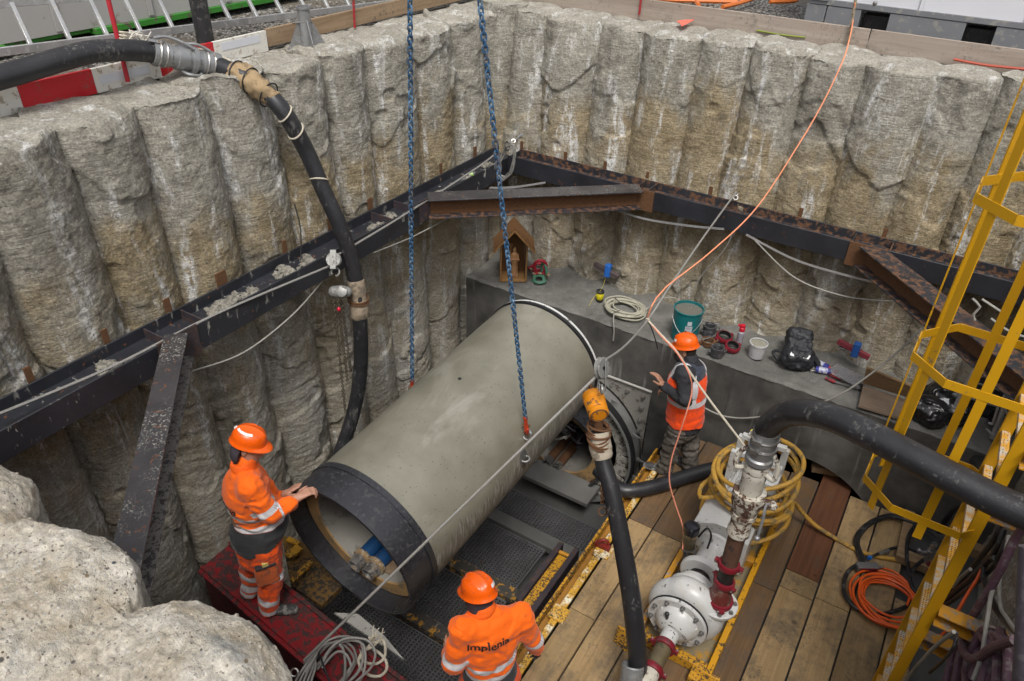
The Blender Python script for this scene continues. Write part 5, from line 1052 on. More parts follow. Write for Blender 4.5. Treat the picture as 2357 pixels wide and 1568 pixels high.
S = SDF().ell(hd+f_*.035-V3((0, 0, .075)), (.058, .066, .056), MR, k=.02).cone(hd+W.R*.07-V3((0, 0, .03)), hd-W.R*.07-V3((0, 0, .03)), .02, .02, k=.03); blob('beard', S, M_HAIR, w2, .007, lambda p: .004*fbm(p*45, 2, 2), clip=lambda P: np.maximum((P-hd)@V3((0, 0, 1))+.035, .03-(P-hd)@f_-.0))
S = SDF().ell(hd-f_*.03+V3((0, 0, .0)), (.073, .078, .082), MR, k=.02); blob('hair', S, M_HAIR, w2, .008, clip=lambda P: (P-hd)@f_+.02)
ax = nrm(chs-pel); hem = pel-ax*.05
S = SDF().ell(chs+V3((0, 0, .02)), (.20, .14, .26), MR, k=.06).cone(chs, hem, .165, .168, k=.05).cone(nk-ax*.10, nk-ax*.0, .11, .080, k=.04)
for sh, el, wr in ((shR, elR, wrR), (shL, elL, wrL)): S.cone(chs+V3((0, 0, .12)), sh, .11, .088, k=.05).cone(sh, el, .080, .068, k=.03).cone(el, wr, .066, .052, k=.02)
jk = blob('jacket', S, M_NAVY, w2, .008, folds(23, .008, (12, 12, 18)), clip=lambda P: (hem-P)@ax)
g = Garm(); vh = hem+ax*.07; g.S.ell(chs+V3((0, 0, .02)), (.222, .162, .27), MR, k=.06).cone(chs, hem, .187, .190, k=.05).cone(chs+V3((0, 0, .14)), shL*.55+chs*.45+V3((0, 0, .07)), .11, .10, k=.05).cone(chs+V3((0, 0, .14)), shR*.55+chs*.45+V3((0, 0, .07)), .11, .10, k=.05)
def vat(V):
    t = (V-vh)@ax; r = (V-chs)@W.R; f = (V-chs)@W.F; b = np.abs(t-.29)-.028; st = np.where(t > .29, np.abs(np.abs(r)-.125)-.026, .2); return {'band': np.minimum(b, st), 'dark': np.where(np.abs(r) < .30, .56+.10*np.clip(-f*3, -1, 1)*0-t, .2)}
vs = blob('vest', g.S, M_VEST, w2, .008, folds(33, .007), clip=lambda P: np.maximum((vh-P)@ax, np.maximum((.118-np.linalg.norm(P-(shL+V3((0, 0, -.02))), axis=-1)), .118-np.linalg.norm(P-(shR+V3((0, 0, -.02))), axis=-1))), attr=vat)
helmet(w2, hd+V3((0, 0, .085))+W.F*.005, W.F*.97-V3((0, 0, .25))-W.R*.15, V3((0, 0, 1))+W.F*.22, [(-.95, -.50, .66, .82, M_REFL), (-.30, -.12, .62, .80, M_BLACK)])
S = SDF().cone(pel+V3((0, 0, .04)), pel-V3((0, 0, .08)), .155, .155, k=.05)
for hp, kn, an in ((hipR, knR, anR), (hipL, knL, anL)): S.cone(hp, kn, .108, .088, k=.04).cone(kn, an+V3((0, 0, .02)), .086, .080, k=.03)
blob('trousers', S, M_MUDT, w2, .009, folds(43, .012, (10, 10, 16)))
boot(w2, anL, anL+W.F*.15-W.R*.06, zf=.005); boot(w2, anR, anR+W.F*.14+W.R*.03, zf=.005)

# ---- front worker, back to the camera
W = Rig((-1.575, 2.49, 0), (-.82, .57), 'F'); Q = lambda x, y, o=0: W.p(1007+.1835*x, 1280.3+.1835*y, o)
chs = Q(690, 1020); chs = W.l((-1.575, 2.49, 1.27)); nk = W.l((-1.575, 2.49, 1.535), .06, -.035); hd = W.l((-1.575, 2.49, 1.665), .10, -.045); pel = W.l((-1.575, 2.49, .92), -.01); shL, shR = Q(310, 930, -.0), Q(1030, 760, -.0)
elL, elR = Q(215, 1330, -.02), Q(1195, 1060, .02); wrL, wrR = W.l(elL, .20, .02, -.18), Q(1235, 1150, .10)
hipL, hipR = W.l(pel, 0, -.10, -.04), W.l(pel, 0, .10, -.04); knL, knR = W.l(pel, .02, -.12, -.45), W.l(pel, .02, .11, -.45); anL, anR = W.l((-1.575, 2.49, .09), -.02, -.14), W.l((-1.575, 2.49, .09), -.02, .12)
S = SDF(); hF = W.F*.9-W.R*.35-V3((0, 0, .35)); head(S, hd, hF, V3((0, 0, 1))+W.F*.3); S.cone(hd-V3((0, 0, .05)), nk-V3((0, 0, .06)), .058, .064, k=.03).ell(chs, (.15, .085, .22), np.array([W.R, W.F, W.U]).T, k=.05).cone(chs, pel, .10, .11, k=.05)
for sh, el, wr in ((shR, elR, wrR), (shL, elL, wrL)): S.cone(chs+V3((0, 0, .13)), sh, .065, .045, k=.03).cone(sh, el, .045, .04, k=.02).cone(el, wr, .045, .03, k=.02)
for hp, kn, an in ((hipR, knR, anR), (hipL, knL, anL)): S.cone(pel, hp, .10, .08, k=.04).cone(hp, kn, .078, .055, k=.02).cone(kn, an, .054, .04, k=.02)
hand(S, wrL, wrL-elL, W.R, -1)
w3 = blob('person', S, M_SKIN, None, .009); tag(w3, 'worker seen from behind at the bottom, Implenia printed on his orange jacket', 'person')
S = SDF(); hand(S, wrR, W.F*.3+V3((0, 0, -.8))+W.R*.25, -W.R*.9, 1, (.3, .35, .3), .12, .7, 1.15); S.cone(wrR-V3((0, 0, -.03)), wrR, .04, .034, k=.01); blob('glove', S, M_GLOVE, w3, .006)
MR = np.array([W.R, W.F, W.U]).T; g = Garm(); ax = V3((0, 0, 1)); hem = pel-V3((0, 0, .12))
g.S.ell(chs+V3((0, 0, .04)), (.20, .135, .265), MR, k=.06).ell(chs-V3((0, 0, .20)), (.178, .150, .22), MR, k=.08).cone(pel, hem, .165, .168, k=.06).cone(nk-V3((0, 0, .09)), nk-V3((0, 0, .02)), .105, .088, k=.05)
for sh, el, wr in ((shR, elR, wrR), (shL, elL, wrL)): g.S.cone(chs+V3((0, 0, .15)), sh, .105, .084, k=.05).cone(sh, el, .078, .068, k=.03).cone(el, wr, .066, .052, k=.02)
g.ax = [(hem, chs+ax*.3, .17, [(.29, .024), (.38, .024)], (.266, 1))]
for sh, el, wr in ((shR, elR, wrR), (shL, elL, wrL)): L = np.linalg.norm(el-sh); g.ax += [(sh, el, .08, [(L-.03, .024)], None), (el, wr, .065, [], None)]
jk = blob('jacket', g.S, M_HIVIS, w3, .0075, folds(53, .010, (9, 9, 14)), clip=lambda P: (hem-P)@ax, attr=g.attr)
S = SDF().cone(nk-V3((0, 0, .07)), nk+V3((0, 0, .025)), .098, .088, k=.02); blob('collar', S, simple('collar_orange', (.86, .12, .004), .8), jk, .007, folds(57, .004, (9, 9, 30)))
S = SDF().cone(nk-V3((0, 0, .01)), hd-V3((0, 0, .02)), .082, .088, k=.03); blob('neck_warmer', S, M_SCARF, w3, .008, folds(58, .004, (12, 12, 40)), clip=lambda P: (P-hd)@nrm(hF)-.06)
text_on(jk, 'Implenia', chs+V3((0, 0, .165))-W.R*.055, W.R, V3((0, 0, 1)), W.F, .265, jk)
helmet(w3, hd+V3((0, 0, .052)), hF, V3((0, 0, 1))+W.F*.35, [(2.28, 2.88, .70, .84, M_REFL)])
g = Garm(); g.S.cone(pel, pel-V3((0, 0, .1)), .16, .16, k=.05)
for hp, kn, an in ((hipR, knR, anR), (hipL, knL, anL)): g.S.cone(hp, kn, .112, .09, k=.04).cone(kn, an, .088, .08, k=.03); L = np.linalg.norm(an-kn); g.ax += [(hp, kn, .1, [], None), (kn, an, .08, [(L*.4, .025), (L-.1, .025)], None)]
blob('trousers', g.S, M_HIVT, w3, .011, folds(63, .01), attr=g.attr); boot(w3, anL, anL+W.F*.15, zf=.003); boot(w3, anR, anR+W.F*.15, zf=.003)
# ------------------------------------------------------------------ slurry pump on its yellow skid
M_PW = m_worn('pump_white', (.56, .56, .55), (.05, .05, .055), .12, 22, (.47, .46, .43), .35); M_PEEL = m_worn('peeling_white', (.56, .53, .46), (.085, .045, .03), .42, 16, (.46, .42, .34), .6)
M_CLAMP = m_worn('red_clamp_paint', (.19, .010, .020), (.07, .035, .035), .3, 26); M_BRN = simple('brown_pipe', (.10, .050, .034), .55, 0, .4, 14, (.045, .03, .026), .3, 10, .2); M_MAR = simple('maroon_reducer', (.125, .022, .018), .5, 0, .3, 10, (.2, .15, .12), .2, 25)
M_MOSS = simple('mossy_pipe', (.11, .085, .045), .6, 0, .5, 12, (.06, .055, .03), .3, 14); M_BOLT = simple('bolt_grey', (.17, .165, .16), .5, .4, .3, 30); M_YH = simple('ochre_hose', (.42, .235, .035), .6, 0, .22, 9, (.22, .15, .06), .3, 12)
YX = V3((0, 1, 0)); PX, PZ = -.745, .41
pu = thing('slurry_pump', 'white slurry pump with riser pipe on a yellow skid on the planks', 'pump', (PX, 4.6, 0))
sk_ = MB().box((-1.03, 4.95, .07), (.05, 2.2, .13)); sk_.build('skid_rail', M_YELB, pu, .004); MB().box((-.40, 4.95, .07), (.05, 2.2, .13)).build('skid_rail', m_worn('skid_yellow', (.62, .30, .01), (.05, .04, .03), .32, 16), pu, .004)
for y in (3.93, 4.55, 5.2, 6.02): MB().box((-.715, y, .06), (.575, .07, .10)).build('skid_cross_member', M_YEL if y < 4 else M_YELB, pu, .004)
MB().box((-.715, 5.0, .022), (.57, 2.0, .012)).build('skid_tray', simple('tray_dust', (.22, .18, .11), .8, 0, .4, 6, (.38, .2, .02), .3, 8), pu)
for s in (-1, 1):
    x = PX+s*.34; MB().prism([(x-.10, 3.86, .13), (x+.10, 3.86, .13), (x+.12, 3.80, .06), (x+.06, 3.76, .0), (x-.10, 3.80, .0)], (0, .02, .0)).build('lifting_ear', M_YEL, pu, .003); MB().box((x-.08*s, 3.84, .05), (.09, .13, .09)).build('skid_foot', M_YEL, pu, .004)
S = SDF()
for k in range(24):
    a = 2*PI*k/24; b = 2*PI*(k+1)/24; r0 = .082+.020*k/24; R0 = .195+.025*k/24
    S.cone((PX+R0*math.sin(-a-.2), 4.11, PZ+R0*math.cos(-a-.2)), (PX+R0*math.sin(-b-.2), 4.11, PZ+R0*math.cos(-b-.2)), r0, r0, k=.04)
S.cone((PX, 4.03, PZ), (PX, 4.20, PZ), .20, .19, k=.02).cone((-.535, 4.16, PZ-.02), (-.51, 4.17, .56), .10, .078, k=.04).ell((PX-.17, 4.12, PZ+.20), (.02, .03, .03), k=.02)
blob('volute', S, M_PW, pu, .012, smooth=2)
MB().lathe([(.0, -.15), (.108, -.15), (.112, -.146), (.114, -.125), (.125, -.122), (.130, -.105), (.175, -.098), (.180, -.085), (.238, -.084), (.243, -.080), (.243, -.055), (.230, -.052), (.230, -.02)], (PX, 4.03, PZ), YX, 56).build('cover_plate', M_PW, pu, sharp=25)
MB().lathe([(.236, -.050), (.247, -.050), (.247, -.038), (.236, -.038)], (PX, 4.03, PZ), YX, 56).build('gasket_or_gap', M_RUBBER, pu)  # black ring added as a painted dark groove round the cover plate
for k in range(6):
    a = 2*PI*k/6+.35; MB().beam((PX+.12*math.cos(a), 3.925, PZ+.12*math.sin(a)), (PX+.18*math.cos(a), 3.94, PZ+.18*math.sin(a)), .016, .03, (0, 1, 0)).build('rib', M_PW, pu, .003)
for k in range(10):
    a = 2*PI*k/10+.2; MB().bolt((PX+.212*math.cos(a), 3.946, PZ+.212*math.sin(a)), -YX, .013, .024).build('bolt', M_BOLT, pu)
for k in range(7):
    a = 2*PI*k/7; MB().bolt((PX+.092*math.cos(a), 3.880, PZ+.092*math.sin(a)), -YX, .011, .02).build('bolt', M_BOLT, pu)
DF = V3((-.51, 4.17, .60)); MB().lathe([(.07, -.06), (.085, -.035), (.152, -.032), (.155, -.005), (.150, 0), (.07, 0)], DF, n=40).build('discharge_flange', M_PW, pu, sharp=30)
for k in range(8):
    a = 2*PI*(k+.5)/8; MB().bolt(DF+V3((.128*math.cos(a), .128*math.sin(a), 0)), (0, 0, 1), .013, .016).build('bolt', M_BOLT, pu)
def vclamp(c, axis, r, par=None, m=M_CLAMP):
    o = MB().lathe([(r-.004, -.025), (r+.012, -.024), (r+.016, -.015), (r+.016, .015), (r+.012, .024), (r-.004, .025)], c, axis, 32); x, y, z = frame_from(axis)
    for s in (-1, 1): o.box(V3(c)+x*s*(r+.026), (.03, .04, .028), np.array([x, y, z]).T)
    q = o.build('pipe_clamp', m, par or pu, sharp=30)
    for s in (-1, 1): MB().cyl(V3(c)+x*s*(r+.03)-y*.032, V3(c)+x*s*(r+.03)+y*.032, .007, 8).build('clamp_bolt', M_CHROME, q)
rx_, ry_ = -.51, 4.17
MB().lathe([(.094, .0), (.092, .06), (.066, .20), (.064, .24)], DF, n=32).build('reducer', M_MAR, pu); vclamp(DF+V3((0, 0, .035)), (.1, .05, 1), .094); vclamp(DF+V3((0, 0, .245)), (.05, .1, 1), .068)
MB().lathe([(.061, .24), (.061, .43)], DF, n=28).build('hose_piece', M_RUBBER, pu); vclamp(DF+V3((0, 0, .44)), (0, .1, 1), .068); MB().lathe([(.063, .44), (.063, .86)], DF, n=28).build('riser_pipe', M_BRN, pu)
MB().lathe([(.070, .78), (.084, .80), (.084, .84), (.074, .86), (.076, .96), (.092, .98), (.092, 1.02), (.086, 1.03), (.098, 1.07), (.110, 1.12), (.114, 1.18), (.114, 1.225), (.082, 1.23), (.080, 1.34), (.082, 1.36), (.086, 1.40), (.080, 1.42), (.086, 1.43), (.086, 1.47), (.080, 1.49)], DF, n=36).build('valve_body', M_PEEL, pu, sharp=30)
MB().cyl(DF+V3((.09, 0, 1.16)), DF+V3((.19, .02, 1.16)), .036, 16).build('valve_stem', M_PEEL, pu)
hv = DF+V3((.20, .02, 1.16)); MB().tube(spline([hv, P('l', 1480, 1090, 1, 4.15), P('l', 1450, 1220, 1, 4.1), P('l', 1385, 1430, 1, 4.05)], .03), .011, 8).ell(P('l', 1380, 1445, 1, 4.05), (.023, .023, .023)).build('valve_lever', M_GALV, pu)
for s in (-1, 1): MB().tube(spline([DF+V3((s*.075, -.03, 1.44)), DF+V3((s*.13, -.04, 1.42)), DF+V3((s*.135, -.02, 1.52)), DF+V3((s*.085, 0, 1.60))], .02), .017, 8).build('coupling_arm', M_PEEL, pu)
MB().lathe([(.074, 1.50), (.094, 1.51), (.094, 1.55), (.080, 1.56), (.084, 1.59), (.088, 1.60), (.088, 1.78), (.080, 1.79)], DF, n=36).build('hose_coupling', M_GALV, pu, sharp=30)
for z in (1.64, 1.72): MB().torus(DF+V3((0, 0, z)), .090, .007, n=30, k=6).box(DF+V3((-.03, -.095, z)), (.06, .02, .03)).build('hose_clamp', M_CHROME, pu)
# suction side
MB().lathe([(.074, .02), (.070, -.02), (.068, -.24)], (PX, 3.92, PZ), YX, 28).build('suction_nozzle', M_PW, pu); vclamp((PX, 3.70, PZ), YX, .072); MB().lathe([(.066, 0), (.066, -.24)], (PX, 3.70, PZ), YX, 28).build('suction_pipe', M_MOSS, pu); vclamp((PX, 3.46, PZ), YX, .072)
MB().tube(spline([(PX, 3.46, PZ), (PX, 3.38, PZ), (PX-.02, 3.30, PZ-.02), (PX-.06, 3.24, PZ)], .02), .068, 20).build('suction_elbow', M_PEEL, pu)
MB().cyl((PX-.06, 3.88, PZ+.07), (PX-.07, 3.87, PZ+.14), .014).ell((PX-.07, 3.87, PZ+.15), (.02, .02, .02)).build('drain_cock', M_BLACK, pu); MB().torus((PX+.04, 3.85, PZ+.03), .085, .004, (.2, 1, .5), 26, 5).build('wire_loop', M_WIRE, pu)
# bearing housing
MB().lathe([(.12, 0), (.205, .001), (.205, .03), (.15, .032), (.15, .12), (.10, .13)], (PX, 4.27, PZ), YX, 44).build('back_plate', M_PW, pu, sharp=30)
MB().lathe([(.09, 0), (.17, .005), (.185, .02), (.185, .05), (.13, .06), (.11, .08), (.11, .30), (.13, .32), (.175, .34), (.175, .37), (.09, .38)], (PX, 4.47, PZ+.02), YX, 44).build('bearing_housing', M_PW, pu, sharp=30)
MB().lathe([(.05, 0), (.075, 0), (.075, .12), (.05, .12)], (PX, 4.37, PZ), YX, 24).build('shaft_seal', M_DARK, pu); MB().box((PX, 4.62, .2), (.22, .36, .3)).build('pedestal', M_PW, pu, .01)
# guard, motor and frame
g0 = V3((PX, 5.10, .50)); MB().prism([(PX-.25, 4.94, .12), (PX-.25, 4.94, .52), (PX-.06, 4.94, .62), (PX+.06, 4.94, .62), (PX+.25, 4.94, .52), (PX+.25, 4.94, .12)], (0, .34, 0)).build('belt_guard', M_PW, pu, .008)
MB().lathe([(0, 0), (.165, 0), (.175, .02), (.175, .50), (.165, .52), (.12, .60), (0, .60)], (PX+.02, 5.32, .55), YX, 36).build('motor', M_PW, pu, sharp=30)
for k in range(14):
    a = PI*k/13; MB().box((PX+.02+.185*math.cos(a), 5.57, .55+.185*math.sin(a)), (.03, .44, .008), np.array([(math.cos(a), 0, math.sin(a)), (0, 1, 0), (-math.sin(a), 0, math.cos(a))]).T).build('cooling_fin', M_PW, pu)
MB().box((PX+.22, 5.5, .80), (.14, .2, .12)).build('terminal_box', M_PW, pu, .01)
fr = [(1230, 370, 1.10), (1150, 530, 1.0), (1690, 520, 1.05), (1610, 700, .95), (1400, 260, 1.15)]
M_TAPE = simple('yellow_tape', (.68, .56, .05), .5)
for k, (x, y, z) in enumerate(fr):
    a = P('l', x, y, 2, z); o = MB().box((a[0], a[1], z/2+.06), (.06, .05, z-.12)).build('frame_post', M_PW, pu, .003)
a, b = P('l', 1330, 400, 2, 1.12), P('l', 1500, 240, 2, 1.12); f_1 = MB().beam(a, b, .09, .07).build('frame_beam', M_PW, pu, .006)
for t in (.12, .6, .92): MB().beam(a*(1-t)+b*t, a*(1-t-.10)+b*(t+.10), .096, .076).build('yellow_tape', M_TAPE, f_1)
a, b = P('l', 1230, 370, 2, 1.1), P('l', 1690, 520, 2, 1.08); MB().beam(a, b, .05, .05).build('frame_beam', M_PW, pu, .004); a, b = P('l', 1150, 530, 2, .98), P('l', 1610, 700, 2, .95); MB().beam(a, b, .05, .05).build('frame_beam', M_PW, pu, .004)
# oil cup
oc = V3((-.945, 4.69, .45)); MB().lathe([(0, 0), (.06, 0), (.062, .02), (.062, .03)], oc, n=26).build('cup_base', M_BOLT, pu)
def m_glass(nm, c, r=.15):
    t = NT(nm); t.out(c, r); t.b.inputs['Transmission Weight'].default_value = .85; t.b.inputs['IOR'].default_value = 1.3; return t.m
MB().lathe([(.058, .03), (.058, .22)], oc, n=26).build('glass_cylinder', m_glass('murky_glass', (.42, .35, .22)), pu); MB().lathe([(0, .012), (.05, .012), (.05, .09), (0, .09)], oc, n=24).build('oil', simple('dark_oil', (.05, .035, .012), .2), pu)
MB().lathe([(.06, .20), (.068, .205), (.068, .27), (.055, .285), (0, .29)], oc, n=28).build('cup_lid', simple('lid_black', (.012, .012, .016), .25), pu, sharp=30)
MB().tube(spline([oc+V3((.07, 0, .18)), oc+V3((.12, .02, .30)), oc+V3((.17, .0, .26)), oc+V3((.17, -.02, .12))], .02), .009, 8).build('oil_line', M_RUBBER, pu); MB().tube(spline([oc+V3((0, -.05, -.02)), oc+V3((.05, -.16, .02)), oc+V3((.12, -.25, -.05)), oc+V3((.14, -.30, -.12))], .02), .010, 8).build('oil_line', M_RUBBER, pu)
MB().box(oc+V3((0, 0, -.2)), (.04, .04, .40)).build('cup_bracket', M_BOLT, pu)

# ochre hose coiled round the motor frame
rng = np.random.RandomState(2); pts = []; cc = V3((-.66, 5.46, 0)); N = 8
for k in range(N*14+1):
    a = 2*PI*k/14+2.2; lv = k/14; z = .36+.085*lv+.02*math.sin(lv*5); r = .355+.03*math.sin(lv*2.3+1)+.02*math.sin(a*2+lv)
    pts.append(cc+V3((r*.98*math.cos(a), r*1.02*math.sin(a), z+.07*math.sin(a+lv)))) 
yh = thing('hose_coil', 'ochre hose coiled in loops round the pump motor', 'hose coil', cc+V3((0, 0, .3))); MB().tube(spline(pts, .04), .021, 10).build('coil', M_YH, yh)
lp = [P('l', x, y, 2, z) for x, y, z in ((1130, 1050, .72), (950, 1010, .66), (790, 1020, .60), (800, 900, .60), (930, 790, .66), (1090, 600, .8))]; MB().tube(spline(lp, .04), .021, 10).build('loose_loop', M_YH, yh)
tl = [P('i', x, y, 2, z) for x, y, z in ((745, 440, .42), (800, 365, .35), (850, 420, .2), (950, 520, .08), (1100, 615, .022), (1250, 695, .022), (1400, 735, .022), (1560, 760, .022), (1700, 820, .022), (1780, 870, .022))]; MB().tube(spline(tl, .05), .021, 10).build('tail', M_YH, yh)

# big black hose from the pump out over the rim on the right
h_ = [DF+V3((0, 0, 1.72)), DF+V3((0, 0, 1.82)), at(1765, 985, 1, 4.16), at(1800, 957, 1, 4.10), at(1850, 949, 1, 4.02), at(1920, 963, 1, 3.92), at(2000, 1000, 1, 3.82), at(2100, 1052, 1, 3.72), at(2200, 1105, 1, 3.64), at(2300, 1155, 1, 3.58), at(2420, 1205, 1, 3.52), at(2560, 1250, 1, 3.45)]
tag(MB().tube(spline(h_, .04), .083, 24).build('discharge_hose', M_HOSE), 'thick black hose arching from the pump riser across to the right edge', 'hose')
# standing hose from the orange swivel to the pump suction
K = at(1385, 868, 1, 3.9)
ho_ = thing('suction_hose', 'thick black hose hanging from the orange swivel down to the pump suction', 'hose', at(1469, 1553, 2, .3))
sp = spline([at(u, v, 1, y) for u, v, y in ((1378, 992, 3.88), (1386, 1055, 3.82), (1408, 1130, 3.74), (1428, 1230, 3.64), (1446, 1330, 3.55), (1460, 1430, 3.47), (1468, 1540, 3.38))]+[(-.83, 3.26, .40)], .05)
MB().tube(sp, [.058+.014*min(1, i/25) for i in range(len(sp))], 22).build('rubber_hose', M_HOSE, ho_)
i0 = 0; sleeve(sp[0:5], .078, .006, 3, 'canvas_wrap', simple('canvas_pale', (.36, .31, .24), .95, 0, .2, 30, (.2, .17, .13), .3, 14), ho_)
m = MB()
for k in range(9): m.torus(sp[0]+_u*(.035-.016*k), .078+.006*math.sin(k*2), .008, (.3*math.sin(k), .3*math.cos(k*1.7), 1), 24, 5)
m.build('chain_wrap', M_RUST, ho_)
e_ = sp[-1]; MB().lathe([(.073, 0), (.084, .005), (.084, .16), (.076, .17)], e_-V3((0, 0, .01)), sp[-8]-sp[-1], 28).build('end_coupling', M_GALV, ho_, sharp=30)
cl_ = at(1388, 1108, 1, 3.70); chain(ho_, at(1387, 1115, 1, 3.72), at(1386, 1160, 1, 3.72), .03, .024, .005, M_RUST, 20)
MB().torus(at(1387, 1178, 1, 3.72), .030, .006, _f, 20, 6).build('end_ring', M_RUST, ho_)
# orange load swivel hanging from the snatch block
M_SWV = m_worn('swivel_orange', (.68, .24, .006), (.10, .06, .03), .25, 18); sc_ = at(1372, 934, 1, 3.9); su = _u; sx = nrm(su*.82-_f*-.0+V3((0, 0, 0)))
sw = thing('load_swivel', 'orange yellow load swivel hanging under the snatch block', 'swivel', sc_)
ax_ = nrm(_u*.75+_f*.85-_r*.18)     # the drum leans so that its base shows
MB().lathe([(0, -.10), (.045, -.10), (.050, -.095), (.058, -.095), (.072, -.085), (.074, -.06), (.070, -.05), (.074, -.045), (.076, .02), (.070, .03), (.078, .035), (.078, .10), (.055, .115), (0, .115)], sc_, ax_, 40).build('drum', M_SWV, sw, sharp=28)
MB().lathe([(.052, -.098), (.056, -.103), (.064, -.098)], sc_, ax_, 30).build('base_ring', M_RUST, sw); b_ = sc_+ax_*.115
MB().box(b_+ax_*.02, (.05, .04, .05), np.array(frame_from(ax_)).T).build('lug', M_RUST, sw, .006); MB().torus(b_+ax_*.055, .040, .011, _r, 22, 8).build('shackle', M_RUST, sw)
MB().tube([sc_-ax_*.03-_u*.05, sp[0]], .035, 14).build('hose_neck', M_RUST, sw)
bk_ = thing('snatch_block', 'grey snatch block pulley on the wire rope at the end of the pipe', 'pulley', K); R3 = np.array([_r*.8+_f*.3, _u, -_f]).T
MB().lathe([(.015, -.018), (.070, -.022), (.078, -.015), (.064, -.006), (.064, .006), (.078, .015), (.070, .022), (.015, .018)], K+_u*.06, nrm(-_f*.6+_r*.8), 30).build('sheave', M_CAST, bk_, sharp=30)
for s in (-1, 1): MB().prism([K+nrm(-_f*.6+_r*.8)*.026*s+q for q in (_u*.11-_f*.0, -_u*.10+_f*.03, -_u*.10-_f*.03)], nrm(-_f*.6+_r*.8)*.005).build('cheek', M_GALV, bk_)
MB().torus(K-_u*.085, .03, .009, _r, 18, 7).build('hook', M_CAST, bk_)
# wire rope through the block: anchor on the back wall to the coil on the red beam
AN = at(1700, 435, 1, 7.62); ND = at(1491, 737, 1, 5.25); BE = at(700, 1520, 2, .62)
wt = thing('wire_rope', 'grey wire rope from the back wall anchor through the snatch block to the red beam', 'wire rope', K)
MB().tube(spline([AN, at(1620, 545, 1, 6.5), at(1540, 662, 1, 5.6), ND, at(1440, 795, 1, 4.5), K+_u*.12+_r*.03], .1), .009, 7).build('upper_run', M_WIRE, wt); MB().tube([K+_u*.02-_r*.02, BE], .0105, 8).build('lower_run', M_WIRE, wt)
def anchor(lab, a, b):
    t = thing('wall_anchor', lab, 'turnbuckle', a, 'turnbuckle anchors in the piles'); d = nrm(V3(b)-V3(a)); L = np.linalg.norm(V3(b)-V3(a))
    MB().torus(V3(a)+d*.02, .03, .008, np.cross(d, (0, 0, 1)), 18, 7).build('eye_bolt', M_GALV, t)
    for s in (-1, 1): MB().cyl(V3(a)+d*L*.2+_r*.014*s, V3(a)+d*L*.65+_r*.014*s, .007, 8).build('turnbuckle_rod', M_GALV, t)
    MB().cyl(V3(a)+d*L*.05, V3(a)+d*L*.3, .008, 8).cyl(V3(a)+d*L*.6, V3(a)+d*L*.9, .008, 8).build('threaded_rod', M_GALV, t); MB().torus(V3(b), .022, .007, _f, 16, 6).build('thimble', M_CHROME, t)
anchor('turnbuckle in the back piles holding the long wire rope', at(1718, 412, 1, 7.68), at(1693, 455, 1, 7.5)); anchor('turnbuckle in the corner piles above the corner strut', P('b', 1305, 860, 1, 7.66), P('b', 1185, 950, 1, 7.5))
# coil of wire rope and its ties on the red beam
wc = thing('wire_rope_coil', 'bundle of grey wire rope loops tied together on the red beam', 'wire rope coil', at(760, 1520, 2, .45)); rng = np.random.RandomState(8)
def on_r(x, y, z=.5): return P('r', x, y, 2, z)
for k, (sx, sy, dx, dy) in enumerate(((1, 1, 0, 0), (.82, .86, 60, 40), (.66, .72, 120, 90), (1.12, 1.05, -40, -20), (.9, 1.1, 160, 60), (.52, .6, 190, 150), (1.0, .9, 240, -30), (.75, 1.15, -60, 120))):
    t_ = [(560, 900), (720, 660), (930, 500), (1180, 430), (1400, 520), (1480, 760), (1400, 1010), (1200, 1240), (900, 1500)]
    MB().tube(spline([on_r(700+(x-700)*sx+dx+rng.uniform(-25, 25), 640+(y-640)*sy+dy+rng.uniform(-25, 25), .44+.02*k+.035*math.sin(q+k)) for q, (x, y) in enumerate(t_)], .03), .0095, 7).build('rope_loop', M_WIRE, wc)
for k in range(5): MB().tube(spline([on_r(760-24*k, 640+22*k, .52+.01*k), on_r(560+34*k, 860+14*k, .52), on_r(400+55*k, 1090+22*k, .50), on_r(250+85*k, 1400, .48)], .03), .0095, 7).build('rope_strand', M_WIRE, wc)
MB().torus(on_r(735, 690, .53), .05, .007, V3((-.6, -.75, .2)), 22, 6, 0, 2*PI).build('tie', M_TIE, wc); MB().tube(spline([on_r(780, 760, .56), on_r(850, 960, .58), on_r(930, 1180, .57)], .03), .007, 6).build('tie', M_TIE, wc)
eb = on_r(330, 1030, .56); MB().torus(eb, .026, .0075, nrm(-_f+_u*.3), 24, 8).build('thimble_ring', M_CHROME, wc); MB().cyl(eb-V3((.03, .03, 0)), eb-V3((.10, .11, .02)), .010, 10).build('ferrule', M_CHROME, wc)
rc2 = thing('rope_hank', 'beige rope hank with a frayed knot on the red beam beside the wire coil', 'rope', on_r(1700, 850, .42))
MB().tube(spline([on_r(x, y, .43+.012*(i % 3)) for i, (x, y) in enumerate(((1640, 540), (1560, 640), (1470, 740), (1560, 860), (1740, 880), (1870, 780), (1890, 600), (1850, 470), (1780, 480), (1660, 600), (1520, 660), (1430, 820), (1480, 960), (1620, 1080), (1800, 1090), (1910, 980), (1900, 830), (1790, 700), (1690, 640)))], .02), .011, 7).build('loops', M_ROPE, rc2)
m = MB(); kq = on_r(1660, 520, .46)
for k in range(14): m.tube(spline([kq, kq+rng.uniform(-.04, .04, 3)+V3((.0, .03, .03)), kq+rng.uniform(-.06, .06, 3)+V3((0, .06, .02))], .02), .004, 5)
m.build('frayed_end', M_ROPE, rc2)
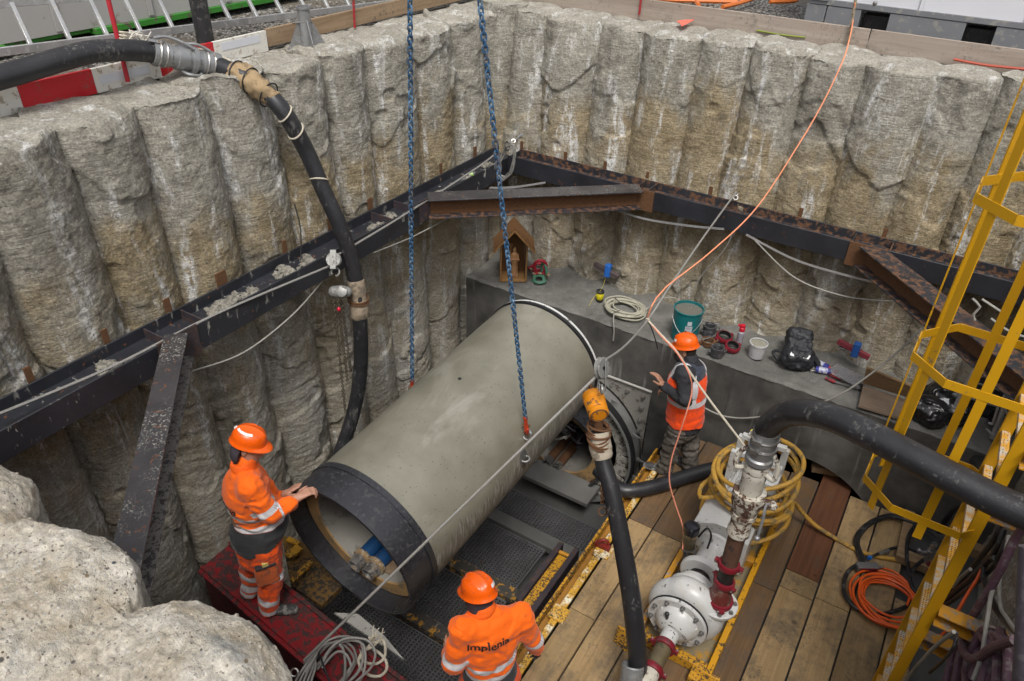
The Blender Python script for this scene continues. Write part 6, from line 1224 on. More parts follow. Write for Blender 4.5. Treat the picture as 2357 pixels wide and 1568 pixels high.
# the hanging orange and cream ropes
RT = P('c', 1195, 180, 1, 8.22)
tag(MB().tube(spline([P('c', 1215, 20, 1, 8.22), RT, P('c', 1160, 330, 1, 7.72), P('c', 1125, 430, 1, 7.50), at(1895, 235, 1, 7.30), at(1840, 330, 1, 7.05), at(1740, 480, 1, 6.6), at(1630, 585, 1, 5.9), at(1532, 662, 1, 5.45), at(1500, 705, 1, 5.25), ND+_u*.02], .08), .0062, 7).build('orange_rope', M_ORROPE), 'orange rope from the back rim stake down to the knot on the wire rope', 'rope')
kt = thing('rope_knot', 'knot of orange and cream rope around the long wire rope', 'knot', ND); m = MB()
for k in range(4): m.torus(ND+V3((.0, .01*k, -.012*k)), .016, .007, (.4*k, 1, .3), 14, 6)
m.build('wraps', M_ROPE, kt)
tag(MB().tube(spline([ND, at(1520, 772, 1, 5.2), at(1560, 815, 1, 5.15), at(1588, 865, 1, 5.1), at(1592, 905, 1, 5.1), at(1580, 950, 1, 5.0), at(1562, 1005, 1, 4.95), at(1545, 1060, 1, 4.9), at(1541, 1110, 1, 4.85), at(1556, 1165, 1, 4.8), at(1572, 1215, 1, 4.72), at(1571, 1265, 1, 4.62)], .05), .0062, 7).build('rope', simple('faded_orange_cord', (.62, .22, .14), .8)), 'faded orange cord hanging past the vest to the oil cup', 'rope')
tag(MB().tube(spline([ND, at(1516, 765, 1, 5.22), at(1556, 808, 1, 5.2), at(1590, 860, 1, 5.2), at(1640, 930, 1, 5.15), at(1700, 1008, 1, 5.1), P('l', 1260, 500, 1, 5.0)], .06), .0095, 7).build('cream_rope', M_ROPE), 'cream rope stretched from the rope knot down to the pump frame', 'rope')
tag(MB().tube(spline([ND, at(1505, 770, 1, 5.3), at(1514, 803, 1, 5.35)], .05), .005, 5).build('rope', M_TIE), 'short black cord end hanging from the rope knot', 'rope')
# floor hose running behind the standing hose to the pump
tag(MB().tube(spline([at(1375, 1080, 2, .12), at(1415, 1118, 2, .08), at(1440, 1130, 2, .085), at(1500, 1122, 2, .085), at(1570, 1100, 2, .085), at(1640, 1080, 2, .1), at(1700, 1075, 2, .12)], .05), .075, 20).build('floor_hose', M_HOSE), 'thick black hose on the planks running from the pipe to behind the pump', 'hose')
# ------------------------------------------------------------------ yellow caged ladder and the clutter on the right
lt = thing('caged_ladder', 'tall yellow ladder with safety cage on the right side of the pit', 'ladder', (.72, 4.1, 0))
ys_ = (3.85, 4.35); ZT = 5.9
for y in ys_: MB().box((.72, y, ZT/2), (.066, .024, ZT)).build('stringer', M_YELL, lt, .003)
def m_rung():
    t = NT('perforated_rung'); v = t.n('ShaderNodeTexVoronoi', feature='F1'); v.inputs['Scale'].default_value = 62; v.inputs['Randomness'].default_value = .25; t.put(v.inputs['Vector'], t.pos())
    c = t.mix(t.ramp(t.noise(14, 6, .7), .44, .58), (.60, .30, .03), (.50, .47, .40)); k = t.ramp(v.outputs['Distance'], .30, .24); return t.out(t.mix(k, c, (.02, .015, .012)), .6)
M_RUNG = m_rung(); z = .18
while z < ZT: MB().box((.72, 4.1, z), (.045, .468, .028)).build('rung', M_RUNG, lt, .003); z += .265
HP = [(.727, 4.352), (.655, 4.41), (.296, 4.42), (.126, 4.21), (.117, 3.96), (.296, 3.785), (.655, 3.77), (.718, 3.842)]
for k, zh in enumerate((2.46, 3.35, 4.25, 5.15)):
    for a, b in zip(HP[:-1], HP[1:]): pass
    m = MB()
    for i in range(len(HP)-1):
        a = V3((*HP[i], zh)); b = V3((*HP[i+1], zh)); d = (b-a)/np.linalg.norm(b-a); m.beam(a-d*.003, b+d*.003, .007, .050)
    m.build('cage_hoop', M_YELL, lt)
for (x, y), w_, tk in (((.122, 4.085), 'y', 0), ((.205, 3.872), 'd', 1), ((.475, 3.772), 'x', 0), ((.475, 4.424), 'x', 0), ((.20, 4.318), 'd', -1)):
    if w_ == 'x': s_, R_ = (.048, .008, 3.15), np.eye(3)
    elif w_ == 'y': s_, R_ = (.008, .03, 3.15), np.eye(3)
    else: s_, R_ = (.048, .008, 3.15), Rz(-.78*tk)
    off = V3((0, 0, 0)); MB().box(V3((x, y, 3.9))+(V3((.008, 0, 0)) if w_ == 'y' else V3((0, .0085 if y < 4.1 else -.0085, 0))), s_, R_).build('cage_bar', M_YELL, lt)
for y, z in ((3.86, 1.72), (3.86, .45), (4.36, 2.22), (3.86, 3.0), (4.36, .95)):
    br = MB().box((.98, y-.02, z), (.46, .10, .012)).box((.98, y-.02, z+.09), (.46, .10, .012)).box((.98, y+.025, z+.045), (.46, .010, .078)).build('wall_bracket', M_YELB, lt, .002)
    MB().box((1.215, y-.02, z+.04), (.012, .16, .18)).build('bracket_plate', M_YELB, br)
# loose things round the ladder foot
def coil(name, lab, cat, c, R_, r, m, turns, seed, flat=.02, ell=1.0, tie=False):
    rng = np.random.RandomState(seed); t = thing(name, lab, cat, c); p = []
    for k in range(turns*12+1):
        a = 2*PI*k/12; l = k/12; q = R_*(1+.16*math.sin(l*2.1+seed)); cx = R_*.12*math.sin(l*1.7); cy = R_*.12*math.cos(l*2.9); p.append(V3(c)+V3((cx+q*math.cos(a), cy+q*ell*math.sin(a), r+flat*l*.5+r*.8*math.sin(a*3+l*5)**2)))
    MB().tube(spline(p, .03), r, 8).build('coil', m, t); return t
M_ORC2 = simple('bright_orange_cable', (.70, .10, .012), .42, 0, .12, 12)
cc = P('k', 490, 960, 2, .03); oc_ = coil('cable_coil', 'bright orange cable coiled on the planks below the ladder', 'cable coil', cc, .262, .0105, M_ORC2, 8, 3, .016)
MB().tube(spline([P('k', 420, 680, 2, .06), P('k', 520, 700, 2, .05), P('k', 640, 790, 2, .05), P('k', 670, 880, 2, .06), P('k', 640, 980, 2, .06)], .04), .0105, 8).build('lead_in', M_ORC2, oc_)
MB().tube(spline([P('k', 735, 1272, 2, .03), P('k', 800, 1270, 2, .03), P('k', 880, 1230, 2, .03), P('k', 945, 1178, 2, .04)], .04), .0105, 8).build('loose_end', M_ORC2, oc_)
tag(MB().tube(spline([P('k', 1040, 1020, 0, .92), P('k', 1120, 880, 0, .95), P('k', 1190, 770, 0, .98), P('k', 1230, 690, 0, 1.0)], .05), .0105, 8).build('orange_cable', M_ORC2), 'orange cable rising behind the ladder stringer', 'cable')
jb = thing('connector_box', 'small grey and red connector box between the black hose and the orange coil', 'connector', P('k', 335, 680, 2, .06)); R_ = np.array([nrm(V3((_r[0], _r[1], 0))), nrm(V3((-_r[1], _r[0], 0))), V3((0, 0, 1))]).T
b = P('k', 330, 672, 2, .07); MB().box(b, (.20, .075, .055), R_).build('housing', M_BOLT, jb, .006); MB().box(b-R_[:, 1]*.040, (.15, .006, .045), R_).build('front_panel', simple('panel_red', (.16, .015, .02), .4), jb); MB().cyl(b+R_[:, 0]*.10, b+R_[:, 0]*.15, .014, 10).build('gland', M_CHROME, jb)
k_ = lambda l, z=.03: [P('k', x, y, 2, z) for x, y in l]
M_BH = simple('black_small_hose', (.014, .014, .015), .4, 0, .3, 10, (.08, .075, .07), .2, 16)
bh = thing('black_hoses', 'bunch of thin black hoses looping from the connector box to the valve', 'hose', P('k', 300, 600, 2, .03))
for k in range(3): MB().tube(spline(k_([(300+18*k, 655), (262+16*k, 580), (235+14*k, 450+6*k), (330+8*k, 330+10*k), (500, 262+9*k), (640, 300+6*k), (760, 350+5*k), (860, 430), (940, 500)], .04+.02*k), .04), .0135, 8).build('hose_line', M_BH, bh)
MB().tube(spline(k_([(300, 630), (190, 700), (148, 800), (160, 900), (250, 1000), (400, 1045), (560, 1015), (650, 975), (740, 930), (850, 900), (900, 800)], .05), .04), .0185, 10).build('wide_loop', M_BH, bh)
MB().tube(spline(k_([(720, 335), (660, 420), (640, 560), (660, 720), (690, 830), (760, 910)], .10), .04), .017, 10).build('hose_line', M_BH, bh); MB().tube(spline(k_([(800, 600), (700, 680), (670, 800), (720, 880), (790, 960)], .10), .04), .017, 10).build('hose_line', M_BH, bh)
MB().tube(spline(k_([(350, 600), (430, 565), (520, 530), (620, 515), (720, 550)], .05), .03), .014, 8).build('pigtail', M_BH, bh); MB().cyl(P('k', 420, 572, 2, .05), P('k', 500, 545, 2, .05), .02, 12).build('fitting', M_CHROME, bh); MB().cyl(P('k', 340, 605, 2, .05), P('k', 358, 598, 2, .05), .021, 12).build('blue_cap', simple('blue_plastic', (.01, .12, .42), .4), bh)
vm = thing('valve_manifold', 'steel valve manifold with a dark red handle beside the ladder', 'valve', P('k', 820, 560, 2, .2)); c = P('k', 825, 560, 2, .22)
MB().cyl(c-V3((0, 0, .14)), c+V3((0, 0, .12)), .028, 14).cyl(c-_r*.09, c+_r*.09, .02, 12).box(c, (.06, .06, .06)).build('body', M_CHROME, vm); MB().beam(c-V3((0, 0, .06))-_u*.04, c-_u*.24-V3((0, 0, .06)), .028, .02).build('handle', simple('handle_red', (.12, .012, .02), .5), vm, .004); MB().ell(c-_r*.1+_u*.02, (.022, .022, .022)).build('knob', M_GALV, vm)
for k, (l, x, r, lb) in enumerate((
    ([(850, 480), (930, 330), (1010, 230), (1130, 175)], 1.0, .022, 'black hose rising behind the cage from the valve manifold'), ([(880, 200), (960, 120), (1000, 60)], 1.05, .03, 'black ribbed hose piece behind the cage bar'),
    ([(1390, 300), (1330, 450), (1200, 620), (1060, 780), (930, 900)], .98, .018, 'black cable sloping down behind the ladder, uppermost of its bundle'), ([(1400, 380), (1330, 560), (1180, 730), (1000, 880), (900, 960)], 1.0, .020, 'black cable sloping down behind the ladder, middle of its bundle'), ([(1420, 460), (1340, 640), (1180, 800), (1020, 920), (880, 1010)], 1.02, .018, 'black cable sloping down behind the ladder, lowest of its bundle'),
    ([(1330, 600), (1270, 620), (1240, 740), (1280, 860), (1340, 1000), (1440, 1130), (1520, 1200)], 1.0, .018, 'black cable hooking down past the wall bracket'), ([(1440, 430), (1395, 640), (1310, 860), (1270, 1100), (1230, 1360), (1160, 1560)], .94, .012, 'pale grey cable hanging down the right side past the brackets'), ([(1480, 400), (1380, 700), (1370, 960), (1430, 1080), (1500, 1180)], .99, .011, 'beige cable curving beside the right wall'),
    ([(1010, 1180), (860, 1300), (720, 1450), (630, 1568)], .80, .012, 'grey cable crossing below the ladder to the lower edge'), ([(1035, 1190), (1010, 1300), (920, 1410), (820, 1500)], .85, .010, 'thin black cable below the lowest bracket'), ([(1140, 690), (1060, 760), (1000, 830)], .9, .012, 'thin beige cable behind the stringer'))):
    tag(MB().tube(spline([P('k', x_, y_, 0, x) for x_, y_ in l], .04), r, 8).build('hanging_cable', M_CABLE if ('grey' in lb or 'beige' in lb) else M_BH), lb, 'cable')
M_PUR = simple('purple_hose', (.115, .06, .085), .55, 0, .25, 8, (.19, .15, .16), .3, 14)
ph = thing('purple_hose_bundle', 'bundle of thick purple hoses looped over the lowest bracket at the right', 'hose bundle', P('k', 1250, 1400, 0, .95)); rng = np.random.RandomState(4)
MB().tube(spline([P('k', x, y, 0, .93) for x, y in ((1580, 330), (1480, 470), (1400, 640), (1290, 850), (1180, 1020), (1100, 1150), (1075, 1280), (1110, 1370), (1180, 1390), (1330, 1300), (1490, 1245))], .04), .024, 10).build('rising_hose', M_PUR, ph)
for k in range(10):
    x0 = 960+38*k; MB().tube(spline([P('k', x, y, 0, .97+.022*(k % 4)) for x, y in ((x0-20+30*math.sin(k*2.1), 1640), (x0+10+25*math.sin(k*1.3), 1480), (1030+36*k+25*math.sin(k*3.1), 1300-8*k+30*math.sin(k*1.9)), (1110+30*k, 1200-4*(k % 4)+25*math.sin(k*2.7)), (1220+20*k, 1215+30*math.sin(k)), (1270+20*k, 1330), (1230+26*k, 1640))], .04), .0225, 9).build('hose_loop', M_PUR, ph)
pp_ = P('k', 1560, 1000, 0, 1.0); tag(MB().tube([at(2388, 1262, 1, 3.1), at(2382, 1420, 1, 2.95), at(2370, 1620, 1, 2.8)], .07, 20).build('grey_pipe', simple('purple_grey_pipe', (.075, .065, .08), .6, 0, .25, 10, (.12, .11, .12), .3, 20)), 'dark purple grey pipe at the lower right edge', 'pipe')
M_CORR = None
sp = spline([P('j', 1385, 640, 0, 1.18), P('j', 1300, 800, 0, 1.16), P('j', 1215, 980, 0, 1.14), P('j', 1190, 1150, 0, 1.08), P('j', 1205, 1290, 0, 1.02), P('j', 1260, 1400, 0, .98)], .012)
tag(MB().tube(sp, [.062+.006*(i % 2) for i in range(len(sp))], 18).build('corrugated_hose', M_BH), 'black corrugated hose hanging behind the ladder cage', 'hose')
# aluminium frame bits and bags on the ledge behind the cage
pa = lambda l, y: [P('j', x, q, 1, y) for x, q in l]
tag(MB().tube(pa([(1200, 490), (955, 965)], 7.0), .022, 12).build('aluminium_pole', M_ALU), 'aluminium pole leaning in front of the black bags', 'pole')
tag(MB().tube(pa([(1455, 712), (1312, 1082)], 6.95), .026, 12).build('aluminium_pole', M_ALU), 'aluminium pole standing right of the corrugated hose', 'pole')
al = thing('folding_stand', 'grey folding stand with crossed struts on the ledge behind the ladder', 'stand', P('j', 1380, 900, 1, 6.9))
for a, b in (((1380, 795), (1460, 965)), ((1360, 830), (1312, 975)), ((1312, 975), (1280, 965)), ((1415, 740), (1385, 790)), ((1265, 1010), (1310, 1060))): MB().tube(pa([a, b], 6.93), .011, 8).build('strut', M_ALU, al)
for k, (x0, x1, y0, y1) in enumerate(((1165, 1250, 700, 735), (1150, 1220, 760, 780), (1090, 1145, 900, 915))): pass
lw_ = thing('black_crate', 'dark crate with pale shelf edges on the ledge behind the cage bars', 'crate', P('j', 1180, 800, 2, 1.05)); c = P('j', 1190, 880, 2, 1.05); MB().box(c+V3((.05, .1, .25)), (.34, .26, .5)).build('body', M_BLACK, lw_, .01)
for z in (.15, .33, .42): MB().box(c+V3((.05, -.036, z)), (.33, .012, .016)).build('shelf_edge', M_GALV, lw_)
for k, (x, y, r, lb) in enumerate(((800, 900, (.20, .16, .15), 'crumpled black rubbish bag with a yellow label on the ledge'), (930, 800, (.22, .17, .17), 'crumpled black rubbish bag with a white sticker on the ledge'), (1000, 900, (.17, .13, .12), 'crumpled black rubbish bag next to the aluminium pole'), (1420, 960, (.15, .12, .14), 'black rubbish bag behind the folding stand'))):
    c = P('j', x, y, 2, 1.10); t = thing('rubbish_bag', lb, 'rubbish bag', c, 'black rubbish bags on the ledge'); S = SDF().ell(c+V3((0, 0, .04)), r, k=.04).ell(c+V3((.07, -.03, .08)), V3(r)*.6, k=.03)
    blob('bag', S, simple('bin_bag', (.010, .010, .011), .28, 0, .3, 8), t, .012, lambda p: .035*np.abs(noise3(p*9, k))-.02*np.abs(noise3(p*21, k+4)), clip=lambda P_: 1.03-P_[..., 2], smooth=1)
    if k < 2: q = P('j', *((820, 803), (930, 803))[k], 2, c[2]+r[2]*.9); MB().box(q, (.10, .07, .004), np.array([nrm(_r), nrm(_u), -_f]).T).build('sticker', simple('sticker_yellow', (.42, .34, .05), .6) if k == 0 else M_STK, t)
for lb, q in (('weathered plywood sheet leaning back on the ledge', [(330, 520), (770, 700), (740, 735), (325, 630)]), ('brown plywood sheet lying over the ledge edge', [(300, 668), (690, 800), (600, 930), (262, 825)])):
    z0 = (1.42, 1.14) if 'weathered' in lb else (1.10, 1.07); pts = [P('j', *q[0], 2, z0[0] if 'weath' in lb else 1.12), P('j', *q[1], 2, z0[0] if 'weath' in lb else 1.12), P('j', *q[2], 2, 1.08), P('j', *q[3], 2, 1.08)]
    if 'weath' in lb: pts = [P('j', 330, 520, 2, 1.36), P('j', 770, 700, 2, 1.36), P('j', 720, 770, 2, 1.16), P('j', 300, 640, 2, 1.16)]
    tag(MB().prism(pts, (0, -.005, -.022)).build('plywood_sheet', M_PLY if 'brown' in lb else M_TIMB, None, .002), lb, 'plywood')

# ------------------------------------------------------------------ things on the ledge
ZL = 1.05
def base(reg, x, y, z=ZL): return P(reg, x, y, 2, z)
# shrine
f0 = base('u', 345, 968, 1.04); f1 = base('u', 715, 972, 1.04); fx = nrm(f1-f0); W_ = np.linalg.norm(f1-f0); fy = np.cross((0, 0, 1), fx); M3 = np.array([fx, fy, V3((0, 0, 1))]).T
sh = thing('wooden_shrine', 'small wooden gabled shrine standing in the corner of the ledge', 'shrine', (f0+f1)/2); L_ = lambda x, y, z: f0+fx*x+fy*y+V3((0, 0, z-0))
M_OAK = m_wood('shrine_wood', (.12, .055, .022), (.21, .105, .04), .15, False, 2, 1.6); M_OAKL = m_wood('shrine_trim', (.24, .125, .045), (.34, .19, .075), .1, False, 2, 1.5); DP = .24; HS = .50; HA = .72
MB().box(L_(W_/2, DP/2, .012), (W_, DP, .024), M3).build('floor', M_OAKL, sh, .002)
for x in (.009, W_-.009): MB().box(L_(x, DP/2, .024+HS/2), (.018, DP-.004, HS), M3).build('side_wall', M_OAK, sh, .002); MB().box(L_(x, -.006, .02+HS/2), (.024, .012, HS), M3).build('front_trim', M_OAKL, sh, .002)
MB().prism([L_(.02, DP-.012, .024), L_(W_-.02, DP-.012, .024), L_(W_-.02, DP-.012, HS), L_(W_/2, DP-.012, HA-.03), L_(.02, DP-.012, HS)], fy*.012).build('back_wall', M_OAK, sh)
ap = L_(W_/2, -.05, HA)
for s in (-1, 1): ev = L_(W_/2+s*(W_/2+.085), -.05, HS-.06); MB().prism([ap, ev, ev+V3((0, 0, .018))+fx*.0, ap+V3((0, 0, .026))], fy*(DP+.08)).build('roof_slope', M_OAK, sh, .002); MB().beam(ap+V3((0, 0, -.012))-fy*.006, ev+V3((0, 0, -.012))-fy*.006, .012, .022).build('barge_board', M_OAKL, sh)
st = thing('wooden_statue', 'carved wooden figure of a robed saint inside the shrine', 'statue', L_(W_*.56, .09, .026)); o = L_(W_*.54, .09, .026); M_CARV = simple('carved_limewood', (.36, .19, .085), .6, 0, .2, 20)
S = SDF().box(o+V3((0, 0, .02)), (.048, .04, .022), M3, .006).cone(o+V3((0, 0, .05)), o+V3((0, 0, .22)), .046, .034, k=.02).cone(o+V3((0, 0, .22)), o+V3((0, 0, .305)), .040, .036, k=.02).cone(o+V3((0, 0, .30)), o+V3((0, 0, .34)), .016, .016, k=.01).ell(o+V3((0, 0, .362)), (.022, .024, .029), k=.008).cone(o+V3((0, 0, .385)), o+V3((0, 0, .40)), .02, .008, k=.004)
for s in (-1, 1): S.cone(o+fx*s*.036+V3((0, 0, .295)), o+fx*s*.046+V3((0, 0, .235))-fy*.01, .017, .015, k=.012).cone(o+fx*s*.046+V3((0, 0, .235))-fy*.01, o+fx*s*.012+V3((0, 0, .250))-fy*.038, .014, .011, k=.008)
blob('figure', S, M_CARV, st, .005, lambda p: .004*noise3(p*V3((55, 55, 9)), 3))
stf = o-fx*.05-fy*.01; MB().cyl(stf+V3((0, 0, .03)), stf+V3((0, 0, .42)), .005, 8).torus(stf+V3((0, 0, .435)), .016, .005, fy, 16, 6).build('staff', M_CARV, st)
# shackles
def shackle(lab, c, s, m, up, side):
    t = thing('bow_shackle', lab, 'shackle', c, 'lifting shackles on the ledge'); u = nrm(up); d = nrm(V3(side)-u*(V3(side)@u)); p = [c+d*s*.32]
    for k in range(13): a = PI*1.25*k/12-PI*.125; p.append(c+u*s*.75+(d*math.cos(a)+u*math.sin(a))*s*.52)
    p.append(c-d*s*.32); MB().tube(spline(p, .012), s*.14, 10).ell(c+d*s*.34, (s*.19,)*3).ell(c-d*s*.34, (s*.19,)*3).build('bow', m, t); MB().cyl(c-d*s*.65, c+d*s*.62, s*.11, 12).cyl(c+d*s*.52, c+d*s*.74, s*.18, 6).build('pin', M_GREASE, t)
M_SHR = simple('shackle_red', (.33, .015, .03), .45, 0, .2, 20); M_SHG = simple('shackle_green', (.05, .20, .125), .5, 0, .25, 20, (.12, .16, .12), .3, 25)
shackle('red bow shackle standing behind the green ones beside the shrine', base('u', 905, 850, 1.10), .14, M_SHR, (0, 0, 1), _r); shackle('red bow shackle lying in the shade against the shrine', base('u', 790, 800, 1.09), .13, M_SHR, (.3, .8, .1), _r)
shackle('green bow shackle lying in front with its bow towards the pipe', base('u', 900, 890, 1.07), .13, M_SHG, -V3((_f[0], _f[1], .0)), _r); shackle('green bow shackle leaning on the other two', base('u', 985, 880, 1.09), .12, M_SHG, (-.5, .3, .8), (.8, -.5, .3)); shackle('green bow shackle lying at the left of the pile', base('u', 815, 930, 1.06), .10, M_SHG, (.9, .2, .1), (0, .6, .5))
# yellow cord spool
c = base('u', 1735, 1225); ysp = thing('cord_spool', 'small yellow cord spool on the ledge by the back piles', 'spool', c); MB().lathe([(0, 0), (.042, 0), (.042, .012), (.03, .014), (.03, .11), (.048, .112), (.048, .13), (.02, .131)], c, n=24).build('reel', M_BLACK, ysp, sharp=30); MB().lathe([(.034, .016), (.043, .03), (.046, .06), (.046, .09), (.034, .108)], c, n=24).build('winding', simple('cord_yellow', (.58, .50, .01), .7, 0, .2, 60), ysp)
MB().tube(spline([P('u', 1850, 800, 1, 7.40), P('u', 1800, 980, 1, 7.36), c+V3((0, 0, .13)), c+V3((-.05, -.05, .05)), base('u', 1590, 1300)], .04), .0025, 5).build('cord', simple('cord_y', (.5, .42, .05), .7), ysp)
# beige cable coil
cb = base('e', 1935, 580); bc = coil('cable_coil', 'beige cable coil tied with black ties on the ledge left of the teal bucket', 'cable coil', cb, .205, .0095, simple('beige_cable', (.36, .345, .27), .6, 0, .12, 10), 11, 5, .010, .82)
for d in ((-.14, .10), (-.05, -.16)): MB().torus(cb+V3((d[0], d[1], .05)), .05, .004, (d[1], -d[0], .2), 16, 5).build('tie', M_TIE, bc)
MB().tube(spline([cb+V3((.2, .02, .05)), P('e', 2090, 560, 2, 1.12), P('e', 2180, 495, 1, 7.2), P('e', 2280, 492, 1, 7.22)], .04), .0095, 7).build('lead', M_CABLE, bc); MB().tube(spline([cb+V3((-.06, -.17, .04)), P('e', 1858, 640, 1, 6.72), P('e', 1862, 720, 1, 6.715), P('e', 1856, 780, 1, 6.715)], .04), .008, 7).build('hanging_end', M_CABLE, bc)
# teal bucket
def vv(x, y): return (2640+220*x/1568)*.57544, (1150+220*y/1568)*.57544
pb = V3(at(*vv(680, 1400), 2, 1.05)); tb = thing('teal_bucket', 'tall teal metal bucket full of grey water with a white label', 'bucket', pb); HB = .37; M_TEAL = simple('teal_paint', (.008, .145, .155), .38, 0, .15, 6, (.02, .10, .10), .2, 20)
bkt = MB().lathe([(0, 0), (.138, 0), (.141, .004), (.155, HB-.02), (.155, HB-.018), (.163, HB-.012), (.163, HB), (.152, HB), (.150, HB-.05)], pb, n=56).build('shell', M_TEAL, tb, sharp=30); MB().lathe([(0, HB-.03), (.153, HB-.03)], pb, n=40).build('grey_water', simple('grey_water', (.15, .145, .125), .25, 0, .1, 6), tb)
dc = nrm(V3((CAM[0]-pb[0], CAM[1]-pb[1], 0))); rt_ = np.cross((0, 0, 1), dc)
def patch(par, nm, a0, a1, z0, z1, m, rr=.0015):
    A = [[pb+(dc*math.cos(a)+rt_*math.sin(a))*(.141+.014*(z/HB)+rr)+V3((0, 0, z)) for a in np.linspace(a0, a1, 12)] for z in np.linspace(z0, z1, 4)]; return fast_grid(nm, np.array(A), m, par)
M_LAB = simple('paper_label', (.55, .56, .60), .5, 0, .05); lb1 = patch(tb, 'label', -.02, .48, .13, .225, M_LAB); patch(tb, 'label', .10, .40, .235, .285, M_LAB)
for z, a0, a1 in ((.212, .03, .30), (.20, .03, .44), (.19, .03, .40), (.165, .14, .40), (.15, .16, .36)): patch(lb1, 'label_print', a0, a1, z, z+.004, simple('print_grey', (.25, .25, .27), .6), .003)
q = pb+(dc*math.cos(.06)+rt_*math.sin(.06))*.155+V3((0, 0, .165)); MB().lathe([(0, 0), (.010, 0), (.010, .002), (0, .002)], q, dc, 14).build('label_mark', M_INK, lb1)
hp = [pb+(dc*math.cos(a)+rt_*math.sin(a))*.168+V3((0, 0, HB-.075-.17*math.cos(a)**2*(1 if abs(a) < 1.6 else 0))) for a in np.linspace(-1.57, 1.57, 15)]; MB().tube(hp, .004, 6).build('handle', M_GALV, tb)
tx = text_on(bkt, 'MO', pb+dc*.14-rt_*.068+V3((0, 0, .055)), rt_, V3((0, 0, 1)), -dc, .085, tb); tx.data.materials[0] = simple('white_print', (.6, .66, .66), .6); tx.name = 'bucket_print'
# rings, clamps and bottles
def ring(lab, c, r, h, m, cat='coupling', tilt=(0, 0, 1), grp='grey pipe couplings on the ledge'):
    t = thing('pipe_coupling', lab, cat, c, grp); MB().lathe([(r*.74, 0), (r, 0), (r, h*.8), (r*1.04, h*.82), (r*1.04, h), (r*.80, h), (r*.78, h*.9), (r*.74, h*.88), (r*.74, 0)], c, tilt, 32).build('sleeve', m, t, sharp=30); x, y, z = frame_from(tilt)
    for s in (1, -1): MB().box(V3(c)+nrm(_r)*s*r*1.12+V3((0, 0, h*.4)), (.03, .04, .03)).build('lug', m, t, .004)
M_CPL = simple('coupling_grey', (.085, .085, .09), .4, .4, .3, 12, (.16, .155, .15), .2, 20)
ring('grey pipe coupling nearest the teal bucket', base('s', 610, 490), .072, .12, M_CPL); ring('grey pipe coupling nearest the ledge edge', base('s', 695, 705), .07, .10, M_CPL); ring('rusty pipe coupling behind the helmet, under the wire hoop', base('s', 605, 590), .072, .05, M_RUST)
for lb, x, y, r in (('red ring clamp behind the front grey coupling', 770, 545, .075), ('red ring clamp with a bright bolt next to the spray bottle', 855, 650, .068)):
    c = base('s', x, y, 1.06); t = thing('ring_clamp', lb, 'clamp', c, 'red ring clamps on the ledge'); vclamp(c+V3((0, 0, .035)), (.15, -.1, 1), r, t); MB().lathe([(r-.012, -.02), (r-.003, -.02), (r-.003, .03), (r-.012, .03)], c+V3((0, 0, .035)), (.15, -.1, 1), 28).build('gasket_or_gap', M_RUBBER, t)
MB_h = [base('s', x, y, 1.10) for x, y in ((545, 545), (640, 520), (720, 470), (745, 400), (690, 375), (640, 375))]; tag(MB().tube(spline(MB_h, .02), .006, 6).build('wire_hoop', M_GALV), 'bent steel wire hoop over the grey couplings', 'wire')
c = base('s', 925, 605); sb = thing('spray_bottle', 'grey bottle with a red spray head on the ledge', 'bottle', c); MB().lathe([(0, 0), (.034, 0), (.036, .01), (.036, .17), (.024, .185), (.024, .19)], c, n=24).build('body', simple('bottle_grey', (.27, .27, .30), .4, 0, .2, 25, (.4, .1, .12), .2, 30), sb); MB().lathe([(.026, .185), (.030, .19), (.030, .225), (.022, .235), (.026, .24), (.026, .262), (0, .27)], c, n=20).box(c+V3((-.02, -.01, .25)), (.05, .02, .02)).build('cap', simple('cap_red', (.5, .012, .03), .35), sb)
c = base('s', 1105, 715); wb = thing('white_bucket', 'white plastic bucket filled with grey sludge on the ledge', 'bucket', c); MB().lathe([(0, 0), (.078, 0), (.081, .01), (.089, .15), (.096, .152), (.096, .172), (.088, .174), (.086, .16)], c, n=40).build('shell', simple('bucket_white', (.50, .50, .51), .4, 0, .08, 10, (.36, .35, .33), .22, 25), wb, sharp=30); MB().lathe([(0, .155), (.087, .155)], c, n=30).build('sludge', simple('sludge', (.26, .25, .20), .5, 0, .3, 18), wb)
# backpack
c = base('s', 1490, 800); bp_ = thing('backpack', 'black backpack with white reflective patches lying on the ledge', 'backpack', c); fu = nrm(V3((-.25, .70, .45))); fr_ = nrm(np.cross(fu, (0, 0, 1))); fn = np.cross(fr_, fu); R_ = np.array([fr_, fu, fn]).T; m0 = c+V3((0, .08, .15)); M_BAG = simple('bag_black', (.017, .018, .022), .6, 0, .4, 20, bump=.5, bscale=50)
S = SDF().box(m0, (.140, .215, .080), R_, .075, .02).box(m0-fu*.06+fn*.085, (.125, .13, .035), R_, .03, .02).box(m0+fu*.13+fn*.07, (.115, .06, .03), R_, .025, .02); S.ell(m0-fu*.10, (.165, .14, .11), R_, k=.05).ell(m0+fu*.19-fn*.02, (.10, .05, .07), R_, k=.05); blob('bag', S, M_BAG, bp_, .009, lambda p: .016*fbm(p*11, 4, 2, .6), smooth=1)
for x, y in ((-.07, -.13), (.06, -.14)): MB().prism([m0+fn*.122+fr_*(x+a)+fu*(y+b) for a, b in ((-.035, -.02), (-.02, .03), (.03, .035), (.04, .01), (.02, -.03))], fn*.004).build('patch', M_REFL, bp_)
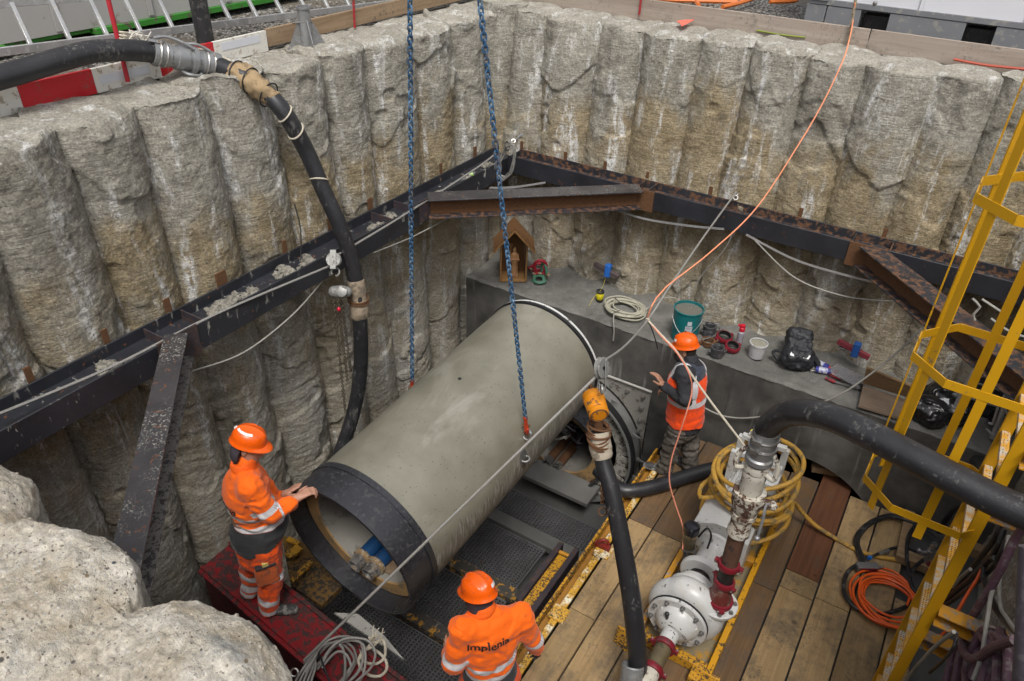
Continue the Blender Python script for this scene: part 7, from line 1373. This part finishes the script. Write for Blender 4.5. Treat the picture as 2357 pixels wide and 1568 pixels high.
MB().ell(m0+fu*.14+fn*.10-fr_*.03, (.022, .022, .006), R_, 8).build('emblem', M_STK, bp_); MB().tube(spline([m0+fr_*.0+fu*.05+fn*.09, m0+fr_*.09+fu*.045+fn*.09], .02), .005, 6).build('zip', M_CHROME, bp_); MB().tube(spline([m0-fr_*.15-fu*.05, m0-fr_*.24-fu*.03-V3((0, 0, .05)), m0-fr_*.16-fu*.10-V3((0, 0, .09))], .02), .018, 8).build('strap', M_BAG, bp_)
MB().tube(spline([m0+fr_*.15-fu*.05, m0+fr_*.25-fu*.10-V3((0, 0, .10)), m0+fr_*.18-fu*.18-V3((0, 0, .13))], .02), .03, 8).build('strap', M_BAG, bp_)
# cans, tools, sheet
for lb, x, y, d in (('blue white spray can lying nearer the back wall', 1790, 805, (.9, -.25, 0)), ('blue white spray can with red cap lying in front', 1820, 870, (.95, .22, 0))):
    c = base('s', x, y, 1.085); d = nrm(d); t = thing('spray_can', lb, 'spray can', c, 'spray cans on the ledge'); MB().lathe([(0, -.085), (.031, -.085), (.033, -.08), (.033, .07), (.02, .085)], c, d, 24).build('body', simple('can_blue', (.05, .055, .28), .3, .2, .1, 10), t, sharp=30); MB().lathe([(.0335, -.055), (.0335, .03)], c, d, 24, None, 0, 2*PI).build('label', simple('can_label', (.46, .47, .56), .4, 0, .3, 30, (.06, .06, .3), .3, 40), t); MB().lathe([(.02, .085), (.024, .088), (.024, .115), (0, .12)], c, d, 18).build('cap', simple('cap_red2', (.42, .012, .02), .4), t)
a, b = base('s', 1690, 870, 1.06), base('s', 1745, 875, 1.06); tag(MB().cyl(a, b, .010, 10).cyl(a, a+(a-b)*.3, .014, 6).build('steel_bolt', M_CHROME), 'single steel bolt lying beside the spray cans', 'bolt')
bt = thing('bolt_cutter', 'red handled cutter lying on the ledge in front of the spray cans', 'tool', base('s', 1980, 980))
for p0, p1, p2 in (((1835, 945), (1935, 990), (2180, 1060)), ((1870, 905), (2000, 960), (2190, 1010))):
    a, b, c = (base('s', *q, 1.07) for q in (p0, p1, p2)); MB().tube(spline([a, (a+b)/2, b], .02), .017, 10).build('grip', simple('grip_red', (.28, .02, .03), .5, 0, .3, 20, (.1, .04, .04), .3, 20), bt); MB().tube([b, c], .011, 8).build('arm', M_BOLT, bt)
a, b = base('s', 2180, 1060, 1.07), base('s', 2225, 1020, 1.07); MB().beam(a, b, .05, .02).build('jaw', M_BLACK, bt, .004)
A = np.array([[base('s', 1930+300*i/14-60*j/8+25*math.sin(j), 775+150*i/14+130*j/8, 1.10+.05*abs(math.sin(i*.9+j*.6))) for i in range(15)] for j in range(9)]); ps = fast_grid('plastic_sheet', A, m_glass('clear_plastic', (.7, .7, .72), .2)); tag(ps, 'crumpled clear plastic sheet between the spray cans and the plywood', 'plastic sheet'); ps.modifiers.new('thickness', 'SOLIDIFY').thickness = .002
# clamps fixed to the wall with painted patches
for lb, reg, x, y, yy, c1, c2 in (('blue sprayed target bracket fixed to the back piles', 'u', 1850, 790, 7.42, (.02, .13, .48), (.08, .06, .06)), ('red level bracket with a blue clamp fixed to the back piles', 's', 2140, 630, 7.36, (.02, .10, .36), (.24, .035, .05))):
    c = P(reg, x, y, 1, yy); t = thing('wall_bracket', lb, 'bracket', c); MB().beam(c-V3((.17, .02, -.03)), c+V3((.16, -.02, -.05)), .045, .055).build('bar', simple('bar_'+reg, c2, .5, 0, .3, 20), t, .005); MB().box(c+V3((.02, -.03, .0)), (.07, .07, .16)).build('clamp', simple('clamp_'+reg, c1, .5, 0, .2, 20), t, .008); MB().cyl(c+V3((-.15, -.02, -.03)), c+V3((.12, -.03, -.07)), .012, 8).build('rod', M_CHROME, t)
    MB().cyl(c+V3((.02, .0, 0)), c+V3((.02, .25, 0)), .012, 8).build('fixing', M_CHROME, t)
# straps and cables on the back wall
M_STRAP = simple('steel_strap', (.50, .50, .50), .35, .5, .1)
def strap(lab, pts, y): 
    p = spline([P(r, a, b, 1, yy) for (r, a, b), yy in zip(pts, y)], .05); m = MB()
    for a, b in zip(p[:-1], p[1:]): m.beam(a, b+(b-a)*.05, .004, .022)
    return tag(m.build('steel_strap', M_STRAP), lab, 'strap')
strap('pale steel strap sagging between the back wale and the right strut', (('f', 480, 65), ('f', 800, 230), ('f', 1100, 325), ('f', 1420, 405)), (7.2, 7.25, 7.22, 7.1)); strap('pale steel strap sagging under the back wale beside the corner strut', (('b', 1790, 1382), ('b', 2050, 1470), ('b', 2357, 1520), ('f', 330, 28)), (7.2, 7.2, 7.2, 7.2)); strap('short pale steel strap under the corner strut', (('b', 1020, 1265), ('b', 1180, 1262), ('b', 1400, 1230)), (6.9, 7.0, 7.18))
for lb, l, yy, r in (('pale cable drooping across the back piles below the wale', (('f', 540, 105), ('f', 800, 350), ('f', 1100, 470), ('f', 1400, 513), ('f', 1530, 508)), (7.2, 7.28, 7.25, 7.2, 7.1), .008), ('thin cable hanging from the wale down to the teal bucket', (('f', 390, 50), ('f', 330, 170), ('f', 180, 340), ('f', 100, 490)), (7.22, 7.25, 7.32, 7.3), .006), ('grey cable lying along the headwall face and up to the right strut', (('f', 190, 1230), ('f', 330, 1290), ('f', 520, 1300), ('f', 850, 1245), ('f', 1100, 1150), ('f', 1300, 1020), ('f', 1500, 860), ('f', 1660, 700)), (6.66, 6.68, 6.68, 6.66, 6.66, 6.7, 6.75, 6.8), .009)):
    tag(MB().tube(spline([P(r_, a, b, 1, q) for (r_, a, b), q in zip(l, yy)], .05), r, 6).build('hanging_cable', M_CABLE), lb, 'cable')
for lb, l in (('pale cable end dangling under the right strut', ((1155, -10), (1215, 55), (1165, 110), (1175, 160))), ('pale cable pair running behind the cage bars', ((1230, -5), (1330, 60), (1420, 120))), ('pale cable behind the right cage bars below the strut', ((1300, 145), (1400, 220), (1480, 262), (1580, 295)))):
    tag(MB().tube(spline([P('j', x, y, 1, 6.2) for x, y in l], .04), .010, 6).build('hanging_cable', M_CABLE), lb, 'cable')
# cable coil hung in the corner, bottle in the wale
cq = P('b', 1140, 1095, 1, 7.05); hk = thing('hanging_wire_coil', 'coil of thin grey wire hanging in the corner over the wale', 'wire coil', cq); m = MB(); rng = np.random.RandomState(6)
for k in range(8):
    rr_ = rng.uniform(.85, 1.1); MB().tube(spline([cq+rng.uniform(-.012, .012, 3)+(V3((1, 0, 0))*.095*rr_*math.cos(a)+V3((.25, 0, 1))*.21*rr_*math.sin(a)) for a in np.linspace(0, 2*PI, 14, endpoint=False)], .03, True), .0055, 6, closed=True).build('wire_loop', M_WIRE, hk)
MB().tube(spline([cq+V3((.03, 0, .21)), P('b', 1150, 965, 1, 7.2), P('b', 1190, 950, 1, 7.4)], .03), .006, 6).build('hanger', M_WIRE, hk); MB().torus(cq+V3((.0, 0, .19)), .05, .006, (1, .1, .3), 16, 6).build('tie', M_TIE, hk)
c = P('b', 880, 1190, 0, -4.66); d = nrm(V3((.0, .9, .05))); pbt = thing('plastic_bottle', 'crushed clear plastic bottle with a green label lying on the left wale', 'bottle', c); MB().lathe([(0, -.15), (.036, -.145), (.040, -.10), (.034, -.05), (.040, 0), (.036, .07), (.018, .11), (.015, .13), (0, .13)], c, d, 20).build('body', m_glass('bottle_plastic', (.8, .82, .84), .15), pbt); MB().lathe([(.0405, -.01), (.0375, .06)], c, d, 20).build('label', simple('label_green', (.30, .55, .06), .5, 0, .4, 40, (.6, .62, .6), .3, 30), pbt)
# red survey dots sprayed on the piles
